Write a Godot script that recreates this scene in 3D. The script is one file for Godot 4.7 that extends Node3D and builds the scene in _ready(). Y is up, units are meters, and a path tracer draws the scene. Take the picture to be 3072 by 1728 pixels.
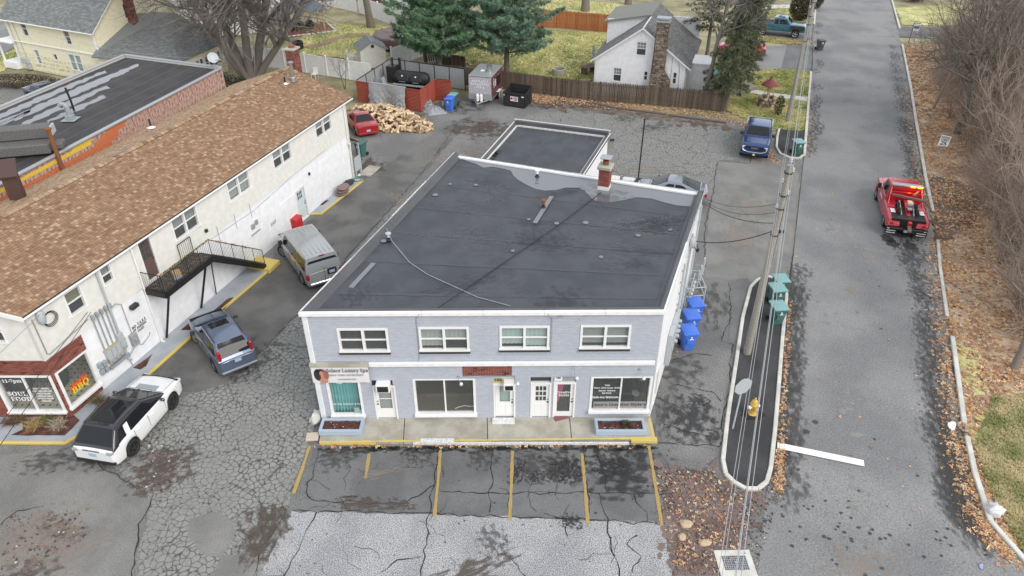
extends Node3D
# A small two-storey shop building seen from a drone on a grey winter day, with its lots, neighbours, street and vehicles.
# World: metres, y up, camera above the origin looking along -z.

var rng := RandomNumberGenerator.new()
var used := {}
var M := {}
const UPV := Vector3.UP


# ---------- mesh builder ----------
class MB:
	var v := PackedVector3Array()
	var n := PackedVector3Array()
	var c := PackedColorArray()
	var u := PackedVector2Array()
	var col := Color.WHITE
	var xf := Transform3D()
	var has_uv := false

	func tri(a: Vector3, b: Vector3, d: Vector3, na := Vector3.ZERO, nb := Vector3.ZERO, nd := Vector3.ZERO) -> void:
		# corners run counter-clockwise seen from outside
		var flat := (b - a).cross(d - a).normalized()
		var w := xf.basis
		v.append(xf * a); v.append(xf * d); v.append(xf * b)
		n.append((w * (na if na != Vector3.ZERO else flat)).normalized())
		n.append((w * (nd if nd != Vector3.ZERO else flat)).normalized())
		n.append((w * (nb if nb != Vector3.ZERO else flat)).normalized())
		for i in 3:
			c.append(col)

	func quad(a: Vector3, b: Vector3, d: Vector3, e: Vector3) -> void:
		tri(a, b, d); tri(a, d, e)

	func uvquad(a: Vector3, b: Vector3, d: Vector3, e: Vector3) -> void:
		# a lower left, b lower right, d upper right, e upper left
		quad(a, b, d, e)
		has_uv = true
		for q in [Vector2(0, 1), Vector2(1, 0), Vector2(1, 1), Vector2(0, 1), Vector2(0, 0), Vector2(1, 0)]:
			u.append(q)

	func box(at: Vector3, s: Vector3, b := Basis()) -> void:
		var h := s * 0.5
		var p := []
		for i in 8:
			p.append(at + b * Vector3(h.x * (1 if i & 1 else -1), h.y * (1 if i & 2 else -1), h.z * (1 if i & 4 else -1)))
		quad(p[4], p[5], p[7], p[6]); quad(p[1], p[0], p[2], p[3]); quad(p[5], p[1], p[3], p[7])
		quad(p[0], p[4], p[6], p[2]); quad(p[6], p[7], p[3], p[2]); quad(p[0], p[1], p[5], p[4])

	func span(a: Vector3, b: Vector3) -> void:
		box((a + b) * 0.5, (b - a).abs())

	func bev(at: Vector3, s: Vector3, r: float, b := Basis()) -> void:
		# box with chamfered edges
		var h := s * 0.5
		r = minf(r, minf(h.x, minf(h.y, h.z)) * 0.9)
		var sg := [-1.0, 1.0]
		var P := func(x, y, z, ax): return at + b * Vector3(x * (h.x - (0.0 if ax == 0 else r)), y * (h.y - (0.0 if ax == 1 else r)), z * (h.z - (0.0 if ax == 2 else r)))
		for q in sg:
			_fix([P.call(q, -1, -1, 0), P.call(q, 1, -1, 0), P.call(q, 1, 1, 0), P.call(q, -1, 1, 0)], b * Vector3(q, 0, 0))
			_fix([P.call(-1, q, -1, 1), P.call(1, q, -1, 1), P.call(1, q, 1, 1), P.call(-1, q, 1, 1)], b * Vector3(0, q, 0))
			_fix([P.call(-1, -1, q, 2), P.call(1, -1, q, 2), P.call(1, 1, q, 2), P.call(-1, 1, q, 2)], b * Vector3(0, 0, q))
			for w in sg:
				_fix([P.call(q, w, -1, 0), P.call(q, w, 1, 0), P.call(q, w, 1, 1), P.call(q, w, -1, 1)], b * Vector3(q, w, 0))
				_fix([P.call(q, -1, w, 0), P.call(q, 1, w, 0), P.call(q, 1, w, 2), P.call(q, -1, w, 2)], b * Vector3(q, 0, w))
				_fix([P.call(-1, q, w, 1), P.call(1, q, w, 1), P.call(1, q, w, 2), P.call(-1, q, w, 2)], b * Vector3(0, q, w))
				for e in sg:
					var a3: Vector3 = P.call(q, w, e, 0)
					var b3: Vector3 = P.call(q, w, e, 1)
					var c3: Vector3 = P.call(q, w, e, 2)
					if (b3 - a3).cross(c3 - a3).dot(b * Vector3(q, w, e)) > 0: tri(a3, b3, c3)
					else: tri(a3, c3, b3)

	func _fix(p: Array, out: Vector3) -> void:
		if (p[1] - p[0]).cross(p[2] - p[0]).dot(out) > 0: quad(p[0], p[1], p[2], p[3])
		else: quad(p[3], p[2], p[1], p[0])

	func tube(path: Array, rad, sides := 6, cap := true) -> void:
		var rings := []
		var t0 := Vector3.ZERO
		var side := Vector3.ZERO
		for i in path.size():
			var t: Vector3 = (path[mini(i + 1, path.size() - 1)] - path[maxi(i - 1, 0)]).normalized()
			if i == 0:
				side = t.cross(Vector3.UP if absf(t.y) < 0.9 else Vector3.RIGHT).normalized()
			else:
				side = (side - t * side.dot(t)).normalized()
			var up := t.cross(side)
			var r: float = rad[i] if rad is Array else rad
			var ring := []
			for k in sides:
				var a := TAU * k / sides
				var d := side * cos(a) + up * sin(a)
				ring.append([path[i] + d * r, d])
			rings.append(ring)
		for i in path.size() - 1:
			for k in sides:
				var m := (k + 1) % sides
				var a: Array = rings[i][k]; var b: Array = rings[i][m]; var d: Array = rings[i + 1][m]; var e: Array = rings[i + 1][k]
				tri(a[0], b[0], d[0], a[1], b[1], d[1]); tri(a[0], d[0], e[0], a[1], d[1], e[1])
		if cap:
			for q in [0, path.size() - 1]:
				for k in range(1, sides - 1):
					if q != 0: tri(rings[q][0][0], rings[q][k][0], rings[q][k + 1][0])
					else: tri(rings[q][0][0], rings[q][k + 1][0], rings[q][k][0])

	func lathe(prof: Array, sides := 16, at := Vector3.ZERO, b := Basis()) -> void:
		# prof: Vector2(radius, height) from bottom to top, round the y axis
		for i in prof.size() - 1:
			var p: Vector2 = prof[i]; var q: Vector2 = prof[i + 1]
			var sl := Vector2(q.y - p.y, p.x - q.x).normalized()
			for k in sides:
				var a := TAU * k / sides
				var e := TAU * (k + 1) / sides
				var A := Vector3(cos(a), 0, sin(a)); var E := Vector3(cos(e), 0, sin(e))
				var na := b * (A * sl.x + Vector3.UP * sl.y); var ne := b * (E * sl.x + Vector3.UP * sl.y)
				var p0 := at + b * (A * p.x + Vector3.UP * p.y); var p1 := at + b * (E * p.x + Vector3.UP * p.y)
				var q0 := at + b * (A * q.x + Vector3.UP * q.y); var q1 := at + b * (E * q.x + Vector3.UP * q.y)
				if p.x > 0.0001: tri(p0, q1, p1, na, ne, ne)
				if q.x > 0.0001: tri(p0, q0, q1, na, na, ne)

	func prism(poly: PackedVector2Array, y0: float, y1: float, bottom := false) -> void:
		# poly in (x, z)
		var idx := Geometry2D.triangulate_polygon(poly)
		for i in range(0, idx.size(), 3):
			var a := poly[idx[i]]; var b := poly[idx[i + 1]]; var d := poly[idx[i + 2]]
			if (b - a).cross(d - a) > 0:
				var w := b; b = d; d = w
			tri(Vector3(a.x, y1, a.y), Vector3(b.x, y1, b.y), Vector3(d.x, y1, d.y))
			if bottom: tri(Vector3(a.x, y0, a.y), Vector3(d.x, y0, d.y), Vector3(b.x, y0, b.y))
		if y1 - y0 < 0.0001: return
		var cw := Geometry2D.is_polygon_clockwise(poly)
		for i in poly.size():
			var a := poly[i]; var b := poly[(i + 1) % poly.size()]
			if not cw:
				var w := a; a = b; b = w
			quad(Vector3(a.x, y0, a.y), Vector3(b.x, y0, b.y), Vector3(b.x, y1, b.y), Vector3(a.x, y1, a.y))

	func slab(poly: Array, d: Vector3) -> void:
		# flat convex polygon (counter-clockwise seen from outside) pushed back by d
		for i in range(1, poly.size() - 1):
			tri(poly[0], poly[i], poly[i + 1])
			tri(poly[0] + d, poly[i + 1] + d, poly[i] + d)
		for i in poly.size():
			var a: Vector3 = poly[i]; var b: Vector3 = poly[(i + 1) % poly.size()]
			quad(a, a + d, b + d, b)

	func grid(rows: Array, flip := false) -> void:
		# smooth sheet through rows of points
		var nr := rows.size(); var nc: int = rows[0].size()
		var nn := []
		for i in nr:
			var line := []
			for j in nc:
				var du: Vector3 = rows[mini(i + 1, nr - 1)][j] - rows[maxi(i - 1, 0)][j]
				var dv: Vector3 = rows[i][mini(j + 1, nc - 1)] - rows[i][maxi(j - 1, 0)]
				var q := du.cross(dv).normalized()
				line.append(-q if flip else q)
			nn.append(line)
		for i in nr - 1:
			for j in nc - 1:
				var a: Vector3 = rows[i][j]; var b: Vector3 = rows[i + 1][j]; var d: Vector3 = rows[i + 1][j + 1]; var e: Vector3 = rows[i][j + 1]
				if flip:
					tri(a, d, b, nn[i][j], nn[i + 1][j + 1], nn[i + 1][j]); tri(a, e, d, nn[i][j], nn[i][j + 1], nn[i + 1][j + 1])
				else:
					tri(a, b, d, nn[i][j], nn[i + 1][j], nn[i + 1][j + 1]); tri(a, d, e, nn[i][j], nn[i + 1][j + 1], nn[i][j + 1])

	func blob(at: Vector3, s: Vector3, rough := 0.15, sd := 1, nu := 10, nv := 7) -> void:
		var nz := FastNoiseLite.new(); nz.seed = sd; nz.frequency = 0.9
		var rows := []
		for i in nv + 1:
			var ph := PI * i / nv
			var line := []
			for j in nu + 1:
				var th := TAU * (j % nu) / nu
				var d := Vector3(sin(ph) * cos(th), cos(ph), sin(ph) * sin(th))
				line.append(at + d * s * (1.0 + rough * 2.0 * nz.get_noise_3dv(d * 1.7)))
			rows.append(line)
		grid(rows, true)

	func mesh() -> ArrayMesh:
		var a := []
		a.resize(Mesh.ARRAY_MAX)
		a[Mesh.ARRAY_VERTEX] = v; a[Mesh.ARRAY_NORMAL] = n; a[Mesh.ARRAY_COLOR] = c
		if has_uv: a[Mesh.ARRAY_TEX_UV] = u
		var m := ArrayMesh.new()
		m.add_surface_from_arrays(Mesh.PRIMITIVE_TRIANGLES, a)
		return m


# ---------- nodes ----------
func V(x: float, y: float, z: float) -> Vector3:
	return Vector3(x, y, z)

func P(x: float, y: float) -> Vector2:
	return Vector2(x, y)

func numbered(called: String) -> String:
	var k: int=used.get(called,-1)+1
	used[called]=k
	return called if k==0 else "%s_%03d" % [called,k]

func tag(o: Node,label: String,category: String,group:="") -> Node:
	o.set_meta("label",label); o.set_meta("category",category)
	if group!="": o.set_meta("group",group)
	return o

func thing(called: String,label: String,category: String,at:=Vector3.ZERO,turn:=0.0,group:="") -> Node3D:
	var o:=Node3D.new()
	o.name=numbered(called)
	add_child(o)
	o.position=at; o.rotation.y=turn
	tag(o,label,category,group)
	return o

func put(called: String,mesh: Mesh,m: Material,parent: Node=self,xf:=Transform3D()) -> MeshInstance3D:
	var o:=MeshInstance3D.new()
	o.mesh=mesh
	o.material_override=m
	o.name=numbered(called) if parent==self else called
	parent.add_child(o,true)
	o.transform=xf
	return o

func obj(called: String,b: MB,m: Material,parent: Node=self,xf:=Transform3D()) -> MeshInstance3D:
	return put(called,b.mesh(),m,parent,xf)

func struct(called: String,b: MB,m: Material) -> MeshInstance3D:
	var o:=obj(called,b,m)
	o.set_meta("kind","structure")
	return o

func stuff(o: Node) -> Node:
	o.set_meta("kind","stuff")
	return o

func scatter(called: String,mesh: Mesh,m: Material,xfs: Array,cols: Array,parent: Node=self) -> MultiMeshInstance3D:
	var mm:=MultiMesh.new()
	mm.transform_format=MultiMesh.TRANSFORM_3D
	mm.use_colors=true
	mm.mesh=mesh
	mm.instance_count=xfs.size()
	for i in xfs.size():
		mm.set_instance_transform(i,xfs[i]); mm.set_instance_color(i,cols[i])
	var o:=MultiMeshInstance3D.new()
	o.multimesh=mm
	o.material_override=m
	o.name=numbered(called) if parent==self else called
	parent.add_child(o,true)
	return o

func dup(o: Node3D,at: Vector3,turn: float,label:="",group:="") -> Node3D:
	var nm:=String(o.name)
	if nm.length()>4 and nm[nm.length()-4]=="_" and nm.right(3).is_valid_int(): nm=nm.left(nm.length()-4)
	var r: Node3D=o.duplicate()
	r.name=numbered(nm)
	add_child(r)
	r.position=at; r.rotation.y=turn
	if label!="": r.set_meta("label",label)
	if group!="": r.set_meta("group",group)
	return r

func pl(a: Array) -> PackedVector2Array:
	var p:=PackedVector2Array()
	for i in range(0,a.size(),2): p.append(P(a[i],a[i+1]))
	return p

func wallframe(a: Vector2,b: Vector2,y:=0.0) -> Transform3D:
	# x from a to b (left to right seen from outside),y up,z outwards
	var x:=V(b.x-a.x,0,b.y-a.y).normalized()
	return Transform3D(Basis(x,UPV,x.cross(UPV)),V(a.x,y,a.y))

func T(x: float,y: float,z: float,b:=Basis()) -> Transform3D:
	return Transform3D(b,V(x,y,z))

func R(a: float) -> float:
	return rng.randf_range(-a,a)


# ---------- materials ----------
func C(r: float,g: float,b: float,a:=1.0) -> Color:   # linear base colour
	var k:=Color(r,g,b).linear_to_srgb()
	k.a=a
	return k

func mat(key: String,r: float,g: float,b: float,rough:=0.8,metal:=0.0) -> StandardMaterial3D:
	var m:=StandardMaterial3D.new()
	m.resource_name=key
	m.albedo_color=C(r,g,b)
	m.roughness=rough
	m.metallic=metal
	M[key]=m
	return m

func noise(freq: float,oct:=4,sd:=1,kind:=FastNoiseLite.TYPE_SIMPLEX_SMOOTH) -> FastNoiseLite:
	var f:=FastNoiseLite.new()
	f.noise_type=kind; f.frequency=freq; f.fractal_octaves=oct; f.seed=sd
	return f

func vmat(key: String,rough:=0.8) -> StandardMaterial3D:
	var m:=mat(key,1,1,1,rough)
	m.vertex_color_use_as_albedo=true
	return m

func tex(f: FastNoiseLite,stops: Array,size:=512,seamless:=true) -> NoiseTexture2D:
	# stops: [offset,r,g,b] linear
	var t:=NoiseTexture2D.new()
	t.width=size; t.height=size; t.seamless=seamless; t.noise=f
	var g:=Gradient.new()
	var off:=PackedFloat32Array(); var cs:=PackedColorArray()
	for q in stops:
		off.append(q[0]); cs.append(C(q[1],q[2],q[3]))
	g.offsets=off; g.colors=cs
	t.color_ramp=g
	return t

func tri(m: StandardMaterial3D,t: Texture2D,metres: float) -> StandardMaterial3D:
	m.albedo_texture=t
	m.albedo_color=Color.WHITE
	m.uv1_triplanar=true; m.uv1_world_triplanar=true
	m.uv1_scale=Vector3.ONE/metres
	m.uv1_triplanar_sharpness=4.0
	return m

func nmat(key: String,stops: Array,metres: float,freq:=0.02,rough:=0.85,oct:=5,sd:=1) -> StandardMaterial3D:
	var m:=mat(key,1,1,1,rough)
	return tri(m,tex(noise(freq,oct,sd),stops),metres)

func two(key: String,a: Array,b: Array,metres: float,freq:=0.02,rough:=0.85,sd:=1) -> StandardMaterial3D:
	# the paler tone times a shared grey noise that runs down to the darker one
	var want: float=(a[0]+a[1]+a[2])/(b[0]+b[1]+b[2])
	var low:=0.3
	for q in [0.45,0.6,0.72,0.84,0.92]: if absf(q-want)<absf(low-want): low=q
	var name:="grey %s %s %d" % [low,freq,sd % 2]
	if not M.has(name): M[name]=tex(noise(freq,5,sd),[[0.25,low,low,low],[0.75,1,1,1]])
	var m:=tri(mat(key,1,1,1,rough),M[name],metres)
	m.albedo_color=C(b[0],b[1],b[2])
	return m

func ground_image(sd: int,base: Array,other: Array,speck: float,light: float,size:=1024) -> ImageTexture:
	# worn asphalt or concrete: two tones in broad patches,fine aggregate,a few pale stones
	var big:=noise(3.0/size,4,sd).get_seamless_image(size,size)
	var mid:=noise(22.0/size,3,sd+5).get_seamless_image(size,size)
	var fd:=noise(170.0/size,2,sd+9).get_seamless_image(size,size).get_data()
	var r:=RandomNumberGenerator.new()
	r.seed=sd
	var d:=PackedByteArray()
	d.resize(size*size*3)
	var bb:=big.get_data(); var mm:=mid.get_data()
	var lut:=PackedByteArray()
	lut.resize(1024)
	for i in 1024: lut[i]=int(255.0*Color(i/1023.0,0,0).linear_to_srgb().r)
	var k:=0
	for i in size*size:
		var t:=clampf((bb[i]-70)/115.0,0,1)*0.75+mm[i]/255.0*0.25
		var q:=1.0+((r.randf()-0.5)*2.0+(fd[i]-128)/80.0)*speck
		if light>0.0 and r.randf()<0.02: q+=light
		for j in 3:
			d[k]=lut[clampi(int((base[j]+(other[j]-base[j])*t)*q*1023.0),0,1023)]
			k+=1
	return ImageTexture.create_from_image(Image.create_from_data(size,size,false,Image.FORMAT_RGB8,d))

func gmat(key: String,sd: int,base: Array,other: Array,metres: float,speck:=0.25,light:=0.6,rough:=0.9,size:=1024) -> StandardMaterial3D:
	return tri(mat(key,1,1,1,rough),ground_image(sd,base,other,speck,light,size),metres)

func glass(key: String,a:=0.12,r:=0.6,g:=0.65,b:=0.65) -> StandardMaterial3D:
	var m:=mat(key,r,g,b,0.03)
	m.albedo_color=C(r,g,b,a)
	m.transparency=BaseMaterial3D.TRANSPARENCY_ALPHA
	return m

func paint(key: String,r: float,g: float,b: float,rough:=0.3,metal:=0.0) -> StandardMaterial3D:
	var m:=mat(key,r,g,b,rough,metal)
	m.clearcoat_enabled=true; m.clearcoat=1.0; m.clearcoat_roughness=0.04
	return m

func text(s: String,h: float,font:="Droid Sans",depth:=0.01,weight:=400,italic:=false) -> TextMesh:
	var t:=TextMesh.new()
	var f:=SystemFont.new()
	f.font_names=PackedStringArray([font]); f.font_weight=weight; f.font_italic=italic
	t.font=f
	t.text=s
	t.font_size=64
	t.pixel_size=h/46.0
	t.depth=depth
	t.curve_step=4.0
	return t

func lettering(called: String,s: String,h: float,m: Material,parent: Node,xf: Transform3D,font:="Droid Sans",weight:=400,wide:=1.0) -> MeshInstance3D:
	return put(called,text(s,h,font,0.008,weight),m,parent,xf*Transform3D(Basis().scaled(V(wide,1,1)),Vector3.ZERO))


# ---------- ground helpers ----------
func rough_poly(p: PackedVector2Array,step:=0.35,amp:=0.08,sd:=3) -> PackedVector2Array:
	var nz:=noise(0.6,3,sd)
	var out:=PackedVector2Array()
	for i in p.size():
		var a:=p[i]; var b:=p[(i+1) % p.size()]
		var k:=maxi(1,int(a.distance_to(b)/step))
		var side:=(b-a).orthogonal().normalized()
		for j in k:
			var q:=a.lerp(b,float(j)/k)
			out.append(q+side*(nz.get_noise_2dv(q*2.0)*amp*2.0+R(amp*0.35)))
	return out

func sheet(poly: PackedVector2Array,y: float) -> MB:
	var b:=MB.new()
	b.prism(poly,y,y)
	return b

func patch(called: String,poly: PackedVector2Array,y: float,m: Material,amp:=0.08,parent: Node=null) -> MeshInstance3D:
	var q:=poly
	for k in [1.0,0.5,0.2,0.0]:
		q=rough_poly(poly,0.35,amp*k,int(poly[0].x*10)) if amp*k>0.0 else poly
		if Geometry2D.triangulate_polygon(q).size(): break
	if Geometry2D.triangulate_polygon(q).is_empty():
		print("bad outline ",called," ",poly)
		q=Geometry2D.convex_hull(poly)
	var b:=sheet(q,y)
	if parent: return obj(called,b,m,parent)
	return struct(called,b,m)

func blot(b: MB,at: Vector2,r: Vector2,y: float,sd:=1,turn:=0.0) -> void:
	var nz:=noise(0.8,3,sd)
	var p:=[]
	var nn:=26 if r.x>0.15 else 9
	for i in nn:
		var a:=TAU*i/nn
		var d:=P(cos(a),sin(a))
		var q:=at+(d*r*(1.0+0.55*nz.get_noise_2dv(d*2.0+P(sd,0)))).rotated(turn)
		p.append(V(q.x,y,q.y))
	for i in nn: b.tri(V(at.x,y,at.y),p[(i+1) % nn],p[i])

func stain_tex(sd: int,most: float) -> ImageTexture:
	var nz:=noise(0.035,5,sd)
	var im:=Image.create(160,160,false,Image.FORMAT_RGBA8)
	for y in 160:
		for x in 160:
			var r:=P(x-80,y-80).length()/80.0
			im.set_pixel(x,y,Color(1,1,1,clampf((0.95-r*1.25+nz.get_noise_2d(x,y)*1.5)*1.25,0,1)*most*clampf((1.0-r)*8.0,0,1)))
	return ImageTexture.create_from_image(im)

func stain(b: MB,at: Vector2,s: Vector2,turn: float,y: float) -> void:
	var u:=P(s.x*0.7,0).rotated(turn); var v:=P(0,s.y*0.7).rotated(turn)
	var p:=[]
	for k in [-u+v,u+v,u-v,-u-v]: p.append(V(at.x+k.x,y,at.y+k.y))
	b.uvquad(p[0],p[1],p[2],p[3])

func speckle(b: MB,p: PackedVector2Array,n: int,big: float,y: float,soft:=0.35) -> void:
	# crumbs and smears of matter,thinning out past the outline
	for q in inside(p,n):
		var at: Vector2=q+P(rng.randfn(0,soft),rng.randfn(0,soft))
		var r:=big*(0.15+pow(rng.randf(),2.5))
		blot(b,at,P(r*rng.randf_range(0.7,1.8),r),y+rng.randf()*0.002,rng.randi() % 400,rng.randf()*3.0)

func ribbon(b: MB,p: PackedVector2Array,w: float,y: float,amp:=0.0,ragged:=0.0) -> void:
	var q:=PackedVector2Array()
	var nz:=noise(0.7,3,int(p[0].x*7+p[0].y*3))
	for i in p.size()-1:
		var k:=maxi(1,int(p[i].distance_to(p[i+1])/0.22)) if amp>0.0 or ragged>0.0 else 1
		for j in k: q.append(p[i].lerp(p[i+1],float(j)/k))
	q.append(p[p.size()-1])
	var L:=[]; var Rr:=[]
	for i in q.size():
		var t:=(q[mini(i+1,q.size()-1)]-q[maxi(i-1,0)]).normalized()
		var s:=t.orthogonal()
		var c:=q[i]+s*nz.get_noise_2dv(q[i]*2.0)*amp*2.0
		var ww:=w*(1.0+R(ragged))*0.5
		L.append(c+s*ww); Rr.append(c-s*ww)
	for i in q.size()-1:
		var a: Vector2=L[i]; var e: Vector2=Rr[i]; var d: Vector2=Rr[i+1]; var g: Vector2=L[i+1]
		b.quad(V(a.x,y,a.y),V(g.x,y,g.y),V(d.x,y,d.y),V(e.x,y,e.y))

func kerb(called: String,p: PackedVector2Array,w: float,h: float,m: Material,y0:=-0.02) -> MeshInstance3D:
	# cast kerb in separate stones,each with its own small joint
	var b:=MB.new()
	var stones:=[]
	for i in p.size()-1:
		var n:=maxi(1,int(round(p[i].distance_to(p[i+1])/2.4)))
		for j in n: stones.append([p[i].lerp(p[i+1],float(j)/n),p[i].lerp(p[i+1],float(j+1)/n)])
	for s in stones:
		var t: Vector2=(s[1]-s[0]).normalized()
		var mid: Vector2=(s[0]+s[1])*0.5
		var x:=V(t.x,0,t.y)
		b.bev(V(mid.x,(h+y0)*0.5+R(0.006),mid.y),V(s[0].distance_to(s[1])+w*0.06,h-y0,w),0.025,Basis(x,UPV,x.cross(UPV)))
	return struct(called,b,m)

func inside(p: PackedVector2Array,n: int) -> Array:
	var lo:=p[0]; var hi:=p[0]
	for q in p:
		lo=lo.min(q); hi=hi.max(q)
	var out:=[]
	var tries:=0
	while out.size()<n and tries<n*12+200:
		tries+=1
		var q:=P(rng.randf_range(lo.x,hi.x),rng.randf_range(lo.y,hi.y))
		if Geometry2D.is_point_in_polygon(q,p): out.append(q)
	return out

func alligator() -> StandardMaterial3D:
	# old asphalt broken into palm-sized pieces: the crack network is a computed cell pattern,40 m a side
	var size:=2048
	var r:=RandomNumberGenerator.new()
	r.seed=8
	var f:=noise(1.0/14.5,1,4,FastNoiseLite.TYPE_CELLULAR)
	f.cellular_return_type=FastNoiseLite.RETURN_DISTANCE2_SUB
	f.cellular_jitter=0.95
	f.fractal_type=FastNoiseLite.FRACTAL_NONE
	f.domain_warp_enabled=true; f.domain_warp_amplitude=5.0; f.domain_warp_frequency=0.03
	var g:=noise(1.0/90.0,1,9,FastNoiseLite.TYPE_CELLULAR)
	g.cellular_return_type=FastNoiseLite.RETURN_DISTANCE2_SUB
	g.fractal_type=FastNoiseLite.FRACTAL_NONE
	g.domain_warp_enabled=true; g.domain_warp_amplitude=25.0; g.domain_warp_frequency=0.02
	var fd:=f.get_image(size,size).get_data()
	var gd:=g.get_image(size,size).get_data()
	var bd:=noise(0.006,4,2).get_image(size,size).get_data()
	var md:=noise(0.03,4,3).get_image(size,size).get_data()
	var lut:=PackedByteArray()
	lut.resize(1024)
	for i in 1024: lut[i]=int(255.0*Color(i/1023.0,0,0).linear_to_srgb().r)
	var d:=PackedByteArray()
	d.resize(size*size*3)
	var k:=0
	for i in size*size:
		var t:=0.25+(md[i]-128)*0.0002+(bd[i]-128)*0.00022
		t*=0.8+0.4*r.randf()
		var wide:=26.0+(bd[i]-128)*0.16+(md[i]-128)*0.1
		if fd[i]<wide: t*=0.24+0.5*fd[i]/maxf(wide,1.0)
		if gd[i]<5: t*=0.5
		var v:=clampi(int(t*1023.0),0,1023)
		d[k]=lut[v]; d[k+1]=lut[v]; d[k+2]=lut[clampi(int(t*965.0),0,1023)]
		k+=3
	var m:=tri(mat("cracked_asphalt",1,1,1,0.92),ImageTexture.create_from_image(Image.create_from_data(size,size,false,Image.FORMAT_RGB8,d)),34.0)
	m.uv1_offset=V(0.7,0.0,0.35)
	return m


# ---------- scene ----------
func _ready() -> void:
	rng.seed=20241
	# camera: a drone 21.5 m up
	var cam:=Camera3D.new()
	cam.name="camera"
	cam.position=V(0,21.5,0)
	cam.rotation_degrees=V(-33.7,0,0)
	cam.fov=43.46
	cam.near=0.1; cam.far=600.0
	add_child(cam)
	cam.current=true
	# a bright overcast sky
	var env:=Environment.new()
	env.background_mode=Environment.BG_SKY
	var sm:=ProceduralSkyMaterial.new()
	sm.sky_top_color=Color(0.76,0.785,0.82)
	sm.sky_horizon_color=Color(0.93,0.945,0.96)
	sm.sky_curve=0.25
	sm.ground_bottom_color=Color(0.4,0.39,0.37); sm.ground_horizon_color=Color(0.6,0.6,0.6)
	sm.sky_energy_multiplier=1.0
	sm.sun_angle_max=1.0
	var sky:=Sky.new()
	sky.sky_material=sm
	env.sky=sky
	env.tonemap_mode=Environment.TONE_MAPPER_LINEAR
	env.tonemap_exposure=1.7
	env.sdfgi_enabled=true; env.ssao_enabled=true; env.ssil_enabled=true
	var we:=WorldEnvironment.new()
	we.name="world_environment"
	we.environment=env
	add_child(we)
	var sun:=DirectionalLight3D.new()
	sun.name="sun"
	sun.light_energy=0.5
	sun.light_angular_distance=40.0
	sun.light_color=Color(1.0,0.985,0.97)
	sun.shadow_enabled=true
	sun.rotation_degrees=V(-36,46,0)
	add_child(sun)
	materials()
	setting()
	storefront_building()
	rear_extension()
	restaurant_building()
	mural_building()
	cream_house()
	white_house()
	far_houses()
	fences()
	smoker_yard()
	vehicles()
	street_things()
	lot_things()
	trees()
	thicket()
	lawns()
	wires()


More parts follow.
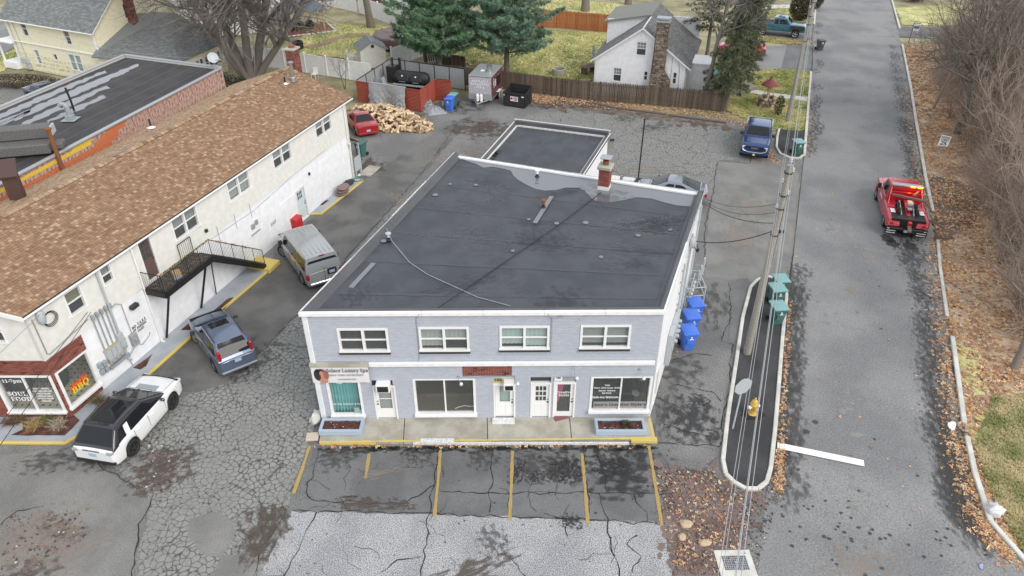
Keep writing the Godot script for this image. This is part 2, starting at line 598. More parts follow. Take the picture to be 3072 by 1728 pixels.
func materials() -> void:
	gmat("lot",1,[0.15,0.15,0.147],[0.215,0.212,0.205],14.0,0.3)
	gmat("road",2,[0.175,0.178,0.18],[0.255,0.253,0.25],17.0,0.2,0.35)
	gmat("smooth",3,[0.105,0.103,0.1],[0.185,0.18,0.17],11.0,0.22,0.3)
	gmat("bay",4,[0.12,0.122,0.124],[0.175,0.175,0.175],9.0,0.26,0.5)
	gmat("chip",5,[0.29,0.292,0.3],[0.37,0.37,0.376],8.0,0.6,0.9)
	gmat("greypatch",6,[0.165,0.163,0.156],[0.24,0.233,0.22],9.0,0.24,0.4)
	gmat("fresh",7,[0.035,0.035,0.037],[0.06,0.06,0.062],7.0,0.4,1.5)
	gmat("concrete",8,[0.33,0.31,0.25],[0.47,0.45,0.39],3.2,0.14,0.0,0.9,512)
	gmat("paleconcrete",9,[0.5,0.49,0.45],[0.66,0.65,0.6],3.0,0.12,0.0,0.9,512)
	gmat("greypaintwalk",10,[0.32,0.35,0.39],[0.4,0.43,0.46],4.0,0.08,0.0,0.8,512)
	gmat("earth",11,[0.09,0.065,0.05],[0.19,0.14,0.105],8.0,0.4,0.6,0.95,512)
	gmat("redearth",12,[0.12,0.085,0.075],[0.21,0.16,0.145],6.0,0.5,0.9,0.95,512)
	gmat("mulch",13,[0.06,0.025,0.02],[0.17,0.07,0.055],1.8,0.5,0.5,0.95,512)
	gmat("lawn",14,[0.36,0.37,0.13],[0.6,0.55,0.27],9.0,0.45,0.3,0.95)
	gmat("litter",15,[0.3,0.2,0.13],[0.58,0.44,0.3],6.0,0.6,0.5,0.95,512)
	alligator()
	mat("crack",0.022,0.02,0.019,0.95)
	two("wet",[0.035,0.035,0.036],[0.07,0.068,0.066],1.2,0.03,0.45,5)
	two("stain",[0.055,0.053,0.05],[0.09,0.087,0.083],2.0,0.03,0.7,6)
	nmat("yellowline",[[0.3,0.16,0.145,0.1],[0.42,0.42,0.29,0.1],[0.7,0.52,0.35,0.1]],0.7,0.03,0.8)
	nmat("yellowkerb",[[0.25,0.5,0.47,0.38],[0.4,0.6,0.45,0.1],[0.75,0.68,0.52,0.12]],0.9,0.03,0.75,4,4)
	mat("whiteline",0.8,0.8,0.79,0.7)
	two("white",[0.74,0.74,0.74],[0.84,0.84,0.83],2.0,0.01,0.6)
	mat("trim",0.8,0.8,0.79,0.45)
	two("whitewall",[0.76,0.78,0.81],[0.85,0.86,0.88],3.0,0.01,0.7,3)
	two("dirtywhite",[0.55,0.54,0.5],[0.76,0.76,0.75],1.4,0.02,0.75,9)
	mat("black",0.012,0.012,0.013,0.5)
	mat("dark",0.03,0.03,0.032,0.6)
	mat("rubber",0.018,0.018,0.018,0.85)
	mat("steel",0.42,0.43,0.44,0.35,0.8)
	mat("galv",0.42,0.44,0.45,0.5,0.5)
	mat("chrome",0.75,0.75,0.76,0.12,1.0)
	mat("greymetal",0.3,0.33,0.35,0.5)
	mat("palemetal",0.42,0.46,0.48,0.5)
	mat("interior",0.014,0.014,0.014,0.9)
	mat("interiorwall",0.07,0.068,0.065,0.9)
	glass("pane",0.1)
	mat("curtain",0.27,0.3,0.285,0.9)
	mat("blind",0.2,0.225,0.21,0.8)
	mat("blindlight",0.3,0.4,0.375,0.8)
	mat("tealcurtain",0.12,0.42,0.42,0.9)
	mat("red",0.5,0.025,0.03,0.5)
	mat("blue",0.02,0.08,0.4,0.5)
	mat("carglass",0.015,0.017,0.02,0.04)
	M.carglass.metallic_specular=0.42
	mat("taillight",0.35,0.01,0.015,0.15)
	mat("headlight",0.6,0.62,0.64,0.1)
	mat("plate",0.35,0.48,0.62,0.5)
	mat("seam",0.02,0.02,0.02,0.7)
	# roofs
	gmat("epdm",21,[0.046,0.05,0.059],[0.068,0.072,0.083],6.0,0.12,0.0,0.62)
	gmat("epdmdark",22,[0.07,0.073,0.08],[0.1,0.103,0.11],6.0,0.12,0.0,0.6,512)
	two("seamtape",[0.055,0.058,0.065],[0.08,0.083,0.09],1.5,0.03,0.7,7)
	mat("patchgrey",0.2,0.205,0.22,0.6)
	mat("puddle",0.14,0.145,0.155,0.02)  # paler than clear water: part of the sky reflection is put into the colour
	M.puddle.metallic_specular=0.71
	vmat("tinted",0.9)
	vmat("tinted_semi",0.55)
	var leafm:=vmat("leaf",0.8)
	leafm.backlight_enabled=true; leafm.backlight=Color(0.2,0.18,0.12)
	# bricks and siding
	for i in 4:
		var k: float=[0.8,1.0,1.2,0.35][i]
		two("brick%d" % i,[0.19*k,0.05*k,0.038*k],[0.27*k,0.085*k,0.062*k],0.35,0.03,0.85,30+i)
	for i in 3:
		var k: float=[0.965,1.0,1.035][i]
		two("paintbrick%d" % i,[0.47*k,0.495*k,0.56*k],[0.49*k,0.515*k,0.58*k],0.6,0.03,0.6,40+i)
	two("mortar",[0.4,0.37,0.34],[0.5,0.47,0.44],0.6,0.03,0.9)
	mat("paintmortar",0.36,0.385,0.46,0.7)
	two("beige",[0.65,0.64,0.585],[0.71,0.7,0.65],2.5,0.01,0.55,12)
	two("cream",[0.78,0.73,0.5],[0.84,0.79,0.58],2.0,0.01,0.55,13)
	nmat("creammoss",[[0.25,0.5,0.47,0.3],[0.45,0.68,0.63,0.43],[0.6,0.78,0.73,0.52]],3.0,0.014,0.7,5,14)
	two("sidingwhite",[0.76,0.77,0.79],[0.82,0.82,0.83],2.5,0.01,0.5,15)
	two("vinyl",[0.8,0.81,0.83],[0.85,0.86,0.87],3.0,0.01,0.4,16)
	# woods
	for i in 4:
		var k: float=[0.75,0.95,1.15,1.35][i]
		two("fencewood%d" % i,[0.085*k,0.058*k,0.042*k],[0.155*k,0.115*k,0.088*k],0.5,0.03,0.9,50+i)
	for i in 3:
		var k: float=[0.85,1.0,1.15][i]
		two("orangewood%d" % i,[0.34*k,0.1*k,0.028*k],[0.45*k,0.15*k,0.05*k],0.5,0.03,0.75,60+i)
	for i in 4:
		var k: float=[0.75,1.0,1.15,0.5][i]
		two("log%d" % i,[0.58*k,0.4*k,0.235*k],[0.78*k,0.6*k,0.4*k],0.3,0.03,0.9,70+i)
	two("bark",[0.11,0.09,0.075],[0.26,0.225,0.19],0.5,0.03,0.95,80)
	two("greybark",[0.12,0.105,0.09],[0.31,0.28,0.25],0.6,0.03,0.95,81)
	two("twig",[0.23,0.175,0.14],[0.42,0.33,0.27],0.5,0.03,0.95,82)
	two("polewood",[0.2,0.185,0.15],[0.4,0.38,0.33],0.6,0.02,0.9,83)
	two("grate",[0.2,0.22,0.25],[0.36,0.38,0.42],0.5,0.03,0.5,84)
	two("tarp",[0.31,0.32,0.335],[0.36,0.37,0.385],0.8,0.02,0.45,85)
	two("stone",[0.15,0.12,0.09],[0.42,0.36,0.29],0.7,0.02,0.9,86)
	two("binblue",[0.04,0.14,0.6],[0.07,0.2,0.75],0.8,0.02,0.45,87)
	two("bingreen",[0.035,0.12,0.105],[0.06,0.17,0.15],0.8,0.02,0.5,88)
	two("binlidgreen",[0.14,0.31,0.31],[0.22,0.42,0.42],0.5,0.02,0.45,89)
	two("bindark",[0.06,0.075,0.075],[0.09,0.11,0.11],0.5,0.02,0.5,90)
	two("rust",[0.13,0.045,0.02],[0.3,0.12,0.05],0.3,0.03,0.9,91)


func setting() -> void:
	var b:=MB.new()
	b.prism(pl([-220,60,220,60,220,-260,-220,-260]),-0.06,-0.06)
	struct("ground",b,gmat("field",16,[0.2,0.18,0.1],[0.37,0.33,0.2],12.0,0.4,0.3,0.95,512))
	var lot:=patch("parking_lot",pl([-46,-4,9,-4,9.5,-18.2,10.6,-20.8,14.4,-31.7,15.2,-33.2,21.4,-49.5,21.0,-53.5,18.6,-57.2,13,-58.8,5.3,-61,-1.5,-64.3,-8,-60.5,-12,-58,-14,-52,-46,-30]),0.0,M.lot,0.0)
	# street and its edges
	var rl:=pl([44,-110,40.4,-101.4,29.1,-70.2,21.5,-49.6,15.27,-33.2,14.5,-31.65,10.7,-20.8,9.6,-18.4,8.3,-15,6,-4])
	var rr:=pl([34,-4,22,-11.5,17.6,-15.1,17.1,-17.25,18.2,-20.8,21.2,-27.9,25.6,-38.5,28.6,-46.2,36.4,-65.4,43.2,-82.5,50.4,-101.4,54,-110])
	var rp:=rl.duplicate()
	for i in range(rr.size()): rp.append(rr[i])
	var road:=patch("road",rp,0.006,M.road,0.0)
	# newer and older sheets of asphalt in the lot
	patch("driveway",pl([-10.42,-45.11,-8.43,-49.62,-5.94,-54.70,-3.11,-58.72,-3.66,-56.43,-5.70,-48.55,-7.40,-42.82,-9.35,-35.73,-10.12,-32.41,-11.44,-28.19,-12.31,-25.35,-12.95,-24.53,-13.83,-24.00,-14.70,-24.00,-16.55,-25.49,-15.84,-28.51,-14.69,-31.65,-13.90,-34.01,-12.90,-39.04,-11.01,-44.61]),0.01,M.smooth,0.1)
	patch("cracked_lot",pl([-5.51,-46.52,-4.31,-49.26,-4.45,-47.18,-10.39,-29.51,-8.14,-22.10,-8.26,-20.83,-8.27,-18.34,-8.32,-17.57,-8.41,-16.39,-8.43,-14.77,-12.50,-14.77,-12.91,-15.57,-13.43,-18.15,-14.14,-18.44,-15.46,-19.52,-17.00,-20.78,-17.52,-21.34,-14.73,-23.61,-13.74,-24.00,-12.92,-24.45,-12.26,-25.29,-11.33,-28.12,-10.00,-32.33,-9.22,-35.64,-7.27,-42.82]),0.006,M.cracked_asphalt,0.05)
	patch("cracked_rear_lot",pl([1.40,-58.25,7.09,-58.72,13.43,-56.88,17.87,-55.13,16.71,-49.26,14.96,-48.90,12.87,-42.82,9.50,-44.61,7.02,-46.52,7.87,-53.87,0.72,-57.33]),0.006,M.cracked_asphalt,0.05)
	patch("asphalt_patch",pl([-21.27,-20.14,-20.38,-20.24,-19.49,-20.35,-18.52,-20.61,-17.27,-20.83,-16.54,-20.14,-15.90,-19.52,-15.08,-19.02,-14.26,-18.53,-13.65,-18.23,-13.34,-17.42,-13.26,-16.72,-13.12,-15.97,-12.66,-14.77,-17.79,-14.50]),0.012,M.greypatch,0.06)
	patch("asphalt_patch",pl([-8.01,-20.67,5.66,-20.83,6.25,-19.62,5.80,-17.21,5.06,-17.07,2.33,-17.14,-0.12,-17.25,-3.02,-17.39,-8.07,-17.53,-7.82,-18.01,-7.37,-18.01,-7.78,-18.82]),0.012,M.bay,0.05)
	patch("asphalt_patch",pl([-8.06,-17.49,-3.02,-17.35,-0.12,-17.21,2.33,-17.11,5.50,-16.93,5.45,-15.89,5.36,-14.77,-8.43,-14.77,-8.27,-15.89]),0.013,M.chip,0.05)
	patch("asphalt_patch",pl([6.90,-26.20,7.78,-26.94,11.46,-33.20,11.87,-32.80,10.43,-27.56,10.64,-27.40,10.09,-26.35,9.33,-23.61,8.52,-21.00,8.18,-20.56,6.01,-20.96]),0.01,M.lot,0.06)
	patch("asphalt_patch",pl([12.07,-33.00,12.88,-33.20,12.88,-32.41,11.88,-29.51,10.84,-26.35,9.90,-23.61,9.63,-23.36,9.82,-24.66,10.28,-26.20,10.68,-27.19,10.41,-27.49,11.00,-29.51]),0.014,M.bay,0.06)
	patch("asphalt_patch",pl([15.05,-48.90,17.14,-48.41,17.68,-49.84,19.27,-49.26,20.84,-48.55,19.14,-44.00,15.16,-33.20,13.18,-32.72,12.17,-33.00,10.50,-33.28,12.13,-39.55,13.68,-44.61]),0.012,M.greypatch,0.05)
	patch("asphalt_patch",pl([-11.61,-17.07,-11.05,-17.51,-10.03,-17.07,-9.76,-16.22,-9.97,-15.57,-10.84,-15.73,-11.50,-16.39]),0.012,M.greypatch,0.1)
	patch("asphalt_patch",pl([-9.97,-15.57,-9.22,-15.81,-8.69,-15.42,-8.63,-14.77,-10.10,-14.77]),0.012,M.greypatch,0.08)
	# reddish mud and dirt
	var sp:=MB.new()
	patch("dirt",pl([5.74,-18.34,6.31,-19.12,7.38,-19.12,7.66,-18.34,8.26,-17.78,8.60,-17.42,8.09,-16.55,7.56,-15.57,6.76,-14.50,5.37,-14.50,5.71,-15.57,5.71,-16.72]),0.018,M.redearth,0.22)
	for e in [[pl([5.58,-19.52,7.96,-19.62,9.11,-17.93,7.83,-15.57,7.10,-14.82,5.36,-14.82,5.43,-16.72]),620,0.14,0.3],[pl([-4.75,-55.73,-3.21,-57.33,-0.92,-57.33,-0.63,-54.70,-1.94,-52.89,-4.26,-53.05]),200,0.12,0.7],[pl([-17.44,-17.07,-17.12,-17.42,-16.16,-17.25,-15.25,-16.72,-15.55,-16.06,-16.19,-15.57,-16.46,-14.95,-17.13,-14.95,-17.27,-15.89]),120,0.06,0.4]]: speckle(sp,e[0],e[1],e[2],0.0195,e[3])
	obj("dirt",sp,M.redearth,lot)
	var mud:=MB.new()
	for e in [[pl([-14.47,-19.93,-13.86,-20.96,-13.22,-20.46,-13.14,-19.52,-13.06,-18.53,-13.69,-18.42,-13.71,-19.22]),60,0.07,0.3],[pl([0.76,-60.96,2.56,-63.24,5.67,-62.19,10.50,-59.20,16.62,-56.61,18.39,-54.70,15.78,-55.73,11.52,-57.15,6.46,-59.20,3.78,-59.39]),700,0.22,0.3],[pl([-17.17,-17.25,-16.73,-17.51,-15.75,-16.72,-16.19,-16.47]),70,0.06,0.3]]: speckle(mud,e[0],e[1],e[2],0.0205,e[3])
	obj("mud",mud,M.earth,lot)
	patch("dirt",pl([25.82,-39.04,28.11,-44.61,29.44,-46.52,30.36,-45.87,31.56,-44.00,28.66,-39.55,26.41,-37.57,24.77,-36.63]),0.012,M.earth,0.3)
	# damp and oily stains: thin films with uneven,broken edges
	var sm:=[]
	for e in [["wetstain",0.035,0.036,0.038,0.8,3,0.35],["oilstain",0.07,0.068,0.066,0.5,4,0.6],["mudstain",0.105,0.082,0.066,0.7,5,0.9],["sandstain",0.34,0.285,0.24,0.42,6,0.95]]:
		var m:=mat(e[0],1,1,1,e[6])
		m.albedo_color=C(e[1],e[2],e[3]); m.albedo_texture=stain_tex(e[5],e[4]); m.transparency=BaseMaterial3D.TRANSPARENCY_ALPHA
		sm.append([m,MB.new()])
	for q in [[0,P(4.42,-19.32),3.4,2.2],[0,P(3.93,-19.72),1.3,1.0],[0,P(2.06,-19.72),1.6,1.1],[0,P(2.22,-19.32),0.8,1.1],[0,P(1.65,-19.32),0.8,0.9],[0,P(0.87,-19.12),0.7,0.6],[0,P(0.23,-19.42),0.6,1.3],[0,P(2.15,-17.04),0.9,0.6],[0,P(7.65,-22.26),2.2,2.6],[0,P(8.1,-23.41),1.0,0.7],[1,P(-6.89,-20.03),1.6,1.1],[1,P(-1.15,-20.14),1.3,1.2],[1,P(-3.76,-20.14),1.0,1.0],[1,P(0.96,-19.62),2.0,1.4],[1,P(-0.67,-16.22),1.0,1.4],[1,P(-16.38,-20.14),2.2,1.3],[1,P(-12.44,-26.35),2.0,3.0],[1,P(-10.99,-34.85),2.0,4.0],[1,P(10.19,-30.91),2.0,4.0],[1,P(6.96,-60.96),2.0,1.6],[1,P(9.25,-57.33),1.8,1.4],[1,P(-4.38,-60.37),4.0,3.0],[1,P(7.51,-25.49),2.4,2.4],[1,P(6.63,-22.62),1.2,2.4],[1,P(-18.32,-19.93),2.0,1.2],
		[2,P(-13.77,-19.93),2.3,1.5],[2,P(-13.56,-19.02),2.2,1.6],[2,P(-8.86,-16.72),1.5,2.2],[2,P(-8.83,-15.89),1.0,1.6],[2,P(-8.64,-17.25),0.9,1.2],[2,P(-5.48,-17.78),2.0,0.7],[2,P(-4.09,-17.78),1.0,0.5],[2,P(-1.45,-14.95),3.0,0.9],[2,P(-2.8,-55.13),4.5,3.4],[2,P(-1.7,-55.73),2.6,2.4],[2,P(-10.49,-55.56),4.0,3.0],[2,P(-10.47,-47.86),2.4,3.2],[2,P(-16.46,-16.72),1.0,0.8],[2,P(-15.66,-16.55),0.8,0.6],[2,P(-16.33,-14.95),1.8,1.2],[2,P(7.37,-61.67),5.0,2.4],[2,P(3.86,-60.96),4.0,2.8],[1,P(11.58,-55.56),3.0,1.5],
		[3,P(-16.61,-16.47),3.4,2.4],[3,P(-16.99,-15.89),2.6,2.2],[3,P(-15.25,-15.73),2.0,1.6],[3,P(-5.76,-49.26),1.4,3.0],[3,P(-7.53,-42.82),1.0,3.0],[3,P(10.19,-47.18),6.0,2.0],[3,P(-2.92,-50.73),3.0,4.0],[3,P(11.95,-15.26),2.6,1.4],[3,P(13.59,-37.57),2.0,5.0],[3,P(15.44,-41.69),2.4,4.0],[3,P(-5.05,-19.32),2.0,0.5],[3,P(-16.64,-23.61),1.0,0.6]]: stain(sm[q[0]][1],q[1],P(q[2],q[3]),R(0.5),0.0195+(sm[q[0]][1].v.size()/6)*0.00012)
	# tarry wet fringes beside the kerbs
	for e in [[pl([24.96,-39.55,22.89,-33.20,20.43,-26.35,18.34,-21.22,17.33,-18.53,17.04,-16.39]),34,-0.7],[pl([15.40,-33.60,13.89,-29.51,12.17,-24.93,10.77,-21.22,9.78,-18.53]),22,0.35],[pl([41.23,-78.55,32.86,-57.33,27.71,-44.61]),20,-0.5],[pl([35.70,-88.72,26.16,-62.19,21.45,-49.26]),14,0.5]]:
		var fp: PackedVector2Array=e[0]
		for i in e[1]:
			var k: float=float(i)/e[1]*(fp.size()-1)
			var a:=fp[int(k)]; var z:=fp[int(k)+1]
			stain(sm[1][1],a.lerp(z,k-int(k))+P(e[2]+R(0.3),R(0.6)),P(rng.randf_range(0.7,1.5),rng.randf_range(1.6,3.4)),-(z-a).angle_to(P(0,1))+R(0.15),0.0195+i*0.0002)
	for k in 4: obj(["wet_stain","oil_stain","mud_stain","sand_stain"][k],sm[k][1],sm[k][0],lot,T(0,k*0.004,0))
	var wet:=MB.new()
	for i in 90:
		var q: Vector2=[P(4.39,-19.42),P(1.73,-19.42),P(7.65,-22.26)][i % 3]
		blot(wet,q+P(rng.randfn(0,0.9),rng.randfn(0,0.5)),Vector2.ONE*(0.02+pow(rng.randf(),3)*0.1),0.0222,i)
	for i in 260:
		blot(wet,P(-7.73,-20.65).lerp(P(5.81,-20.74),rng.randf())+P(0,absf(rng.randfn(0,0.16))),P(rng.randf_range(0.05,0.22),rng.randf_range(0.03,0.09)),0.021,i)
	for i in 420:   # tar spatter and wet patches along the street
		var t:=rng.randf()
		var q:=P(24.31,-36.63).lerp(P(16.25,-14.95),t)+P(rng.randfn(0,0.6+t),rng.randfn(0,1.5))
		if i % 3==0: q=P(14.46,-31.65).lerp(P(9.71,-17.25),t)+P(absf(rng.randfn(0,0.22)),rng.randfn(0,0.4))
		if i % 7==0: q=P(10.59,-18.15).lerp(P(13.57,-14.95),t)+P(rng.randfn(0,1.5),rng.randfn(0,0.8))
		blot(wet,q,Vector2.ONE*rng.randf_range(0.015,0.07),0.0215,i)
	for q in [P(22.48,-37),P(23.37,-36.63),P(22.42,-37.57)]: blot(wet,q,P(0.35,0.5),0.02,int(q.x*13) % 50)
	obj("wet_mark",wet,M.wet,lot)
	# long cracks
	var ck:=MB.new()
	for p in [pl([-7.72,-20.46,-7.70,-19.12,-7.86,-18.82,-7.67,-18.15,-7.21,-17.93,-4.83,-17.86,-3.95,-17.88,-3.26,-18.34,-2.97,-18.73]),pl([-2.86,-20.35,-2.94,-19.52,-3.04,-18.34,-3.02,-17.42,-3.01,-16.55,-3.04,-15.57,-3.04,-14.77]),pl([-0.80,-20.56,-0.78,-19.12,-0.84,-17.42]),pl([-2.93,-18.38,-0.12,-18.30,2.87,-18.34,4.67,-18.34,5.55,-18.29,6.01,-18.30]),
		pl([3.40,-20.67,3.49,-19.72,3.55,-19.12,3.55,-18.44]),pl([3.25,-18.34,3.44,-17.42,3.39,-16.55,3.54,-15.73,3.62,-14.77]),pl([4.56,-18.25,4.60,-17.88,4.90,-17.42,4.94,-17.07]),pl([5.55,-20.14,5.47,-19.12,5.38,-18.15,5.51,-17.60,5.49,-17.07]),pl([2.96,-20.56,2.82,-19.52,2.87,-18.34,2.85,-17.42]),pl([-8.06,-17.51,-5.65,-17.46,-3.02,-17.37,-0.12,-17.23,2.33,-17.12,5.50,-16.93]),
		pl([-8.31,-17.51,-8.45,-16.55,-8.67,-15.81,-8.63,-14.77]),pl([-7.09,-17.42,-7.33,-16.90,-7.34,-16.06,-7.53,-15.42,-7.63,-14.77]),pl([-6.04,-17.60,-6.32,-17.93,-6.51,-18.15,-5.76,-18.12]),pl([-3.12,-15.57,-3.92,-15.42,-4.40,-14.95]),pl([6.20,-23.61,7.06,-23.11,7.68,-22.38]),pl([5.92,-20.89,8.38,-20.74]),pl([6.34,-21.91,7.26,-21.56,8.17,-21.22]),pl([7.13,-24.39,8.81,-24.00,9.09,-23.36]),
		pl([11.78,-32.72,11.04,-29.51,10.12,-27.62,10.62,-27.31,10.20,-26.20,9.75,-24.39,9.00,-22.62,8.42,-20.78]),pl([14.96,-48.90,13.54,-44.00,12.01,-39.55,10.57,-33.60]),pl([15.11,-48.90,17.14,-48.41,17.62,-49.62]),pl([-4.20,-57.33,-5.76,-49.26,-7.40,-42.82,-9.35,-35.73,-10.03,-32.49,-11.43,-28.12,-12.29,-25.26]),pl([-13.39,-18.25,-13.41,-16.90,-13.05,-15.73,-12.76,-14.77]),pl([-13.69,-18.25,-16.18,-19.72,-16.64,-20.35]),pl([-18.41,-16.90,-18.12,-17.51,-17.41,-17.69]),
		pl([7.46,-26.20,8.66,-26.64,9.38,-26.50]),pl([16.20,-35.73,15.16,-33.20,13.48,-29.51]),pl([3.54,-16.35,3.36,-16.02,3.52,-15.57]),pl([-0.11,-15.60,0.16,-15.18,0.43,-14.77]),pl([1.19,-17.42,1.90,-17.07,2.00,-16.39]),pl([4.40,-16.47,4.06,-16.06,4.41,-15.57,4.05,-14.95])]:
		ribbon(ck,p,0.03,0.0235,0.07,0.7)
	for i in 26:   # short branches off the long cracks
		var q: Vector2=inside(pl([-8.83,-20.56,5.78,-20.56,5.36,-14.80,-8.37,-14.80]),1)[0]
		var a:=rng.randf()*TAU
		var p:=PackedVector2Array([q])
		for j in 4:
			a+=R(0.9)
			q+=P(cos(a),sin(a))*0.3
			p.append(q)
		ribbon(ck,p,0.013,0.0232,0.03,0.5)
	obj("crack",ck,M.crack,lot)
	# painted lines
	for p in [pl([-8.17,-20.74,-8.17,-19.62,-8.21,-18.29]),pl([-5.69,-20.31,-5.63,-19.02]),pl([-2.87,-20.50,-2.83,-19.12,-2.82,-17.25]),pl([0.02,-20.46,-0.03,-18.53,-0.09,-17.07]),pl([2.79,-20.31,2.77,-18.53,2.73,-16.90]),pl([5.52,-20.74,5.47,-19.12,5.38,-16.86])]:
		var yl:=MB.new()
		ribbon(yl,p,0.125,0.024,0.0,0.25)
		obj("parking_line",yl,M.yellowline,lot)
	var sb:=MB.new()
	ribbon(sb,pl([10.71,-20.74,13.82,-19.78]),0.34,0.042)
	obj("stop_line",sb,M.whiteline,road)
	# worn tracks and covers in the street
	var tr:=MB.new()
	for e in [pl([15.89,-29.51,17.50,-29.51,11.82,-14.95,10.62,-14.95]),pl([19.53,-39.55,23.09,-37.57,21.81,-35.73,18.81,-37.57])]: speckle(tr,e,130,0.12,0.009,0.3)
	for p in [pl([19.32,-38.29,22.67,-36.63]),pl([19.06,-35.73,20.71,-35.29]),pl([21.24,-42.82,24.60,-44.61])]: ribbon(tr,p,0.07,0.0098,0.1,0.5)
	obj("worn_track",tr,tri(mat("worn",1,1,1,0.9),ground_image(44,[0.2,0.196,0.186],[0.24,0.235,0.225],0.18,0.3,512),9.0),road)
	for q in [V(20.48,0,-35.51),V(32.8,0,-60.17),V(12.72,0,-22.1),V(12.18,0,-21.54),V(18.17,0,-32.1)]:
		var cv:=MB.new()
		cv.lathe([P(0.36,0.0),P(0.36,0.012),P(0.31,0.013),P(0.3,0.009),P(0,0.009)],20)
		for i in 5: cv.box(V(0,0.012,-0.2+i*0.1),V(0.36,0.006,0.03))
		var s:=0.35 if q.z>-24 else (1.2 if q.z<-55 else 0.95)
		obj("manhole_cover",cv,M.seamtape if q.z>-24 else tri(mat("iron_cover",1,1,1,0.8),tex(noise(0.03),[[0.3,0.2,0.17,0.15],[0.7,0.28,0.25,0.22]],256),0.6),road,Transform3D(Basis().scaled(V(s,1,s)),V(q.x,0.006,q.z)))
	# kerbs and islands
	kerb("kerb",pl([17.6,-15.0,17.25,-17.0,17.9,-19.3,18.6,-21.2]),0.2,0.12,M.paleconcrete)
	kerb("kerb",pl([18.9,-22.0,20.0,-24.6,21.4,-27.9]),0.2,0.12,M.paleconcrete)
	kerb("kerb",pl([22.0,-29.6,24.0,-34.4,25.3,-37.3]),0.17,0.1,M.paleconcrete)
	kerb("kerb",pl([22.5,-11.2,19.2,-13.6,17.6,-15.0]),0.2,0.12,M.paleconcrete)
	kerb("kerb",pl([26.8,-41.0,28.8,-46.2,33,-56.6,36.6,-65.4,42.2,-79.6]),0.2,0.12,M.paleconcrete)
	kerb("kerb",pl([45,-86.5,50.6,-101.4,54,-110]),0.2,0.12,M.paleconcrete)
	kerb("kerb",pl([21.59,-49.84,24.34,-57.33,29.01,-69.96]),0.2,0.13,M.paleconcrete)
	kerb("kerb",pl([35.71,-88.35,40.52,-101.40,46.62,-117.62]),0.2,0.13,M.paleconcrete)
	var isl:=pl([10.07,-19.52,9.71,-18.82,9.27,-18.48,8.82,-18.49,8.45,-18.82,8.25,-19.22,8.31,-19.93,9.11,-22.38,10.32,-25.77,11.64,-29.51,12.78,-32.22,13.36,-32.96,13.99,-33.28,14.45,-33.00,14.63,-32.41,14.46,-31.46,13.13,-27.87,11.88,-24.39,10.81,-21.45,10.07,-19.52])
	patch("island",isl.slice(0,isl.size()-1),0.07,M.fresh,0.0)
	kerb("kerb",isl,0.17,0.13,M.paleconcrete)
	var isl2:=pl([21.53,-49.84,21.01,-49.26,20.33,-49.40,19.89,-50.13,19.98,-51.33,20.69,-53.46,21.34,-55.04])
	patch("island",pl([21.53,-49.84,21.01,-49.26,20.33,-49.40,19.89,-50.13,19.98,-51.33,20.69,-53.46,21.34,-55.04,23.26,-54.45]),0.07,M.fresh,0.0)
	kerb("kerb",isl2,0.17,0.13,M.paleconcrete)
	# walk in front of the shops: slabs with joints,yellow nosing
	var walk:=MB.new()
	var w0:=P(-7.8,-20.8); var w1:=P(5.83,-21.02)
	for i in 4:
		var a:=w0.lerp(w1,i/4.0+0.0012); var e:=w0.lerp(w1,(i+1)/4.0-0.0012)
		var ab:=P(-7.96,-22.19).lerp(P(5.87,-22.28),i/4.0+0.0012); var eb:=P(-7.96,-22.19).lerp(P(5.87,-22.28),(i+1)/4.0-0.0012)
		walk.prism(PackedVector2Array([a,e,eb,ab]),0.0,0.13)
	struct("pavement",walk,M.concrete)
	var nose:=MB.new()
	ribbon(nose,PackedVector2Array([w0+P(0.02,-0.03),w1+P(-0.02,-0.03)]),0.09,0.135,0.0,0.6)
	ribbon(nose,PackedVector2Array([w1+P(-0.06,0),P(5.75,-22.19)]),0.1,0.136,0.0,0.3)
	nose.span(V(w1.x-1.0,0.0,w1.y-0.1),V(w1.x+0.06,0.131,w1.y+0.14))
	nose.span(V(w0.x+0.02,0.01,w0.y-0.02),V(w0.x+2.3,0.126,w0.y+0.012))
	struct("kerb",nose,M.yellowkerb)
	var wear:=MB.new()
	wear.span(V(w0.x+3.8,0.005,w0.y-0.05),V(w1.x-1.1,0.127,w0.y+0.01))
	wear.box(V(P(-3.03,-21.11).x,0.135,w0.y-0.1),V(1.35,0.012,0.26))
	struct("kerb",wear,M.dirtywhite)
	# walk round the neighbour: painted grey,yellow nosing
	var nk:=pl([-21.42,-20.91,-18.11,-20.89,-17.57,-21.45,-15.67,-28.03,-14.90,-30.38,-13.61,-33.93,-13.69,-34.85,-13.02,-38.05])
	var nb:=pl([-26,-22.4,-18.4,-22.2])
	var nwalk:=MB.new()
	nwalk.prism(PackedVector2Array([P(-21.75,-20.91),P(-18.11,-20.89),P(-17.71,-21.4),P(-17.44,-22.38),P(-18.5,-22.3),P(-27,-22.6)]),0.0,0.12)
	nwalk.prism(PackedVector2Array([P(-17.71,-21.4),P(-15.63,-27.93),P(-13.58,-33.85),P(-14.31,-35.07),P(-14.6,-34.6),P(-18.53,-22.29)]),0.0,0.121)
	struct("pavement",nwalk,M.greypaintwalk)
	var nw2:=MB.new()
	nw2.prism(PackedVector2Array([P(-12.77,-40.6),P(-12.09,-40.7),P(-10.3,-45.55),P(-10.99,-46)]),0.0,0.12)
	struct("pavement",nw2,M.greypaintwalk)
	var ny:=MB.new()
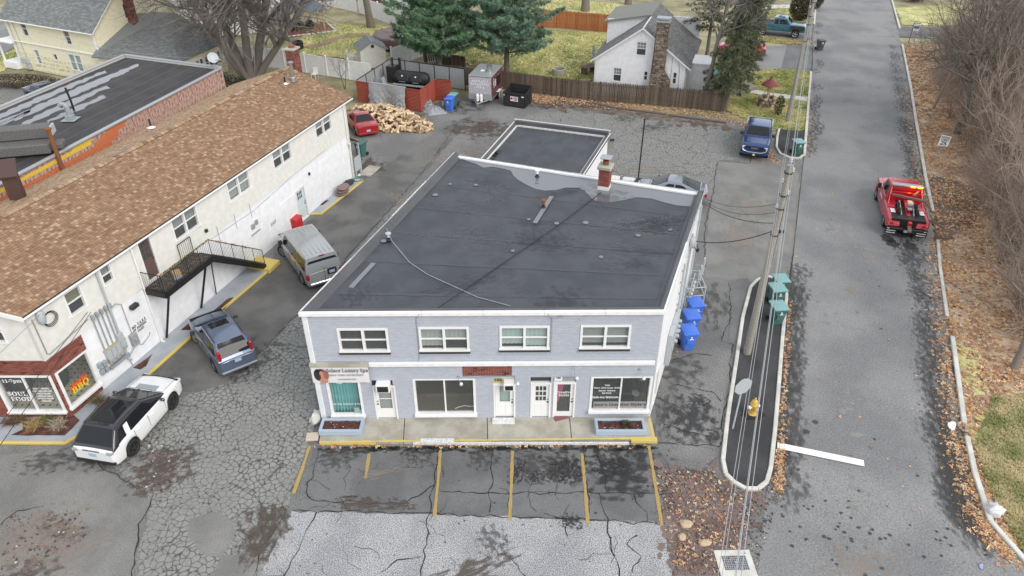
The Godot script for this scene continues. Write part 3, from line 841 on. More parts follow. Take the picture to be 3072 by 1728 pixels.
	for p in [PackedVector2Array([P(-21.72,-20.87),P(-18.08,-20.85),P(-17.66,-21.36),P(-15.61,-27.87),P(-13.56,-33.77)]),PackedVector2Array([P(-13.56,-33.77),P(-13.57,-34.6),P(-14.23,-34.77)]),PackedVector2Array([P(-12.76,-40.54),P(-12.07,-40.6),P(-10.26,-45.42)])]:
		for i in p.size()-1:
			var t: Vector2=(p[i+1]-p[i]).normalized(); var mid: Vector2=(p[i]+p[i+1])*0.5
			var x:=V(t.x,0,t.y)
			ny.bev(V(mid.x,0.064,mid.y),V(p[i].distance_to(p[i+1])+0.08,0.136,0.14),0.03,Basis(x,UPV,x.cross(UPV)))
	struct("kerb",ny,M.yellowkerb)
	for p in [pl([-20.18,-21.56,-20.47,-21.22,-18.26,-21.20,-18.06,-22.10,-18.45,-22.38,-20.50,-22.14]),pl([-17.47,-22.62,-17.63,-21.91,-17.30,-22.62,-17.28,-23.31,-17.48,-23.36]),pl([-17.37,-25.49,-17.15,-25.83,-16.87,-26.50,-16.79,-25.63,-16.94,-25.35]),pl([-15.53,-29.00,-15.19,-30.02,-14.82,-31.09,-14.55,-31.20,-14.72,-29.85,-15.15,-28.77]),pl([-12.62,-41.58,-12.20,-41.69,-11.94,-42.36,-12.27,-42.36]),pl([-11.33,-44.61,-11.06,-44.61,-10.85,-45.23,-11.09,-45.36]),pl([-16.27,-28.35,-15.81,-29.51,-15.78,-28.35])]:
		patch("mulch_bed",p,0.126,M.mulch,0.02)
	# neighbouring drives,paths and lawns behind
	patch("street",pl([-53.07,-71.25,-53.15,-75.83,-53.39,-79.60,-60.23,-90.58,-66.32,-93.95]),0.0,M.road,0.0)
	patch("driveway",pl([24.40,-78.55,29.15,-79.32,32.70,-79.79,29.25,-70.21,26.12,-71.23,23.79,-70.59,22.01,-71.23]),0.0,M.road,0.06)
	patch("driveway",pl([29.81,-79.79,32.59,-79.48,29.29,-70.33,26.43,-70.97]),0.006,M.bay,0.03)
	patch("driveway",pl([26.84,-84.75,29.79,-82.54,32.95,-80.90,35.62,-88.35,31.69,-88.72,27.62,-87.61]),0.001,M.bay,0.05)
	patch("driveway",pl([45.11,-87.61,48.44,-87.24,52.43,-86.88,49.93,-82.04,46.12,-82.37,43.33,-82.87]),0.0,M.bay,0.05)
	var path:=MB.new()
	path.prism(pl([19.98,-64.76,20.37,-66.00,23.19,-63.99,22.88,-62.92]),-0.02,0.03)
	path.prism(pl([22.95,-62.92,23.23,-63.88,26.34,-62.81,25.92,-61.67]),-0.02,0.03)
	struct("path",path,M.paleconcrete)
	var fp:=MB.new()
	fp.prism(pl([30.00,-96.40,30.48,-98.17,39.81,-99.07,39.02,-96.84]),-0.02,0.03)
	struct("path",fp,M.paleconcrete)
	patch("driveway",pl([-48.04,-67.16,-45.15,-66.00,-42.44,-67.16,-40.00,-66.00,-39.22,-60.96,-44.50,-61.16]),0.0,M.lot,0.1)
	lot.set_meta("label","cracked and patched asphalt parking lot round the grey shop building")


# ---------- building helpers ----------
func free_spans(x0: float,x1: float,y0: float,y1: float,holes: Array) -> Array:
	# parts of [x0,x1] that no hole (x0,y0,x1,y1) covers between y0 and y1
	var out:=[[x0,x1]]
	for h in holes:
		if h[3]<=y0+0.001 or h[1]>=y1-0.001: continue
		var nxt:=[]
		for s in out:
			if h[2]<=s[0] or h[0]>=s[1]:
				nxt.append(s)
				continue
			if h[0]>s[0]+0.002: nxt.append([s[0],h[0]])
			if h[2]<s[1]-0.002: nxt.append([h[2],s[1]])
		out=nxt
	return out

func core(b: MB,W: Transform3D,x0: float,x1: float,y0: float,y1: float,holes: Array,thick:=0.2,z:=0.0) -> void:
	var ys:=[y0,y1]
	for h in holes:
		for q in [h[1],h[3]]:
			if q>y0 and q<y1: ys.append(q)
	ys.sort()
	b.xf=W
	for i in ys.size()-1:
		if ys[i+1]-ys[i]<0.002: continue
		for s in free_spans(x0,x1,ys[i],ys[i+1],holes):
			b.span(V(s[0],ys[i],z-thick),V(s[1],ys[i+1],z))
	b.xf=Transform3D()

func bricks(parent: Node,W: Transform3D,x0: float,x1: float,y0: float,y1: float,holes: Array,mats: Array,z: float,limit:=0,odd:=0.0) -> int:
	# running-bond bricks,each standing a few millimetres proud of the mortar; the first `limit` are parts,the rest one mesh
	var full:=MB.new()
	full.bev(Vector3.ZERO,V(0.2,0.062,0.02),0.004)
	var fm:=full.mesh()
	var rest:=[]
	for m in mats: rest.append(MB.new())
	var made:=0
	var row:=0
	var y:=y0
	while y+0.065<=y1+0.001:
		var off:=0.0 if row % 2==0 else -0.105
		for s in free_spans(x0,x1,y,y+0.065,holes):
			var x: float=floor((s[0]-off)/0.21)*0.21+off
			while x<s[1]-0.02:
				var a:=maxf(x,s[0]); var e:=minf(x+0.2,s[1])
				if e-a>0.03:
					var k:=rng.randi() % mats.size()
					if odd>0.0: k=(mats.size()-1) if rng.randf()<odd else rng.randi() % (mats.size()-1)
					var at:=V((a+e)/2,y+0.033,z+R(0.0015))
					if made<limit:
						put("brick",fm,mats[k],parent,W*Transform3D(Basis().scaled(V((e-a)/0.2,1,1)),at))
						made+=1
					else:
						rest[k].xf=W
						rest[k].box(at,V(e-a,0.062,0.02))
				x+=0.21
		y+=0.0725
		row+=1
	for k in mats.size():
		if rest[k].v.size(): stuff(obj("bricks",rest[k],mats[k],parent))
	return made

func clapboards(parent: Node,W: Transform3D,x0: float,x1: float,y0: float,y1: float,holes: Array,m: Material,each:=0.11,top=null,mossy: Material=null,mossy_until:=0.0) -> void:
	# lapped boards; every board is a piece of its own. top(y) gives [left,right] where a gable narrows the wall
	var y:=y0
	while y<y1-0.02:
		var lim:=[x0,x1]
		if top!=null: lim=top.call(y+each*0.5)
		for s in free_spans(lim[0],lim[1],y,y+each*0.8,holes):
			if s[1]-s[0]<0.05: continue
			var b:=MB.new()
			var hh:=minf(each,y1-y)
			b.slab([V(s[0],y,0.034),V(s[1],y,0.034),V(s[1],y+hh-0.012,0.014),V(s[0],y+hh-0.012,0.014)],V(0,0,-0.012))
			obj("clapboard",b,mossy if mossy and y<mossy_until and rng.randf()<0.75 else m,parent,W)
		y+=each

func window(parent: Node,W: Transform3D,x0: float,y0: float,x1: float,y1: float,units:=2,o:={}) -> Node3D:
	# sash window: frame and sashes,panes,what hangs behind them,a dark room behind
	var n:=Node3D.new()
	n.name="window"
	parent.add_child(n,true)
	n.transform=W*T(x0,y0,0)
	var w:=x1-x0; var h:=y1-y0
	var tr: float=o.get("trim",0.09)
	var fm: Material=o.get("mat",M.trim)
	var f:=MB.new()
	f.span(V(0,h-tr,-0.1),V(w,h,0.035)); f.span(V(-0.03,0,-0.1),V(w+0.03,tr*0.9,0.06))
	f.span(V(0,tr*0.9,-0.1),V(tr,h-tr,0.034)); f.span(V(w-tr,tr*0.9,-0.1),V(w,h-tr,0.034))
	var uw:=(w-tr*2)/units
	for i in range(1,units): f.span(V(tr+uw*i-0.05,tr*0.9,-0.1),V(tr+uw*i+0.05,h-tr,0.03))
	var rail: float=o.get("rail",0.5)
	for i in units:
		var a:=tr+uw*i+(0.05 if i>0 else 0.0); var e:=tr+uw*(i+1)-(0.05 if i<units-1 else 0.0)
		var my:=tr+(h-tr*2)*rail
		if rail>0.0: f.span(V(a,my-0.022,-0.06),V(e,my+0.022,0.0))
		if o.get("bars",0):
			for k in range(1,3): f.span(V(lerpf(a,e,k/3.0)-0.012,my,-0.05),V(lerpf(a,e,k/3.0)+0.012,h-tr,-0.02))
			f.span(V(a,(my+h-tr)/2-0.012,-0.05),V(e,(my+h-tr)/2+0.012,-0.021))
		for k in 2:
			var p:=MB.new()
			var ya:=tr*0.9 if k==0 else my; var yb:=my if k==0 else h-tr
			if rail<=0.0:
				if k==1: continue
				yb=h-tr
			p.quad(V(a,ya,-0.045-0.02*k),V(e,ya,-0.045-0.02*k),V(e,yb,-0.045-0.02*k),V(a,yb,-0.045-0.02*k))
			obj("pane",p,M.pane,n)
		var drop: float=o.get("drop",[0.5,0.45])[i % 2]
		if drop>0.0:
			var c:=MB.new()
			var cm: Material=o.get("cover",M.blind)
			var ye:=h-tr-(h-tr*2)*drop
			if o.get("slats",false):
				var yy:=ye
				while yy<h-tr:
					c.box(V((a+e)/2,yy,-0.12),V(e-a,0.004,0.03),Basis(Vector3.RIGHT,0.9))
					yy+=0.028
			else:
				var rows:=[]
				for q in 17:
					var xx:=lerpf(a,e,q/16.0)
					var zz:=-0.12+0.018*sin(q*1.9)
					rows.append([V(xx,ye,zz),V(xx,h-tr,zz)])
				c.grid(rows)
			obj("blind" if o.get("slats",false) else "curtain",c,cm,n)
	obj("frame",f,fm,n)
	var r:=MB.new()
	var dp: float=o.get("depth",0.5)
	r.quad(V(0,0,-dp),V(w,0,-dp),V(w,h,-dp),V(0,h,-dp))
	r.quad(V(0,0,-0.1),V(w,0,-0.1),V(w,0,-dp),V(0,0,-dp))
	r.quad(V(0,h,-dp),V(w,h,-dp),V(w,h,-0.1),V(0,h,-0.1))
	r.quad(V(0,0,-0.1),V(0,0,-dp),V(0,h,-dp),V(0,h,-0.1))
	r.quad(V(w,0,-dp),V(w,0,-0.1),V(w,h,-0.1),V(w,h,-dp))
	obj("reveal",r,M.interior,n)
	return n

func door(parent: Node,W: Transform3D,x: float,y: float,w: float,h: float,o:={}) -> Node3D:
	var n:=Node3D.new()
	n.name="door"
	parent.add_child(n,true)
	n.transform=W*T(x,y,0)
	var m: Material=o.get("mat",M.trim)
	var f:=MB.new()
	f.span(V(-0.07,0,-0.14),V(0,h+0.07,0.02)); f.span(V(w,0,-0.14),V(w+0.07,h+0.07,0.02)); f.span(V(0,h,-0.14),V(w,h+0.07,0.02))
	obj("frame",f,o.get("trim",M.trim),n)
	var g: Array=o.get("glass",[0.2,0.5,0.8,0.92])   # as parts of the leaf
	var gx0: float=g[0]*w; var gx1: float=g[2]*w; var gy0: float=g[1]*h; var gy1: float=g[3]*h
	var d:=MB.new()
	core(d,Transform3D(),0.005,w-0.005,0.01,h-0.005,[[gx0,gy0,gx1,gy1]],0.045,-0.05)
	for q in o.get("panels",[[0.14,0.08,0.46,0.4],[0.54,0.08,0.86,0.4]]):
		d.bev(V((q[0]+q[2])/2*w,(q[1]+q[3])/2*h,-0.048),V((q[2]-q[0])*w,(q[3]-q[1])*h,0.02),0.012)
	var cols: int=o.get("cols",1); var rows: int=o.get("rows",1)
	for i in range(1,cols): d.span(V(lerpf(gx0,gx1,float(i)/cols)-0.014,gy0,-0.08),V(lerpf(gx0,gx1,float(i)/cols)+0.014,gy1,-0.045))
	for i in range(1,rows): d.span(V(gx0,lerpf(gy0,gy1,float(i)/rows)-0.014,-0.081),V(gx1,lerpf(gy0,gy1,float(i)/rows)+0.014,-0.0455))
	obj("leaf",d,m,n)
	var p:=MB.new()
	p.quad(V(gx0,gy0,-0.07),V(gx1,gy0,-0.07),V(gx1,gy1,-0.07),V(gx0,gy1,-0.07))
	obj("pane",p,M.pane,n)
	var k:=MB.new()
	k.span(V(gx0-0.02,gy0-0.02,-0.3),V(gx1+0.02,gy1+0.02,-0.14))
	obj("backing",k,o.get("back",M.interior),n)
	var hd:=MB.new()
	hd.blob(V(w*(0.92 if o.get("knob",1)==1 else 0.08),h*0.46,-0.02),Vector3.ONE*0.035,0.0)
	hd.blob(V(w*(0.92 if o.get("knob",1)==1 else 0.08),h*0.54,-0.03),Vector3.ONE*0.025,0.0)
	obj("handle",hd,M.dark,n)
	return n

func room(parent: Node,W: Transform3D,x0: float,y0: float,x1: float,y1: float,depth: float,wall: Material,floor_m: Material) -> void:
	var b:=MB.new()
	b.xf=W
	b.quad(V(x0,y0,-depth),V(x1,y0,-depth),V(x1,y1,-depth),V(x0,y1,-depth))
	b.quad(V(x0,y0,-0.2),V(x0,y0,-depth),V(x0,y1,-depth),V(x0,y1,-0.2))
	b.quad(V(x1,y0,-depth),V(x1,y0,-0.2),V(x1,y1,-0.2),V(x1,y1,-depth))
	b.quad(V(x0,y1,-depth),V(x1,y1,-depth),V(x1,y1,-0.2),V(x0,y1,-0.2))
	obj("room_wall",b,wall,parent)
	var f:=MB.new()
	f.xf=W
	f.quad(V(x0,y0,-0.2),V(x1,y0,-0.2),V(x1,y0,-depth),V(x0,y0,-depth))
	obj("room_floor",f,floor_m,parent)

func shop_window(parent: Node,W: Transform3D,x0: float,y0: float,x1: float,y1: float,panes:=1,tr:=0.1,sill:=0.16) -> Node3D:
	var n:=Node3D.new()
	n.name="shop_window"
	parent.add_child(n,true)
	n.transform=W*T(x0,y0,0)
	var w:=x1-x0; var h:=y1-y0
	var f:=MB.new()
	f.bev(V(w/2,sill/2,0.0),V(w+0.06,sill,0.26),0.02)
	f.span(V(0,sill,-0.12),V(tr,h,0.03)); f.span(V(w-tr,sill,-0.12),V(w,h,0.03)); f.span(V(tr,h-tr*0.5,-0.12),V(w-tr,h,0.028))
	for i in range(1,panes): f.span(V(lerpf(tr,w-tr,float(i)/panes)-0.03,sill,-0.08),V(lerpf(tr,w-tr,float(i)/panes)+0.03,h-tr*0.5,0.01))
	obj("frame",f,M.white,n)
	for i in panes:
		var p:=MB.new()
		var a:=lerpf(tr,w-tr,float(i)/panes); var e:=lerpf(tr,w-tr,float(i+1)/panes)
		p.quad(V(a,sill,-0.04),V(e,sill,-0.04),V(e,h-tr*0.5,-0.04),V(a,h-tr*0.5,-0.04))
		obj("pane",p,M.pane,n)
	return n

func drapes(parent: Node,W: Transform3D,x0: float,x1: float,y0: float,y1: float,z: float,m: Material,amp:=0.05,folds:=9) -> void:
	var rows:=[]
	for i in folds*6+1:
		var t:=float(i)/(folds*6)
		var zz:=z+amp*sin(t*folds*TAU)+0.3*amp*sin(t*folds*2.7)
		rows.append([V(lerpf(x0,x1,t),y0,zz),V(lerpf(x0,x1,t),y1,zz*0.6+z*0.4)])
	var b:=MB.new()
	b.xf=W
	b.grid(rows)
	obj("curtain",b,m,parent)

func lamp_arm(parent: Node,W: Transform3D,x: float,y: float,drop:=0.35) -> void:
	var n:=Node3D.new()
	n.name="lamp"
	parent.add_child(n,true)
	n.transform=W*T(x,y,0)
	var b:=MB.new()
	b.lathe([P(0.06,0),P(0.06,0.03),P(0.02,0.05)],10,Vector3.ZERO,Basis(Vector3.RIGHT,PI/2))
	b.tube([V(0,0,0.04),V(0.02,-0.05,0.12),V(0.06,-drop*0.8,0.2),V(0.1,-drop,0.3)],0.014,6)
	obj("arm",b,M.greymetal,n)
	var g:=MB.new()
	g.blob(V(0.13,-drop-0.02,0.34),V(0.07,0.07,0.08),0.0)
	obj("bulb",g,M.trim,n)

func aircon(parent: Node,W: Transform3D,x: float,y: float,w:=0.55,h:=0.42) -> void:
	var n:=Node3D.new()
	n.name="air_conditioner"
	parent.add_child(n,true)
	n.transform=W*T(x,y,0)
	var b:=MB.new()
	b.bev(V(w/2,h/2,0.1),V(w,h,0.4),0.02)
	obj("case",b,M.trim,n)
	var g:=MB.new()
	g.span(V(0.06,0.05,0.295),V(w-0.06,h-0.08,0.306))
	for i in 9: g.span(V(0.06,0.06+i*(h-0.16)/8.0,0.306),V(w-0.06,0.07+i*(h-0.16)/8.0,0.316))
	obj("grille",g,M.dark,n)

func planks_roof_edge(b: MB,poly: PackedVector2Array,y: float,w: float,h: float) -> void:
	for i in poly.size():
		var a:=poly[i]; var e:=poly[(i+1) % poly.size()]
		var t:=(e-a).normalized(); var x:=V(t.x,0,t.y)
		var mid:=(a+e)*0.5
		b.bev(V(mid.x,y,mid.y),V(a.distance_to(e)+w*0.5,h,w),0.02,Basis(x,UPV,x.cross(UPV)))


# ---------- the grey two-storey shop building ----------
func storefront_building() -> void:
	var FL:=P(-7.98,-22.16); var FR:=P(5.78,-22.29); var RR:=P(9.49,-32.44); var RL:=P(-3.17,-37.23)
	var t:=thing("storefront_building","two-storey grey painted brick shop building with flat dark roof in the middle","building")
	var W:=wallframe(FL,FR)
	var wid:=FL.distance_to(FR)
	var WR:=wallframe(FR,RR)
	var H:=5.5
	# openings of the front wall
	var holes:=[[1.25,3.7,3.2,4.86],[4.38,3.72,6.32,4.9],[7.5,3.78,9.43,4.93],[10.62,3.8,12.58,4.95],
		[0.46,0.24,1.84,2.19],[2.3,0.12,3.15,2.22],[3.96,0.28,6.5,2.28],[7.22,0.12,8.1,2.3],[8.74,0.12,9.56,2.33],[9.66,0.12,10.57,2.34],[11.18,0.4,13.68,2.34]]
	var redpanel:=[5.99,2.43,7.99,3.0]
	var b:=MB.new()
	core(b,W,0,wid,0,H,holes,0.2,-0.008)
	obj("wall",b,M.paintmortar,t)
	var noband:=[[0,2.97,wid,3.22],redpanel]
	bricks(t,W,0.0,wid,0.13,5.42,holes+noband,[M.paintbrick0,M.paintbrick1,M.paintbrick2],-0.005,150)
	var pm:=MB.new()
	pm.xf=W
	pm.span(V(5.99,2.43,-0.03),V(7.99,3.0,-0.001))
	obj("mortar",pm,M.mortar,t)
	bricks(t,W,6.0,7.98,2.44,3.0,[],[M.brick0,M.brick1,M.brick2,M.brick3],0.003,90,0.12)
	# side and back walls,floors inside the shell
	var sw:=MB.new()
	var wr:=FR.distance_to(RR)
	core(sw,WR,0,wr,0,H,[[0.35,0.5,1.0,2.3]],0.2)
	core(sw,wallframe(RR,RL),0,RR.distance_to(RL),0,H,[],0.2)
	core(sw,wallframe(RL,FL),0,RL.distance_to(FL),0,H,[],0.2)
	obj("wall",sw,M.whitewall,t)
	window(t,WR,0.35,0.5,1.0,2.3,1,{"drop": [0.0,0.0],"rail": 0.0})
	var fl:=MB.new()
	fl.prism(PackedVector2Array([FL.lerp(RR,0.01),FR.lerp(RL,0.01),RR.lerp(FL,0.01),RL.lerp(FR,0.01)]),2.9,3.0,true)
	obj("upper_floor",fl,M.interiorwall,t)
	# cornice,band and roof
	var tr:=MB.new()
	tr.xf=W
	for i in 6: tr.bev(V(lerpf(-0.06,wid+0.06,(i+0.5)/6.0),5.57,0.05),V((wid+0.12)/6.0-0.006,0.17,0.14),0.015)
	tr.bev(V((2.3+13.66)/2,3.1,0.05),V(13.66-2.3,0.2,0.12),0.02)
	obj("cornice",tr,M.white,t)
	var ed:=MB.new()
	planks_roof_edge(ed,PackedVector2Array([FR,RR]),5.59,0.1,0.14)
	planks_roof_edge(ed,PackedVector2Array([RL,FL]),5.63,0.06,0.14)
	planks_roof_edge(ed,PackedVector2Array([RR,RL]),5.48,0.08,0.1)
	obj("roof_edge",ed,M.white,t)
	var rf:=MB.new()
	var inn:=PackedVector2Array([FL.lerp(RR,0.012),FR.lerp(RL,0.012),RR,RL])
	# the deck falls gently to the back
	var q:=[V(inn[0].x,5.46,inn[0].y),V(inn[1].x,5.46,inn[1].y),V(inn[2].x,5.4,inn[2].y),V(inn[3].x,5.4,inn[3].y)]
	rf.slab(q,V(0,-0.1,0))
	var roof:=obj("roof",rf,M.epdm,t)
	# upstands lapped with membrane on three sides
	var up:=MB.new()
	for s in [[FL,FR],[FR,RR],[RL,FL]]:
		var a: Vector2=s[0]; var e: Vector2=s[1]
		var d:=(e-a).normalized(); var nrm:=d.orthogonal()   # points inwards or outwards; pick inwards
		if nrm.dot((RR+RL+FL+FR)/4-a)<0: nrm=-nrm
		var lowa:=5.46 if a!=RR and a!=RL else 5.4; var lowe:=5.46 if e!=RR and e!=RL else 5.4
		var A:=V(a.x,0,a.y); var E:=V(e.x,0,e.y); var N:=V(nrm.x,0,nrm.y)
		var prof:=[P(0.0,5.645),P(0.16,5.655),P(0.22,5.63),P(0.3,5.5),P(0.4,5.463)]
		var rows:=[]
		for i in 9:
			var line:=[]
			for p in prof:
				var k:=i/8.0
				line.append(A.lerp(E,k)+N*p.x+V(0,p.y-(0.04 if p.x>0.3 else 0.0)*(lerpf(5.46-lowa,5.46-lowe,k)/0.06),0))
			rows.append(line)
		up.grid(rows,true)
	obj("upstand",up,M.epdmdark,roof)
	# seams of the sheets run across the roof
	for i in 6:
		var k:=(i+0.6)/6.0
		var a:=FL.lerp(RL,k); var e:=FR.lerp(RR,k)
		var se:=MB.new()
		ribbon(se,PackedVector2Array([a.lerp(e,0.03),e.lerp(a,0.03)]),0.14,5.468-0.06*k,0.02,0.12)
		obj("seam",se,M.seamtape,roof)
	for s in [[P(-6.45,-24.06),P(-5.83,-25.94)],[P(1.05,-29.43),P(1.96,-32.21)]]:
		var se:=MB.new()
		ribbon(se,PackedVector2Array([s[0],s[1]]),0.22,5.475)
		obj("repair_strip",se,M.patchgrey,roof)
	for p in [V(-3.81,5.45,-32.4),V(-3.16,5.45,-33.63),V(-1.84,5.45,-33.53),V(0.03,5.5,-26.89),V(7.8,5.45,-25.8),V(7.2,5.45,-28.84),V(3.41,5.45,-29.52),V(5.66,5.45,-28.33),V(3.81,5.45,-26.47),V(0.78,5.45,-29.83),V(2.06,5.45,-29.45),V(-5.68,5.5,-27.75)]:
		var pg:=MB.new()
		var sx:=rng.randf_range(0.08,0.17)
		pg.lathe([P(sx,0),P(sx,0.012),P(sx*0.7,0.02),P(0,0.022)],14)
		obj("plug",pg,M.patchgrey,roof,T(p.x,p.y+0.0,p.z))
	# scuffs,dust and old ponding rings on the membrane
	for e in [["roofdust",0.14,0.142,0.15,0.3,7,14],["roofdark",0.035,0.037,0.041,0.26,8,14]]:
		var dm:=mat(e[0],1,1,1,0.6)
		dm.albedo_color=C(e[1],e[2],e[3]); dm.albedo_texture=stain_tex(e[5],e[4]); dm.transparency=BaseMaterial3D.TRANSPARENCY_ALPHA
		var db:=MB.new()
		for i in e[6]:
			var kx:=rng.randf_range(0.08,0.92); var kz:=rng.randf_range(0.05,0.85)
			stain(db,FL.lerp(FR,kx).lerp(RL.lerp(RR,kx),kz),P(rng.randf_range(1.0,3.4),rng.randf_range(0.7,2.0)),-0.1+R(0.4),5.472-0.06*kz+i*0.0003)
		obj("roof_stain",db,dm,roof,T(0,0.004 if e[5]==8 else 0.0,0))
	# standing water along the low back edge: an uneven pool that mirrors the sky
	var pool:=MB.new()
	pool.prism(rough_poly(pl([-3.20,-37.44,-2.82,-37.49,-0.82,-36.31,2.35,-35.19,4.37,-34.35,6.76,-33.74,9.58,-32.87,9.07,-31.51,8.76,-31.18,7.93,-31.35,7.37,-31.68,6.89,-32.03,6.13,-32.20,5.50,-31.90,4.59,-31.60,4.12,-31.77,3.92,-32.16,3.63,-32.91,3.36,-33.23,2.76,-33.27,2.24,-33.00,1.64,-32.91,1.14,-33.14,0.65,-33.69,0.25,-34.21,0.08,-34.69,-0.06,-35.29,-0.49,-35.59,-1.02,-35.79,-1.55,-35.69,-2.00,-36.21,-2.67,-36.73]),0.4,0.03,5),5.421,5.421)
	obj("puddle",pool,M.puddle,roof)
	# vents
	for p in [[V(1.51,5.45,-31),0.45,"rust"],[V(-5.45,5.5,-27.78),0.4,"palemetal"],[V(1.31,5.42,-34.55),0.42,"white"]]:
		var vp:=Node3D.new()
		vp.name="roof_vent"
		roof.add_child(vp,true)
		vp.position=p[0]
		var s:=MB.new()
		s.lathe([P(0.12,-0.02),P(0.11,0.05),P(0.065,0.1),P(0.065,p[1]*0.6)],12)
		obj("boot",s,M.black,vp)
		var s2:=MB.new()
		s2.lathe([P(0.075,p[1]*0.45),P(0.075,p[1]*0.8),P(0.13,p[1]*0.85),P(0.13,p[1]*0.95),P(0,p[1])],12)
		obj("cap",s2,M[p[2]],vp)
	# chimney at the back
	var ch:=Node3D.new()
	ch.name="chimney"
	t.add_child(ch,true)
	var cb:=V(4.66,5.4,-33.32)
	ch.transform=Transform3D(Basis(UPV,atan2(10.1,3.7)-PI/2),V(cb.x,5.3,cb.z+0.1))
	var st:=MB.new()
	st.span(V(-0.28,0.0,-0.28),V(0.28,0.32,0.28))
	obj("base",st,M.dirtywhite,ch)
	var mo:=MB.new()
	mo.span(V(-0.262,0.3,-0.262),V(0.262,1.22,0.262))
	obj("mortar",mo,M.brick3,ch)
	for k in 4:
		var F:=Transform3D(Basis(UPV,k*PI/2),Vector3.ZERO)*T(-0.27,0,0.265)
		bricks(ch,F,0.0,0.54,0.33,1.2,[],[M.brick0,M.brick1,M.brick2],0.0,30)
	var cc:=MB.new()
	cc.bev(V(0,1.31,0),V(0.72,0.22,0.72),0.05)
	obj("crown",cc,M.concrete,ch)
	var cf:=MB.new()
	cf.lathe([P(0.15,1.4),P(0.15,1.62),P(0.17,1.66)],14)
	obj("flue",cf,M.rust,ch)
	var cx:=MB.new()
	cx.bev(V(0,1.8,0),V(0.56,0.05,0.56),0.02)
	for q2 in [[-1,-1],[1,-1],[-1,1],[1,1]]: cx.box(V(q2[0]*0.2,1.62,q2[1]*0.2),V(0.02,0.36,0.02))
	obj("cap",cx,M.greymetal,ch)
	# upper windows
	window(t,W,1.25,3.7,3.2,4.86,2,{"cover": M.interiorwall,"drop": [0.0,0.0]})
	window(t,W,4.38,3.72,6.32,4.9,2,{"cover": M.curtain,"drop": [0.9,0.55]})
	window(t,W,7.5,3.78,9.43,4.93,2,{"cover": M.blindlight,"drop": [0.88,0.97]})
	window(t,W,10.62,3.8,12.58,4.95,2,{"cover": M.blind,"drop": [0.86,0.86],"slats": true})
	for h in holes.slice(0,4):
		var sl:=MB.new()
		sl.xf=W
		sl.bev(V((h[0]+h[2])/2,h[1]-0.055,0.03),V(h[2]-h[0]+0.06,0.075,0.1),0.01)
		obj("sill",sl,M.dark,t)
		var rl:=MB.new()
		rl.xf=W
		var xx: float=h[0]-0.06
		while xx<h[2]+0.02:
			rl.box(V(xx+0.035,h[1]-0.155,0.012),V(0.064,0.11,0.05))
			xx+=0.075
		obj("sill_course",rl,M.paintbrick0,t)
	# ground floor: spa window with its curtains
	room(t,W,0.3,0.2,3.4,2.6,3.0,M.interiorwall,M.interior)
	shop_window(t,W,0.46,0.24,1.84,2.19,1)
	drapes(t,W,0.5,1.8,0.3,2.3,-0.32,M.tealcurtain,0.05,10)
	lettering("window_text","Luxury  Skin  Eyebrows  & Waxing",0.085,M.trim,t,W*T(1.15,0.93,-0.03),"Droid Serif",400,0.75)
	lettering("house_number","186",0.11,M.trim,t,W*T(0.98,2.08,-0.025),"Droid Sans",700)
	var no:=MB.new()
	no.xf=W
	no.span(V(1.42,0.44,-0.035),V(1.64,0.72,-0.03)); no.span(V(1.66,0.42,-0.035),V(1.74,0.6,-0.031))
	obj("notice",no,M.blindlight,t)
	door(t,W,2.38,0.13,0.78,1.72,{"glass": [0.17,0.3,0.83,0.93],"panels": [],"rows": 2,"back": M.curtain,"knob": 0})
	var tb:=MB.new()
	tb.xf=W
	tb.span(V(2.3,1.92,-0.12),V(3.22,2.21,-0.06))
	obj("transom",tb,M.dark,t)
	aircon(t,W,2.5,1.8,0.56,0.42)
	# middle window: an empty room with a green wall
	var green:=mat("greenwall",0.09,0.17,0.08,0.9)
	var wood:=two("woodfloor",[0.07,0.045,0.025],[0.12,0.08,0.045],0.8,0.02,0.4,95)
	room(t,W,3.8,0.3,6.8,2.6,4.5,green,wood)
	shop_window(t,W,3.96,0.28,6.5,2.28,2)
	var cord:=MB.new()
	cord.xf=W
	cord.tube([V(5.6,0.52,-0.15),V(5.75,0.56,-0.2),V(6.0,0.62,-0.22),V(6.2,0.6,-0.2),V(6.4,0.66,-0.15)],0.012,5)
	obj("cord",cord,M.trim,t)
	# door 188 with its unit above
	door(t,W,7.29,0.16,0.76,1.76,{"glass": [0.24,0.46,0.8,0.95],"back": M.blindlight})
	var tb2:=MB.new()
	tb2.xf=W
	tb2.span(V(7.22,1.99,-0.12),V(8.1,2.29,-0.05))
	obj("transom",tb2,mat("faded_yellow",0.52,0.43,0.22,0.8),t)
	lettering("house_number","188",0.13,M.dark,t,W*T(7.42,2.17,-0.04),"Droid Serif",700)
	aircon(t,W,7.64,1.86,0.44,0.36)
	room(t,W,7.0,0.3,8.5,2.6,2.0,M.interior,M.interior)
	# pair of salon doors
	door(t,W,8.81,0.14,0.7,1.82,{"glass": [0.2,0.48,0.82,0.92],"cols": 3,"rows": 3})
	door(t,W,9.74,0.14,0.78,1.84,{"glass": [0.13,0.14,0.82,0.96],"panels": [],"knob": 1})
	var tp:=MB.new()
	tp.xf=W
	tp.quad(V(8.76,2.05,-0.06),V(9.54,2.05,-0.06),V(9.54,2.3,-0.06),V(8.76,2.3,-0.06))
	obj("transom",tp,M.pane,t)
	var tq:=MB.new()
	tq.xf=W
	tq.span(V(9.68,2.06,-0.14),V(10.55,2.31,-0.06))
	obj("transom",tq,M.greymetal,t)
	var tw:=MB.new()
	tw.xf=W
	tw.span(V(9.7,2.1,-0.06),V(10.02,2.33,-0.045))
	obj("number_plate",tw,M.trim,t)
	lettering("house_number","190",0.08,M.dark,t,W*T(9.86,2.26,-0.035),"Droid Sans",700)
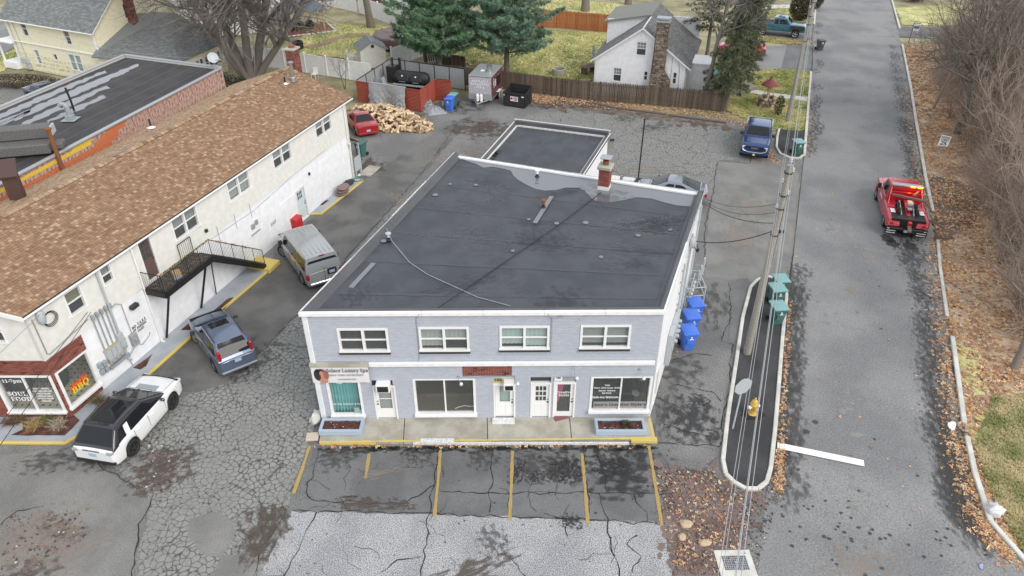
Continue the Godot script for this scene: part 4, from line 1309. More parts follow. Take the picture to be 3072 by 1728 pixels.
	lettering("door_text","Creative",0.11,M.trim,t,W*T(10.12,1.47,-0.06),"Droid Serif",700,0.95)
	lettering("door_text","Styles",0.11,M.trim,t,W*T(10.12,1.31,-0.06),"Droid Serif",700,0.95)
	var mag:=MB.new()
	mag.xf=W
	mag.slab([V(9.84,1.0,-0.1),V(9.9,0.9,-0.1),V(10.12,1.9,-0.1),V(9.84,1.9,-0.1)],V(0,0,-0.01))
	obj("curtain",mag,mat("magenta",0.35,0.03,0.16,0.9),t)
	# corner shop window
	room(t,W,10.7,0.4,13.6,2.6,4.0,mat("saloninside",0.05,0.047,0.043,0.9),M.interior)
	shop_window(t,W,11.18,0.4,13.68,2.34,2)
	var tx:=[["Twist",1.86,11.87,0.075],["Perms - Roller Wraps - Braids",1.72,11.87,0.068],["Weaves - Relaxers",1.57,11.87,0.07],["Eye Brows",1.44,11.87,0.07],["Walk-ins Welcome",1.21,11.84,0.11]]
	for l in tx: lettering("window_text",l[0],l[3],M.trim,t,W*T(l[2],l[1],-0.03),"Droid Sans",700,0.82 if l[3]<0.1 else 0.9)
	var sg:=MB.new()
	sg.xf=W
	sg.span(V(11.36,0.64,-0.032),V(13.56,0.97,-0.02))
	obj("sign_board",sg,M.curtain,t)
	lettering("sign_text","Ann's Creative Style's",0.145,mat("maroon",0.13,0.02,0.025,0.7),t,W*T(12.46,0.81,-0.014),"Droid Serif",700,0.98)
	var hs:=MB.new()
	hs.xf=W
	hs.span(V(12.78,1.85,-0.5),V(13.25,2.1,-0.48))
	obj("hanging_sign",hs,M.stain,t)
	lettering("sign_text","Hair",0.14,mat("paletan",0.3,0.24,0.16,0.8),t,W*T(13.01,1.97,-0.47),"Droid Serif",700)
	var chair:=MB.new()
	chair.xf=W
	chair.lathe([P(0.03,0.45),P(0.03,0.85),P(0.17,0.9),P(0.17,0.95),P(0.0,0.95)],14,V(13.2,0,-0.6))
	obj("stool",chair,M.curtain,t)
	var plant:=MB.new()
	plant.xf=W
	for i in 40: plant.blob(V(13.35+R(0.12),2.05+R(0.15),-0.3+R(0.08)),V(0.03,0.05,0.02),0.2,i,5,3)
	obj("hanging_plant",plant,mat("houseplant",0.06,0.16,0.05,0.7),t)
	# lamps,cables and signs on the front
	lamp_arm(t,W,10.43,2.98,0.4)
	lamp_arm(t,W,5.82,2.42,0.1)
	lamp_arm(t,W,8.08,2.42,0.1)
	lamp_arm(t,W,13.1,2.75,0.2)
	var cab:=MB.new()
	cab.xf=W
	cab.tube([V(4.75,5.66,0.05),V(4.45,5.55,0.13),V(4.34,5.3,0.03),V(4.34,3.6,0.03),V(4.3,3.25,0.03)],0.012,5)
	cab.tube([V(9.1,5.66,0.05),V(9.35,5.55,0.13),V(9.5,5.3,0.03),V(9.5,3.6,0.03)],0.012,5)
	cab.tube([V(6.0,2.4,0.03),V(6.6,2.36,0.03),V(7.0,2.4,0.03),V(8.0,2.42,0.03)],0.012,5)
	obj("cable",cab,M.greymetal,t)
	# lying cables on the roof
	for p in [[V(4.45,5.44,-32.69),V(2.04,5.48,-29.09),V(-0.63,5.48,-25.56),V(-2.01,5.5,-23.69),V(-2.91,5.6,-22.33)],[V(-5.74,5.62,-28.84),V(-5.3,5.6,-27.61),V(-4.32,5.5,-25.94),V(-3.48,5.49,-25.02),V(-2.53,5.49,-24.28),V(-1.37,5.49,-23.37),V(-0.05,5.5,-22.74)]]:
		var cr:=MB.new()
		cr.tube(p,0.016,5)
		obj("cable",cr,M.black if p.size()==5 else M.galv,t)
	# spa banner
	var bn:=Node3D.new()
	bn.name="banner"
	t.add_child(bn,true)
	bn.transform=W*T(0.0,2.23,0.1)
	var bb:=MB.new()
	bb.span(V(-0.02,0.8,-0.1),V(2.3,0.97,0.05))
	obj("ledge",bb,M.concrete,bn)
	var bc:=MB.new()
	var rows:=[]
	for i in 25:
		var x:=i/24.0*2.27
		rows.append([V(x,0.0,0.02+0.012*sin(x*9)),V(x,0.4,0.02+0.012*sin(x*7+1)),V(x,0.8,0.025)])
	bc.grid(rows)
	obj("cloth",bc,mat("bannercloth",0.72,0.71,0.71,0.7),bn)
	lettering("banner_text","Solace Luxury Spa",0.17,M.dark,bn,T(1.44,0.64,0.05),"Droid Serif",400,0.8)
	lettering("banner_text","MASSAGE  WAXING  SKIN TREATMENTS",0.085,M.greymetal,bn,T(1.35,0.4,0.045),"Droid Serif",400,0.62)
	lettering("banner_text","ACCEPTING NEW CLIENTS",0.075,M.greymetal,bn,T(1.38,0.18,0.045),"Droid Sans",400,0.62)
	var fig:=MB.new()
	var disc:=func(bb2: MB,cx2: float,cy2: float,rx: float,ry: float,z: float):
		for i in 20:
			var a:=TAU*i/20; var e:=TAU*(i+1)/20
			bb2.tri(V(cx2,cy2,z),V(cx2+cos(a)*rx,cy2+sin(a)*ry,z),V(cx2+cos(e)*rx,cy2+sin(e)*ry,z))
	disc.call(fig,0.4,0.4,0.28,0.33,0.04)
	obj("print",fig,mat("print_rose",0.33,0.12,0.1,0.7),bn)
	var hair:=MB.new()
	disc.call(hair,0.25,0.42,0.16,0.3,0.043); disc.call(hair,0.33,0.6,0.16,0.12,0.043)
	obj("print",hair,M.dark,bn)
	var skin:=MB.new()
	disc.call(skin,0.4,0.5,0.085,0.12,0.046); disc.call(skin,0.45,0.12,0.17,0.14,0.046); disc.call(skin,0.42,0.32,0.07,0.14,0.045)
	obj("print",skin,mat("print_skin",0.5,0.24,0.17,0.7),bn)
	# meters,panels and conduit on the right wall
	var pn:=Node3D.new()
	pn.name="electric_panel"
	t.add_child(pn,true)
	pn.transform=WR
	var pb:=MB.new()
	pb.bev(V(3.35,1.5,0.12),V(0.85,1.7,0.22),0.02); pb.bev(V(4.6,1.5,0.12),V(1.3,1.5,0.22),0.02); pb.bev(V(3.3,1.3,0.24),V(0.28,0.5,0.03),0.01)
	obj("case",pb,M.palemetal,pn)
	for i in 6:
		var mt:=MB.new()
		mt.lathe([P(0.09,0),P(0.09,0.07),P(0.08,0.12),P(0,0.13)],14,V(4.2+0.42*(i % 3),1.15+0.55*(i/3),0.23),Basis(Vector3.RIGHT,PI/2))
		obj("meter",mt,M.palemetal,pn)
	var cd:=MB.new()
	cd.xf=WR
	cd.tube([V(5.0,2.2,0.1),V(5.0,4.8,0.1)],0.045,8)
	for y in [2.6,3.2,3.8,4.4]: cd.box(V(5.0,y,0.06),V(0.14,0.03,0.12))
	cd.tube([V(7.1,0.3,0.08),V(7.1,5.2,0.08)],0.05,8)
	cd.tube([V(9.9,0.2,0.08),V(9.9,5.3,0.08)],0.05,8)
	obj("conduit",cd,M.palemetal,t)
	var wh:=MB.new()
	wh.xf=WR
	wh.blob(V(6.9,4.85,0.14),V(0.2,0.3,0.16),0.05)
	obj("weatherhead",wh,M.palemetal,t)
	var lp:=MB.new()
	lp.xf=WR
	lp.tube([V(6.95,4.7,0.2),V(6.8,4.45,0.4),V(7.05,4.3,0.45),V(7.25,4.6,0.35)],0.018,5)
	lp.box(V(6.9,4.5,0.4),V(0.08,0.1,0.08)); lp.box(V(7.15,4.4,0.43),V(0.08,0.1,0.08))
	obj("drip_loop",lp,M.black,t)
	var gm:=MB.new()
	gm.xf=WR
	for i in 5:
		gm.blob(V(8.2+i*0.38,0.95,0.35),V(0.13,0.15,0.12),0.05,i)
		gm.tube([V(8.2+i*0.38,1.1,0.35),V(8.2+i*0.38,1.35,0.3)],0.025,6)
	gm.tube([V(8.0,1.35,0.3),V(10.0,1.35,0.3)],0.03,6)
	gm.tube([V(8.0,0.2,0.3),V(8.0,1.35,0.3)],0.03,6)
	obj("gas_meters",gm,M.galv,t)


func rear_extension() -> void:
	var RRc:=P(6.42,-45.81); var RLc:=P(0.25,-47.92); var FLc:=P(-2.55,-39.4); var FRc:=P(2.9,-35.9)
	FLc=RLc+(P(-1.8,-41.7)-RLc).normalized()*11.0
	FRc=RRc+(P(4.22,-39.71)-RRc).normalized()*10.2
	var t:=thing("rear_extension","low flat-roofed white block built onto the back of the grey shop building","building")
	var b:=MB.new()
	for s in [[FRc,RRc],[RRc,RLc],[RLc,FLc]]:
		core(b,wallframe(s[0],s[1]),0,s[0].distance_to(s[1]),0,3.2,[],0.2)
	obj("wall",b,M.dirtywhite,t)
	var courses:=MB.new()
	courses.xf=wallframe(FRc,RRc)
	for i in 15: courses.span(V(0,0.1+i*0.2,0.0),V(FRc.distance_to(RRc),0.29+i*0.2,0.008))
	obj("block_course",courses,M.whitewall,t)
	var r:=MB.new()
	r.prism(PackedVector2Array([FLc,FRc,RRc,RLc]),3.02,3.1,true)
	var roof:=obj("roof",r,M.epdm,t)
	for k in [0.42,0.8]:
		var s:=MB.new()
		ribbon(s,PackedVector2Array([FLc.lerp(FRc,k),RLc.lerp(RRc,k)]),0.17,3.105,0.01,0.1)
		obj("seam",s,M.seamtape,roof)
	var e:=MB.new()
	for s in [[FRc,RRc],[RRc,RLc],[RLc,FLc]]:
		var a: Vector2=s[0]; var z: Vector2=s[1]
		var d:=(z-a).normalized(); var x:=V(d.x,0,d.y)
		var mid:=(a+z)*0.5
		var tall:=0.42 if s[0]==RRc else 0.24
		e.bev(V(mid.x,3.1+tall/2-0.04,mid.y),V(a.distance_to(z),tall,0.24),0.03,Basis(x,UPV,x.cross(UPV)))
	obj("parapet",e,M.epdmdark,roof)
	var w:=MB.new()
	for s in [[FRc,RRc],[RRc,RLc],[RLc,FLc]]:
		var a: Vector2=s[0]; var z: Vector2=s[1]
		var d:=(z-a).normalized(); var x:=V(d.x,0,d.y)
		var out:=x.cross(UPV)
		var mid:=(a+z)*0.5
		var tall:=3.49 if s[0]==RRc else 3.31
		w.box(V(mid.x,tall+0.0,mid.y)+out*0.12,V(a.distance_to(z)+0.2,0.06,0.035),Basis(x,UPV,out))
	obj("roof_edge",w,M.white,roof)
	var wet:=MB.new()
	for q in [P(-1.13,-42.86),P(-1.25,-42.42),P(-0.97,-43.36)]: blot(wet,q,P(0.25,0.5),3.108,int(q.x*10))
	obj("wet_mark",wet,M.black,roof)
	var l:=MB.new()
	l.box(V(RRc.x+0.25,3.0,RRc.y+0.3),V(0.3,0.14,0.16))
	obj("lamp",l,M.dark,t)


# ---------- shingled roofs ----------
func shingles(parent: Node,o: Vector3,ax: Vector3,up: Vector3,x_of: Callable,rows: int,mats: Array,weights: Array,tab:=0.3,each:=0.145,limit:=0,near:=Vector3.ZERO) -> void:
	# courses of tabs from the eave up; x_of(distance up the slope) gives [from,to] along the eave
	var nrm:=ax.cross(up).normalized()
	if nrm.y<0: nrm=-nrm
	var bas:=Basis(ax,nrm,ax.cross(nrm))
	var list:=[]
	for r in rows:
		var lim: Array=x_of.call((r+0.5)*each)
		var x: float=lim[0]-rng.randf()*tab
		while x<lim[1]:
			var a:=maxf(x,lim[0]); var e:=minf(x+tab*rng.randf_range(0.85,1.1),lim[1])
			if e-a>0.03:
				var k:=rng.randf(); var m:=0
				while m<weights.size()-1 and k>weights[m]: m+=1
				list.append([o+ax*((a+e)/2)+up*((r+0.5)*each)+nrm*(0.012+R(0.002)),e-a-0.012,m])
			x=e if e>a else x+tab
	if limit>0:
		list.sort_custom(func(p,q): return p[0].distance_squared_to(near)<q[0].distance_squared_to(near))
	var one:=MB.new()
	one.box(Vector3.ZERO,V(1,0.02,each*1.02))
	var om:=one.mesh()
	var upslope:=Basis(ax,0.13*(-1 if bas.z.dot(up)<0 else 1))*bas
	var rest:=[]
	for m in mats: rest.append(MB.new())
	for i in list.size():
		var q: Array=list[i]
		if i<limit: put("shingle",om,mats[q[2]],parent,Transform3D(upslope*Basis.from_scale(V(q[1],1,1)),q[0]))
		else: rest[q[2]].box(q[0],V(q[1],0.02,each*1.02),upslope)
	for m in mats.size():
		if rest[m].v.size(): stuff(obj("shingles",rest[m],mats[m],parent))

func downpipe(parent: Node,W: Transform3D,x: float,y0: float,y1: float,m: Material,z:=0.06) -> void:
	var b:=MB.new()
	b.xf=W
	b.bev(V(x,(y0+y1)/2,z+0.02),V(0.09,y1-y0,0.07),0.015)
	b.box(V(x,y0+0.02,z+0.08),V(0.08,0.08,0.2))
	obj("downpipe",b,m,parent)


# ---------- the long restaurant building on the left ----------
func restaurant_building() -> void:
	var A:=P(-18.53,-22.29); var B:=P(-11.0,-46.04)
	var u:=(B-A).normalized(); var n:=P(u.y,-u.x)   # n points to the left,away from the drive
	if n.x>0: n=-n
	var len:=A.distance_to(B)
	var wd:=8.54
	var t:=thing("restaurant_building","long beige and white building with brown shingle roof and brick corner shop","building")
	var W:=wallframe(A,B)
	var F:=wallframe(P(-29.0,-22.29),A)
	var fl:=29.0-18.53
	for i in 5:
		var c: Array=[[0.235,0.142,0.084],[0.285,0.178,0.107],[0.345,0.232,0.145],[0.2,0.115,0.07],[0.4,0.29,0.19]][i]
		two("shingle%d" % i,[c[0]*0.88,c[1]*0.88,c[2]*0.88],[c[0]*1.1,c[1]*1.1,c[2]*1.1],0.5,0.04,0.95,100+i)
	# side wall: beige boards above,white painted block below
	var top:=[[1.66,4.1,2.58,5.26],[3.6,4.4,4.24,5.3],[5.86,3.25,6.7,5.34],[8.06,4.12,9.9,5.38],[12.3,4.15,14.26,5.4],[16.45,4.18,18.38,5.42],[21.12,4.26,23.1,5.5]]
	var low:=[[0.18,0.5,1.75,2.3],[18.0,0.12,19.02,2.14]]
	var b:=MB.new()
	core(b,W,1.8,len,0,3.2,low,0.2)
	obj("wall",b,M.whitewall,t)
	var cu:=MB.new()
	core(cu,W,0,len,3.2,5.6,top,0.2)
	core(cu,wallframe(B,B+n*wd),0,wd,0,5.6,[],0.2)
	core(cu,wallframe(B+n*wd,A+n*wd),0,len,0,5.6,[],0.2)
	var ftop:=[[6.1+fl-9.0,4.05,7.9+fl-9.0,5.1]]
	var flow:=[[6.6+fl-9.0,0.42,8.8+fl-9.0,2.26]]
	core(cu,F,0,fl,3.2,5.5,ftop,0.2)
	obj("upper_wall",cu,M.beige,t)
	clapboards(t,W,0.07,len-0.08,3.2,5.52,top,M.beige,0.108)
	clapboards(t,F,0.05,fl-0.07,3.2,5.5,ftop,M.beige,0.108)
	var cb:=MB.new()
	cb.xf=W
	cb.box(V(0.0,4.36,0.0),V(0.16,2.32,0.16)); cb.box(V(len-0.02,2.8,0.0),V(0.16,5.5,0.12))
	obj("corner_board",cb,M.beige,t)
	# brick corner
	var br:=MB.new()
	core(br,W,0,1.8,0,3.2,[low[0]],0.2,-0.012)
	core(br,F,0,fl,0,3.2,flow,0.2,-0.012)
	obj("wall",br,M.mortar,t)
	bricks(t,F,maxf(0.0,fl-3.6),fl,0.02,3.18,[[6.5+fl-9.0,0.36,8.92+fl-9.0,2.36]],[M.brick0,M.brick1,M.brick2,M.brick3],-0.006,150,0.05)
	bricks(t,W,0.0,1.8,0.02,3.18,[[0.08,0.42,1.8,2.38]],[M.brick0,M.brick1,M.brick2,M.brick3],-0.006,120,0.05)
	shop_window(t,F,6.5+fl-9.0,0.36,8.92+fl-9.0,2.36,2,0.12,0.12)
	shop_window(t,W,0.08,0.42,1.8,2.38,1,0.12,0.14)
	# the dining room with its tiled floor
	var rm:=MB.new()
	rm.quad(V(-27.5,0.1,-29),V(-16.9,0.1,-29),V(-16.9,3.1,-29),V(-27.5,3.1,-29))
	rm.quad(V(-27.5,0.1,-22.5),V(-27.5,0.1,-29),V(-27.5,3.1,-29),V(-27.5,3.1,-22.5))
	rm.quad(V(-27.5,3.1,-29),V(-17.2,3.1,-29),V(-18.8,3.1,-22.5),V(-27.5,3.1,-22.5))
	obj("room_wall",rm,M.interiorwall,t)
	var ft:=MB.new(); var fd:=MB.new()
	var tile:=Basis(UPV,0.3)
	for i in 30:
		for j in 22:
			var p:=V(-24.5+i*0.3,0.06,-28.0+j*0.3)
			if (P(p.x,p.z)-A).dot(n)<0.3 or p.z>-22.6: continue
			ft.box(p,V(0.29,0.05,0.29))
			fd.box(p+V(0.15,0.003,0.15),V(0.09,0.05,0.09),Basis(UPV,PI/4))
	stuff(obj("floor_tiles",ft,mat("tilecream",0.6,0.57,0.42,0.4),t)); stuff(obj("floor_insets",fd,M.black,t))
	var dk:=MB.new()
	dk.blob(V(-19.9,0.9,-24.2),V(0.5,0.75,0.35),0.15,4); dk.blob(V(-21.2,0.9,-23.6),V(0.5,0.8,0.4),0.15,5)
	obj("covered_chair",dk,M.dark,t)
	lettering("window_text","11-7pm",0.16,M.trim,t,F*T(7.2+fl-9.0,2.07,-0.03),"Droid Serif",700)
	lettering("window_text","SOUL",0.21,M.trim,t,F*T(7.18+fl-9.0,1.38,-0.03),"Droid Serif",700)
	lettering("window_text","FOOD",0.21,M.trim,t,F*T(7.24+fl-9.0,1.1,-0.03),"Droid Serif",700)
	var menu:=["MAC 'N CHEESE","COLLARD GREENS","BAKED BEANS","CANDIED YAMS","POTATO SALAD","DESSERT"]
	for i in menu.size(): lettering("window_text",menu[i],0.075,M.trim,t,F*T(8.25+fl-9.0,1.66-i*0.135,-0.03),"Droid Serif",700,0.8)
	var neon_y:=mat("neon_yellow",0.75,0.62,0.03,0.5); var neon_r:=mat("neon_red",0.6,0.035,0.015,0.5)
	lettering("window_text","BBQ",0.3,neon_y,t,W*T(0.92,1.08,-0.02),"Droid Serif",700,1.0)
	var fm:=MB.new(); var fo:=MB.new()
	for i in 9:
		var x:=0.52+i*0.1
		var hh: float=[0.25,0.42,0.3,0.36,0.24,0.34,0.5,0.4,0.3][i]
		fm.slab([V(x-0.075,1.05,-0.034),V(x+0.075,1.05,-0.034),V(x+0.055,1.22,-0.034),V(x+R(0.04),1.3+hh*0.6,-0.034),V(x-0.055,1.22,-0.034)],V(0,0,-0.004))
		fo.slab([V(x-0.03,1.25,-0.03),V(x+0.03,1.25,-0.03),V(x,1.25+hh*0.45,-0.03)],V(0,0,-0.003))
	obj("flame_print",fm,neon_r,t,W); obj("flame_print",fo,mat("flameorange",0.75,0.22,0.02,0.5),t,W)
	# upper windows and door
	window(t,W,1.66,4.1,2.58,5.26,1,{"drop": [0.5,0.5],"cover": mat("olive_blind",0.16,0.15,0.08,0.9)})
	window(t,W,3.6,4.4,4.24,5.3,1,{"drop": [0.5,0.5],"cover": M.blind,"trim": 0.07})
	window(t,W,8.06,4.12,9.9,5.38,2,{"drop": [0.5,0.5],"cover": M.blind})
	window(t,W,12.3,4.15,14.26,5.4,2,{"drop": [0.97,0.97],"cover": M.curtain})
	window(t,W,16.45,4.18,18.38,5.42,2,{"drop": [0.5,0.5],"cover": M.curtain})
	window(t,W,21.12,4.26,23.1,5.5,2,{"drop": [0.5,0.5],"cover": M.curtain})
	window(t,F,ftop[0][0],4.05,ftop[0][2],5.1,2,{"drop": [0.5,0.5],"cover": M.blind})
	door(t,W,5.93,3.25,0.7,1.98,{"mat": mat("door_brown",0.12,0.075,0.068,0.6),"cols": 3,"rows": 3,"glass": [0.17,0.5,0.84,0.94]})
	door(t,W,18.1,0.12,0.82,1.95,{"mat": mat("door_pale",0.6,0.68,0.7,0.5),"cols": 3,"rows": 2,"glass": [0.15,0.68,0.8,0.93],"trim": M.dirtywhite})
	var jb:=MB.new()
	jb.xf=W
	jb.span(V(16.3,0.1,0.0),V(18.0,2.1,0.03))
	obj("wall_panel",jb,M.whitewall,t)
	lettering("wall_text","EXIT",0.2,mat("text_brown",0.16,0.09,0.07,0.9),t,W*T(15.45,1.35,0.01),"Droid Sans",400,1.0)
	for l in [["NO  T.A.K.E",1.75,0.15],["UP  PARKING",1.58,0.12],["FOLKS!",1.42,0.11]]: lettering("wall_text",l[0],l[2],M.dark,t,W*T(4.62,l[1],0.01),"Droid Sans",700,0.8)
	var fx:=MB.new()
	fx.xf=W
	fx.bev(V(4.6,2.75,0.12),V(0.45,0.22,0.24),0.05)
	fx.bev(V(10.1,3.7,0.08),V(0.18,0.18,0.16),0.04)
	fx.bev(V(19.7,2.6,0.06),V(0.12,0.2,0.12),0.03)
	obj("wall_lamp",fx,M.dark,t)
	# meter bank with five conduits
	var mb:=Node3D.new()
	mb.name="meter_bank"
	t.add_child(mb,true)
	mb.transform=W
	var c:=MB.new()
	for i in 5:
		var x:=2.5+i*0.24
		c.tube([V(x,1.75-i*0.06,0.07),V(x,3.5,0.07)],0.032,7)
		c.bev(V(x,3.55,0.1),V(0.12,0.26,0.16),0.03)
	obj("conduit",c,M.greymetal,mb)
	var mc:=MB.new()
	for i in 3: mc.bev(V(2.56+i*0.27,1.52,0.1),V(0.25,0.42,0.2),0.01)
	mc.bev(V(3.4,1.52,0.1),V(0.3,0.5,0.2),0.01)
	mc.bev(V(3.38,1.9,0.1),V(0.3,0.4,0.18),0.02)
	obj("case",mc,M.palemetal,mb)
	var rb:=MB.new()
	rb.bev(V(2.98,1.76,0.1),V(1.15,0.05,0.22),0.01); rb.bev(V(2.9,1.18,0.1),V(0.9,0.26,0.2),0.01)
	obj("rail",rb,mat("meter_tan",0.4,0.36,0.28,0.7),mb)
	for i in 4:
		var md:=MB.new()
		md.lathe([P(0.085,0),P(0.085,0.06),P(0.07,0.1),P(0,0.11)],14,V(2.6+i*0.25,1.2+(0.2 if i==3 else 0.0),0.2),Basis(Vector3.RIGHT,PI/2))
		obj("meter",md,M.greymetal,mb)
	var m4:=MB.new()
	for q in [[2.0,1.35],[2.24,1.28],[2.0,0.98],[2.25,0.95]]: m4.bev(V(q[0],q[1],0.08),V(0.2,0.26,0.16),0.02)
	m4.box(V(2.95,0.86,0.1),V(1.1,0.14,0.16))
	obj("case",m4,M.greymetal,mb)
	var bxm:=MB.new()
	bxm.xf=W
	bxm.bev(V(4.03,1.28,0.1),V(0.36,0.62,0.2),0.02)
	bxm.lathe([P(0.1,0),P(0.1,0.08),P(0,0.1)],14,V(4.03,1.32,0.2),Basis(Vector3.RIGHT,PI/2))
	obj("meter_box",bxm,M.greymetal,t)
	var hose:=MB.new()
	hose.xf=W
	hose.tube([V(4.0,0.98,0.1),V(3.6,0.75,0.1),V(3.45,0.6,0.06),V(3.55,0.02,0.06)],0.02,6)
	hose.tube([V(4.1,0.98,0.1),V(4.4,0.7,0.05),V(4.9,0.85,0.05),V(5.0,1.0,0.05)],0.018,6)
	hose.tube([V(4.05,1.6,0.06),V(4.05,3.2,0.06),V(3.8,3.4,0.06),V(3.5,3.35,0.06)],0.018,6)
	hose.tube([V(0.12,5.1,0.08),V(0.12,3.45,0.08),V(0.2,3.35,0.08),V(2.3,3.6,0.06)],0.022,6)
	obj("cable",hose,M.greymetal,t)
	var coil:=MB.new()
	coil.xf=W
	for k in 3:
		var cp:=[]
		for i in 19: cp.append(V(0.75+cos(i*TAU/18)*(0.26+k*0.03),4.75+sin(i*TAU/18)*(0.24+k*0.04),0.14+0.03*k))
		coil.tube(cp,0.014,5,false)
	obj("cable_coil",coil,M.black,t)
	var ca:=MB.new()
	ca.xf=W
	ca.blob(V(0.45,5.0,0.14),V(0.18,0.34,0.14),0.05)
	obj("weatherhead",ca,M.palemetal,t)
	downpipe(t,W,5.45,0.1,5.4,M.white)
	downpipe(t,W,3.4,0.6,5.3,M.palemetal,0.1)
	downpipe(t,W,len-0.25,2.6,5.4,M.white)
	var pipe:=MB.new()
	pipe.xf=W
	for x in [10.9,12.35,13.7]: pipe.tube([V(x,2.6,0.05),V(x,3.5,0.05)],0.012,5)
	pipe.bev(V(13.6,2.1,0.06),V(0.24,0.3,0.12),0.02); pipe.bev(V(13.95,2.2,0.06),V(0.2,0.28,0.12),0.02)
	pipe.box(V(13.75,1.65,0.04),V(0.8,0.05,0.08))
	pipe.tube([V(5.0,3.2,0.03),V(9.0,3.15,0.03),V(14,2.9,0.03),V(18,3.2,0.03),V(22,3.3,0.03)],0.012,5)
	obj("cable",pipe,M.galv,t)
	# roof
	var run:=wd*0.5; var slope:=0.345; var over:=0.24
	var U:=V(u.x,0,u.y); var N:=V(n.x,0,n.y)
	var eave:=V(A.x,5.55,A.y)-N*over+V(0,-over*slope,0)+V(0,0.06,0)
	var upv:=(N+V(0,slope,0)).normalized()
	var sl:=(run+over)*sqrt(1+slope*slope)
	var back:=len+0.75
	var deck:=MB.new()
	var shear:=u.x/u.y   # the front edge runs along x,not square to the ridge
	var fr:=func(d: float): return (d/sqrt(1+slope*slope))*(-n.y/u.y)-0.28   # where the front edge cuts a course
	var e0: Vector3=eave+U*fr.call(0.0); var r0: Vector3=eave+upv*sl+U*fr.call(sl); var e1:=eave+U*back; var r1:=eave+upv*sl+U*back
	deck.slab([e0,e1,r1,r0],V(0,-0.12,0))
	var bax:=N
	var beave:=V(A.x,5.61,A.y)+N*(wd+over)+V(0,-over*slope,0)
	var bup:=(-N+V(0,slope,0)).normalized()
	var fr2:=func(d: float): return ((wd+over*2)-d/sqrt(1+slope*slope))*(-n.y/u.y)-0.28
	deck.slab([beave+U*fr2.call(0.0),r0,r1,beave+U*back],V(0,-0.12,0))
	# gable ends
	deck.slab([V(B.x,5.5,B.y),V(B.x,5.5,B.y)+N*wd,V(B.x,5.5+run*slope,B.y)+N*run],U*-0.1)
	var roof:=obj("roof",deck,M.beige,t)
	var sm:=[M.shingle0,M.shingle1,M.shingle2,M.shingle3,M.shingle4]
	shingles(roof,eave,U,upv,func(d): return [fr.call(d),back],int(sl/0.135)+1,sm,[0.38,0.74,0.85,0.95,1.0],0.18,0.135,300,V(0,21.5,0))
	shingles(roof,beave,U,bup,func(d): return [fr2.call(d),back],int(sl/0.135)+1,sm,[0.1,0.42,0.8,0.82,1.0],0.18,0.135)  # back slope mixed paler: its glancing sheen is put into the tab tones
	var x:=-0.2
	var cap:=MB.new()
	cap.slab([V(-0.15,0,0.16),V(0.15,0,0.16),V(0.15,0.055,0),V(-0.15,0.055,0)],V(0,-0.02,0))
	cap.slab([V(-0.15,0.055,0),V(0.15,0.055,0),V(0.15,0,-0.16),V(-0.15,0,-0.16)],V(0,-0.02,0))
	var capm:=cap.mesh()
	var rb2:=Basis(U,UPV,U.cross(UPV))
	var rs: float=fr.call(sl)
	while x<back-rs:
		put("ridge_cap",capm,sm[[1,2,4,3,2][rng.randi() % 5]],roof,Transform3D(rb2,r0+U*(x+0.2)+V(0,0.012,0)))
		x+=0.27
	var g:=MB.new()
	g.tube([e0+V(0,-0.1,0),e1+V(0,-0.1,0)],0.055,6)
	g.slab([e0+V(0,-0.02,0),e0+V(0,-0.2,0),r0+V(0,-0.2,0),r0+V(0,-0.02,0)],V(0,0,0.04))
	g.slab([e1+V(0,-0.2,0),e1+V(0,-0.02,0),r1+V(0,-0.02,0),r1+V(0,-0.2,0)],U*0.03)
	obj("gutter",g,M.trim,roof)
	var drip:=MB.new()
	drip.slab([e0-U*0.0+V(0,-0.03,0)-N*0.0,e1+V(0,-0.03,0),e1+V(0,0.02,0),e0+V(0,0.02,0)],-N*0.03)
	obj("drip_edge",drip,M.dark,roof)
	# things on the roof
	var on:=func(px: float,s2: float): return eave+upv*s2+U*px
	for p in [[V(-19.52,7,-37.35),0.5,"dark"],[V(-14.49,6.7,-45.67),0.45,"black"]]:
		var vb:=MB.new()
		vb.lathe([P(0.055,-0.1),P(0.055,p[1]),P(0.0,p[1])],10)
		obj("vent_pipe",vb,M[p[2]],roof,T(p[0].x,p[0].y,p[0].z))
		var ff:=MB.new()
		ff.bev(V(0,0.0,0),V(0.34,0.04,0.34),0.01)
		ff.lathe([P(0.12,0),P(0.07,0.1)],10)
		obj("flashing",ff,M.white,roof,Transform3D(Basis(U.cross(UPV),upv if false else UPV,U).orthonormalized(),p[0]+V(0,0.03,0)))
	var fl2:=MB.new()
	fl2.lathe([P(0.2,-0.15),P(0.17,0.1),P(0.12,0.16),P(0.12,1.0),P(0.19,1.02),P(0.19,1.1),P(0.0,1.16)],16)
	var fp:=V(-14.12,6.9,-46.25)
	obj("flue",fl2,M.steel,roof,T(fp.x,fp.y-0.05,fp.z))
	var sp:=MB.new()
	ribbon(sp,PackedVector2Array([P(0,0),P(0.5,0.05),P(1.1,0)]),0.3,0,0.03,0.3)
	var spp:=V(-19.87,6.95,-33.58)
	obj("paint_spill",sp,M.patchgrey,roof,Transform3D(Basis(U,bup.cross(U).normalized(),U.cross(bup.cross(U).normalized())),spp+V(0,0.06,0)))
	# brick chimney behind the gable
	var ch:=Node3D.new()
	ch.name="chimney"
	t.add_child(ch,true)
	var cp2:=V(-15.12,6.3,-50.37)
	ch.transform=Transform3D(Basis(U,UPV,U.cross(UPV)),V(cp2.x,5.6,cp2.z))
	var mo:=MB.new()
	mo.span(V(-0.37,0,-0.3),V(0.37,2.0,0.3))
	obj("mortar",mo,M.mortar,ch)
	bricks(ch,T(-0.38,0,0.305),0.0,0.76,0.0,2.0,[],[M.brick0,M.brick1,M.brick2,M.brick3],0.0,60,0.15)
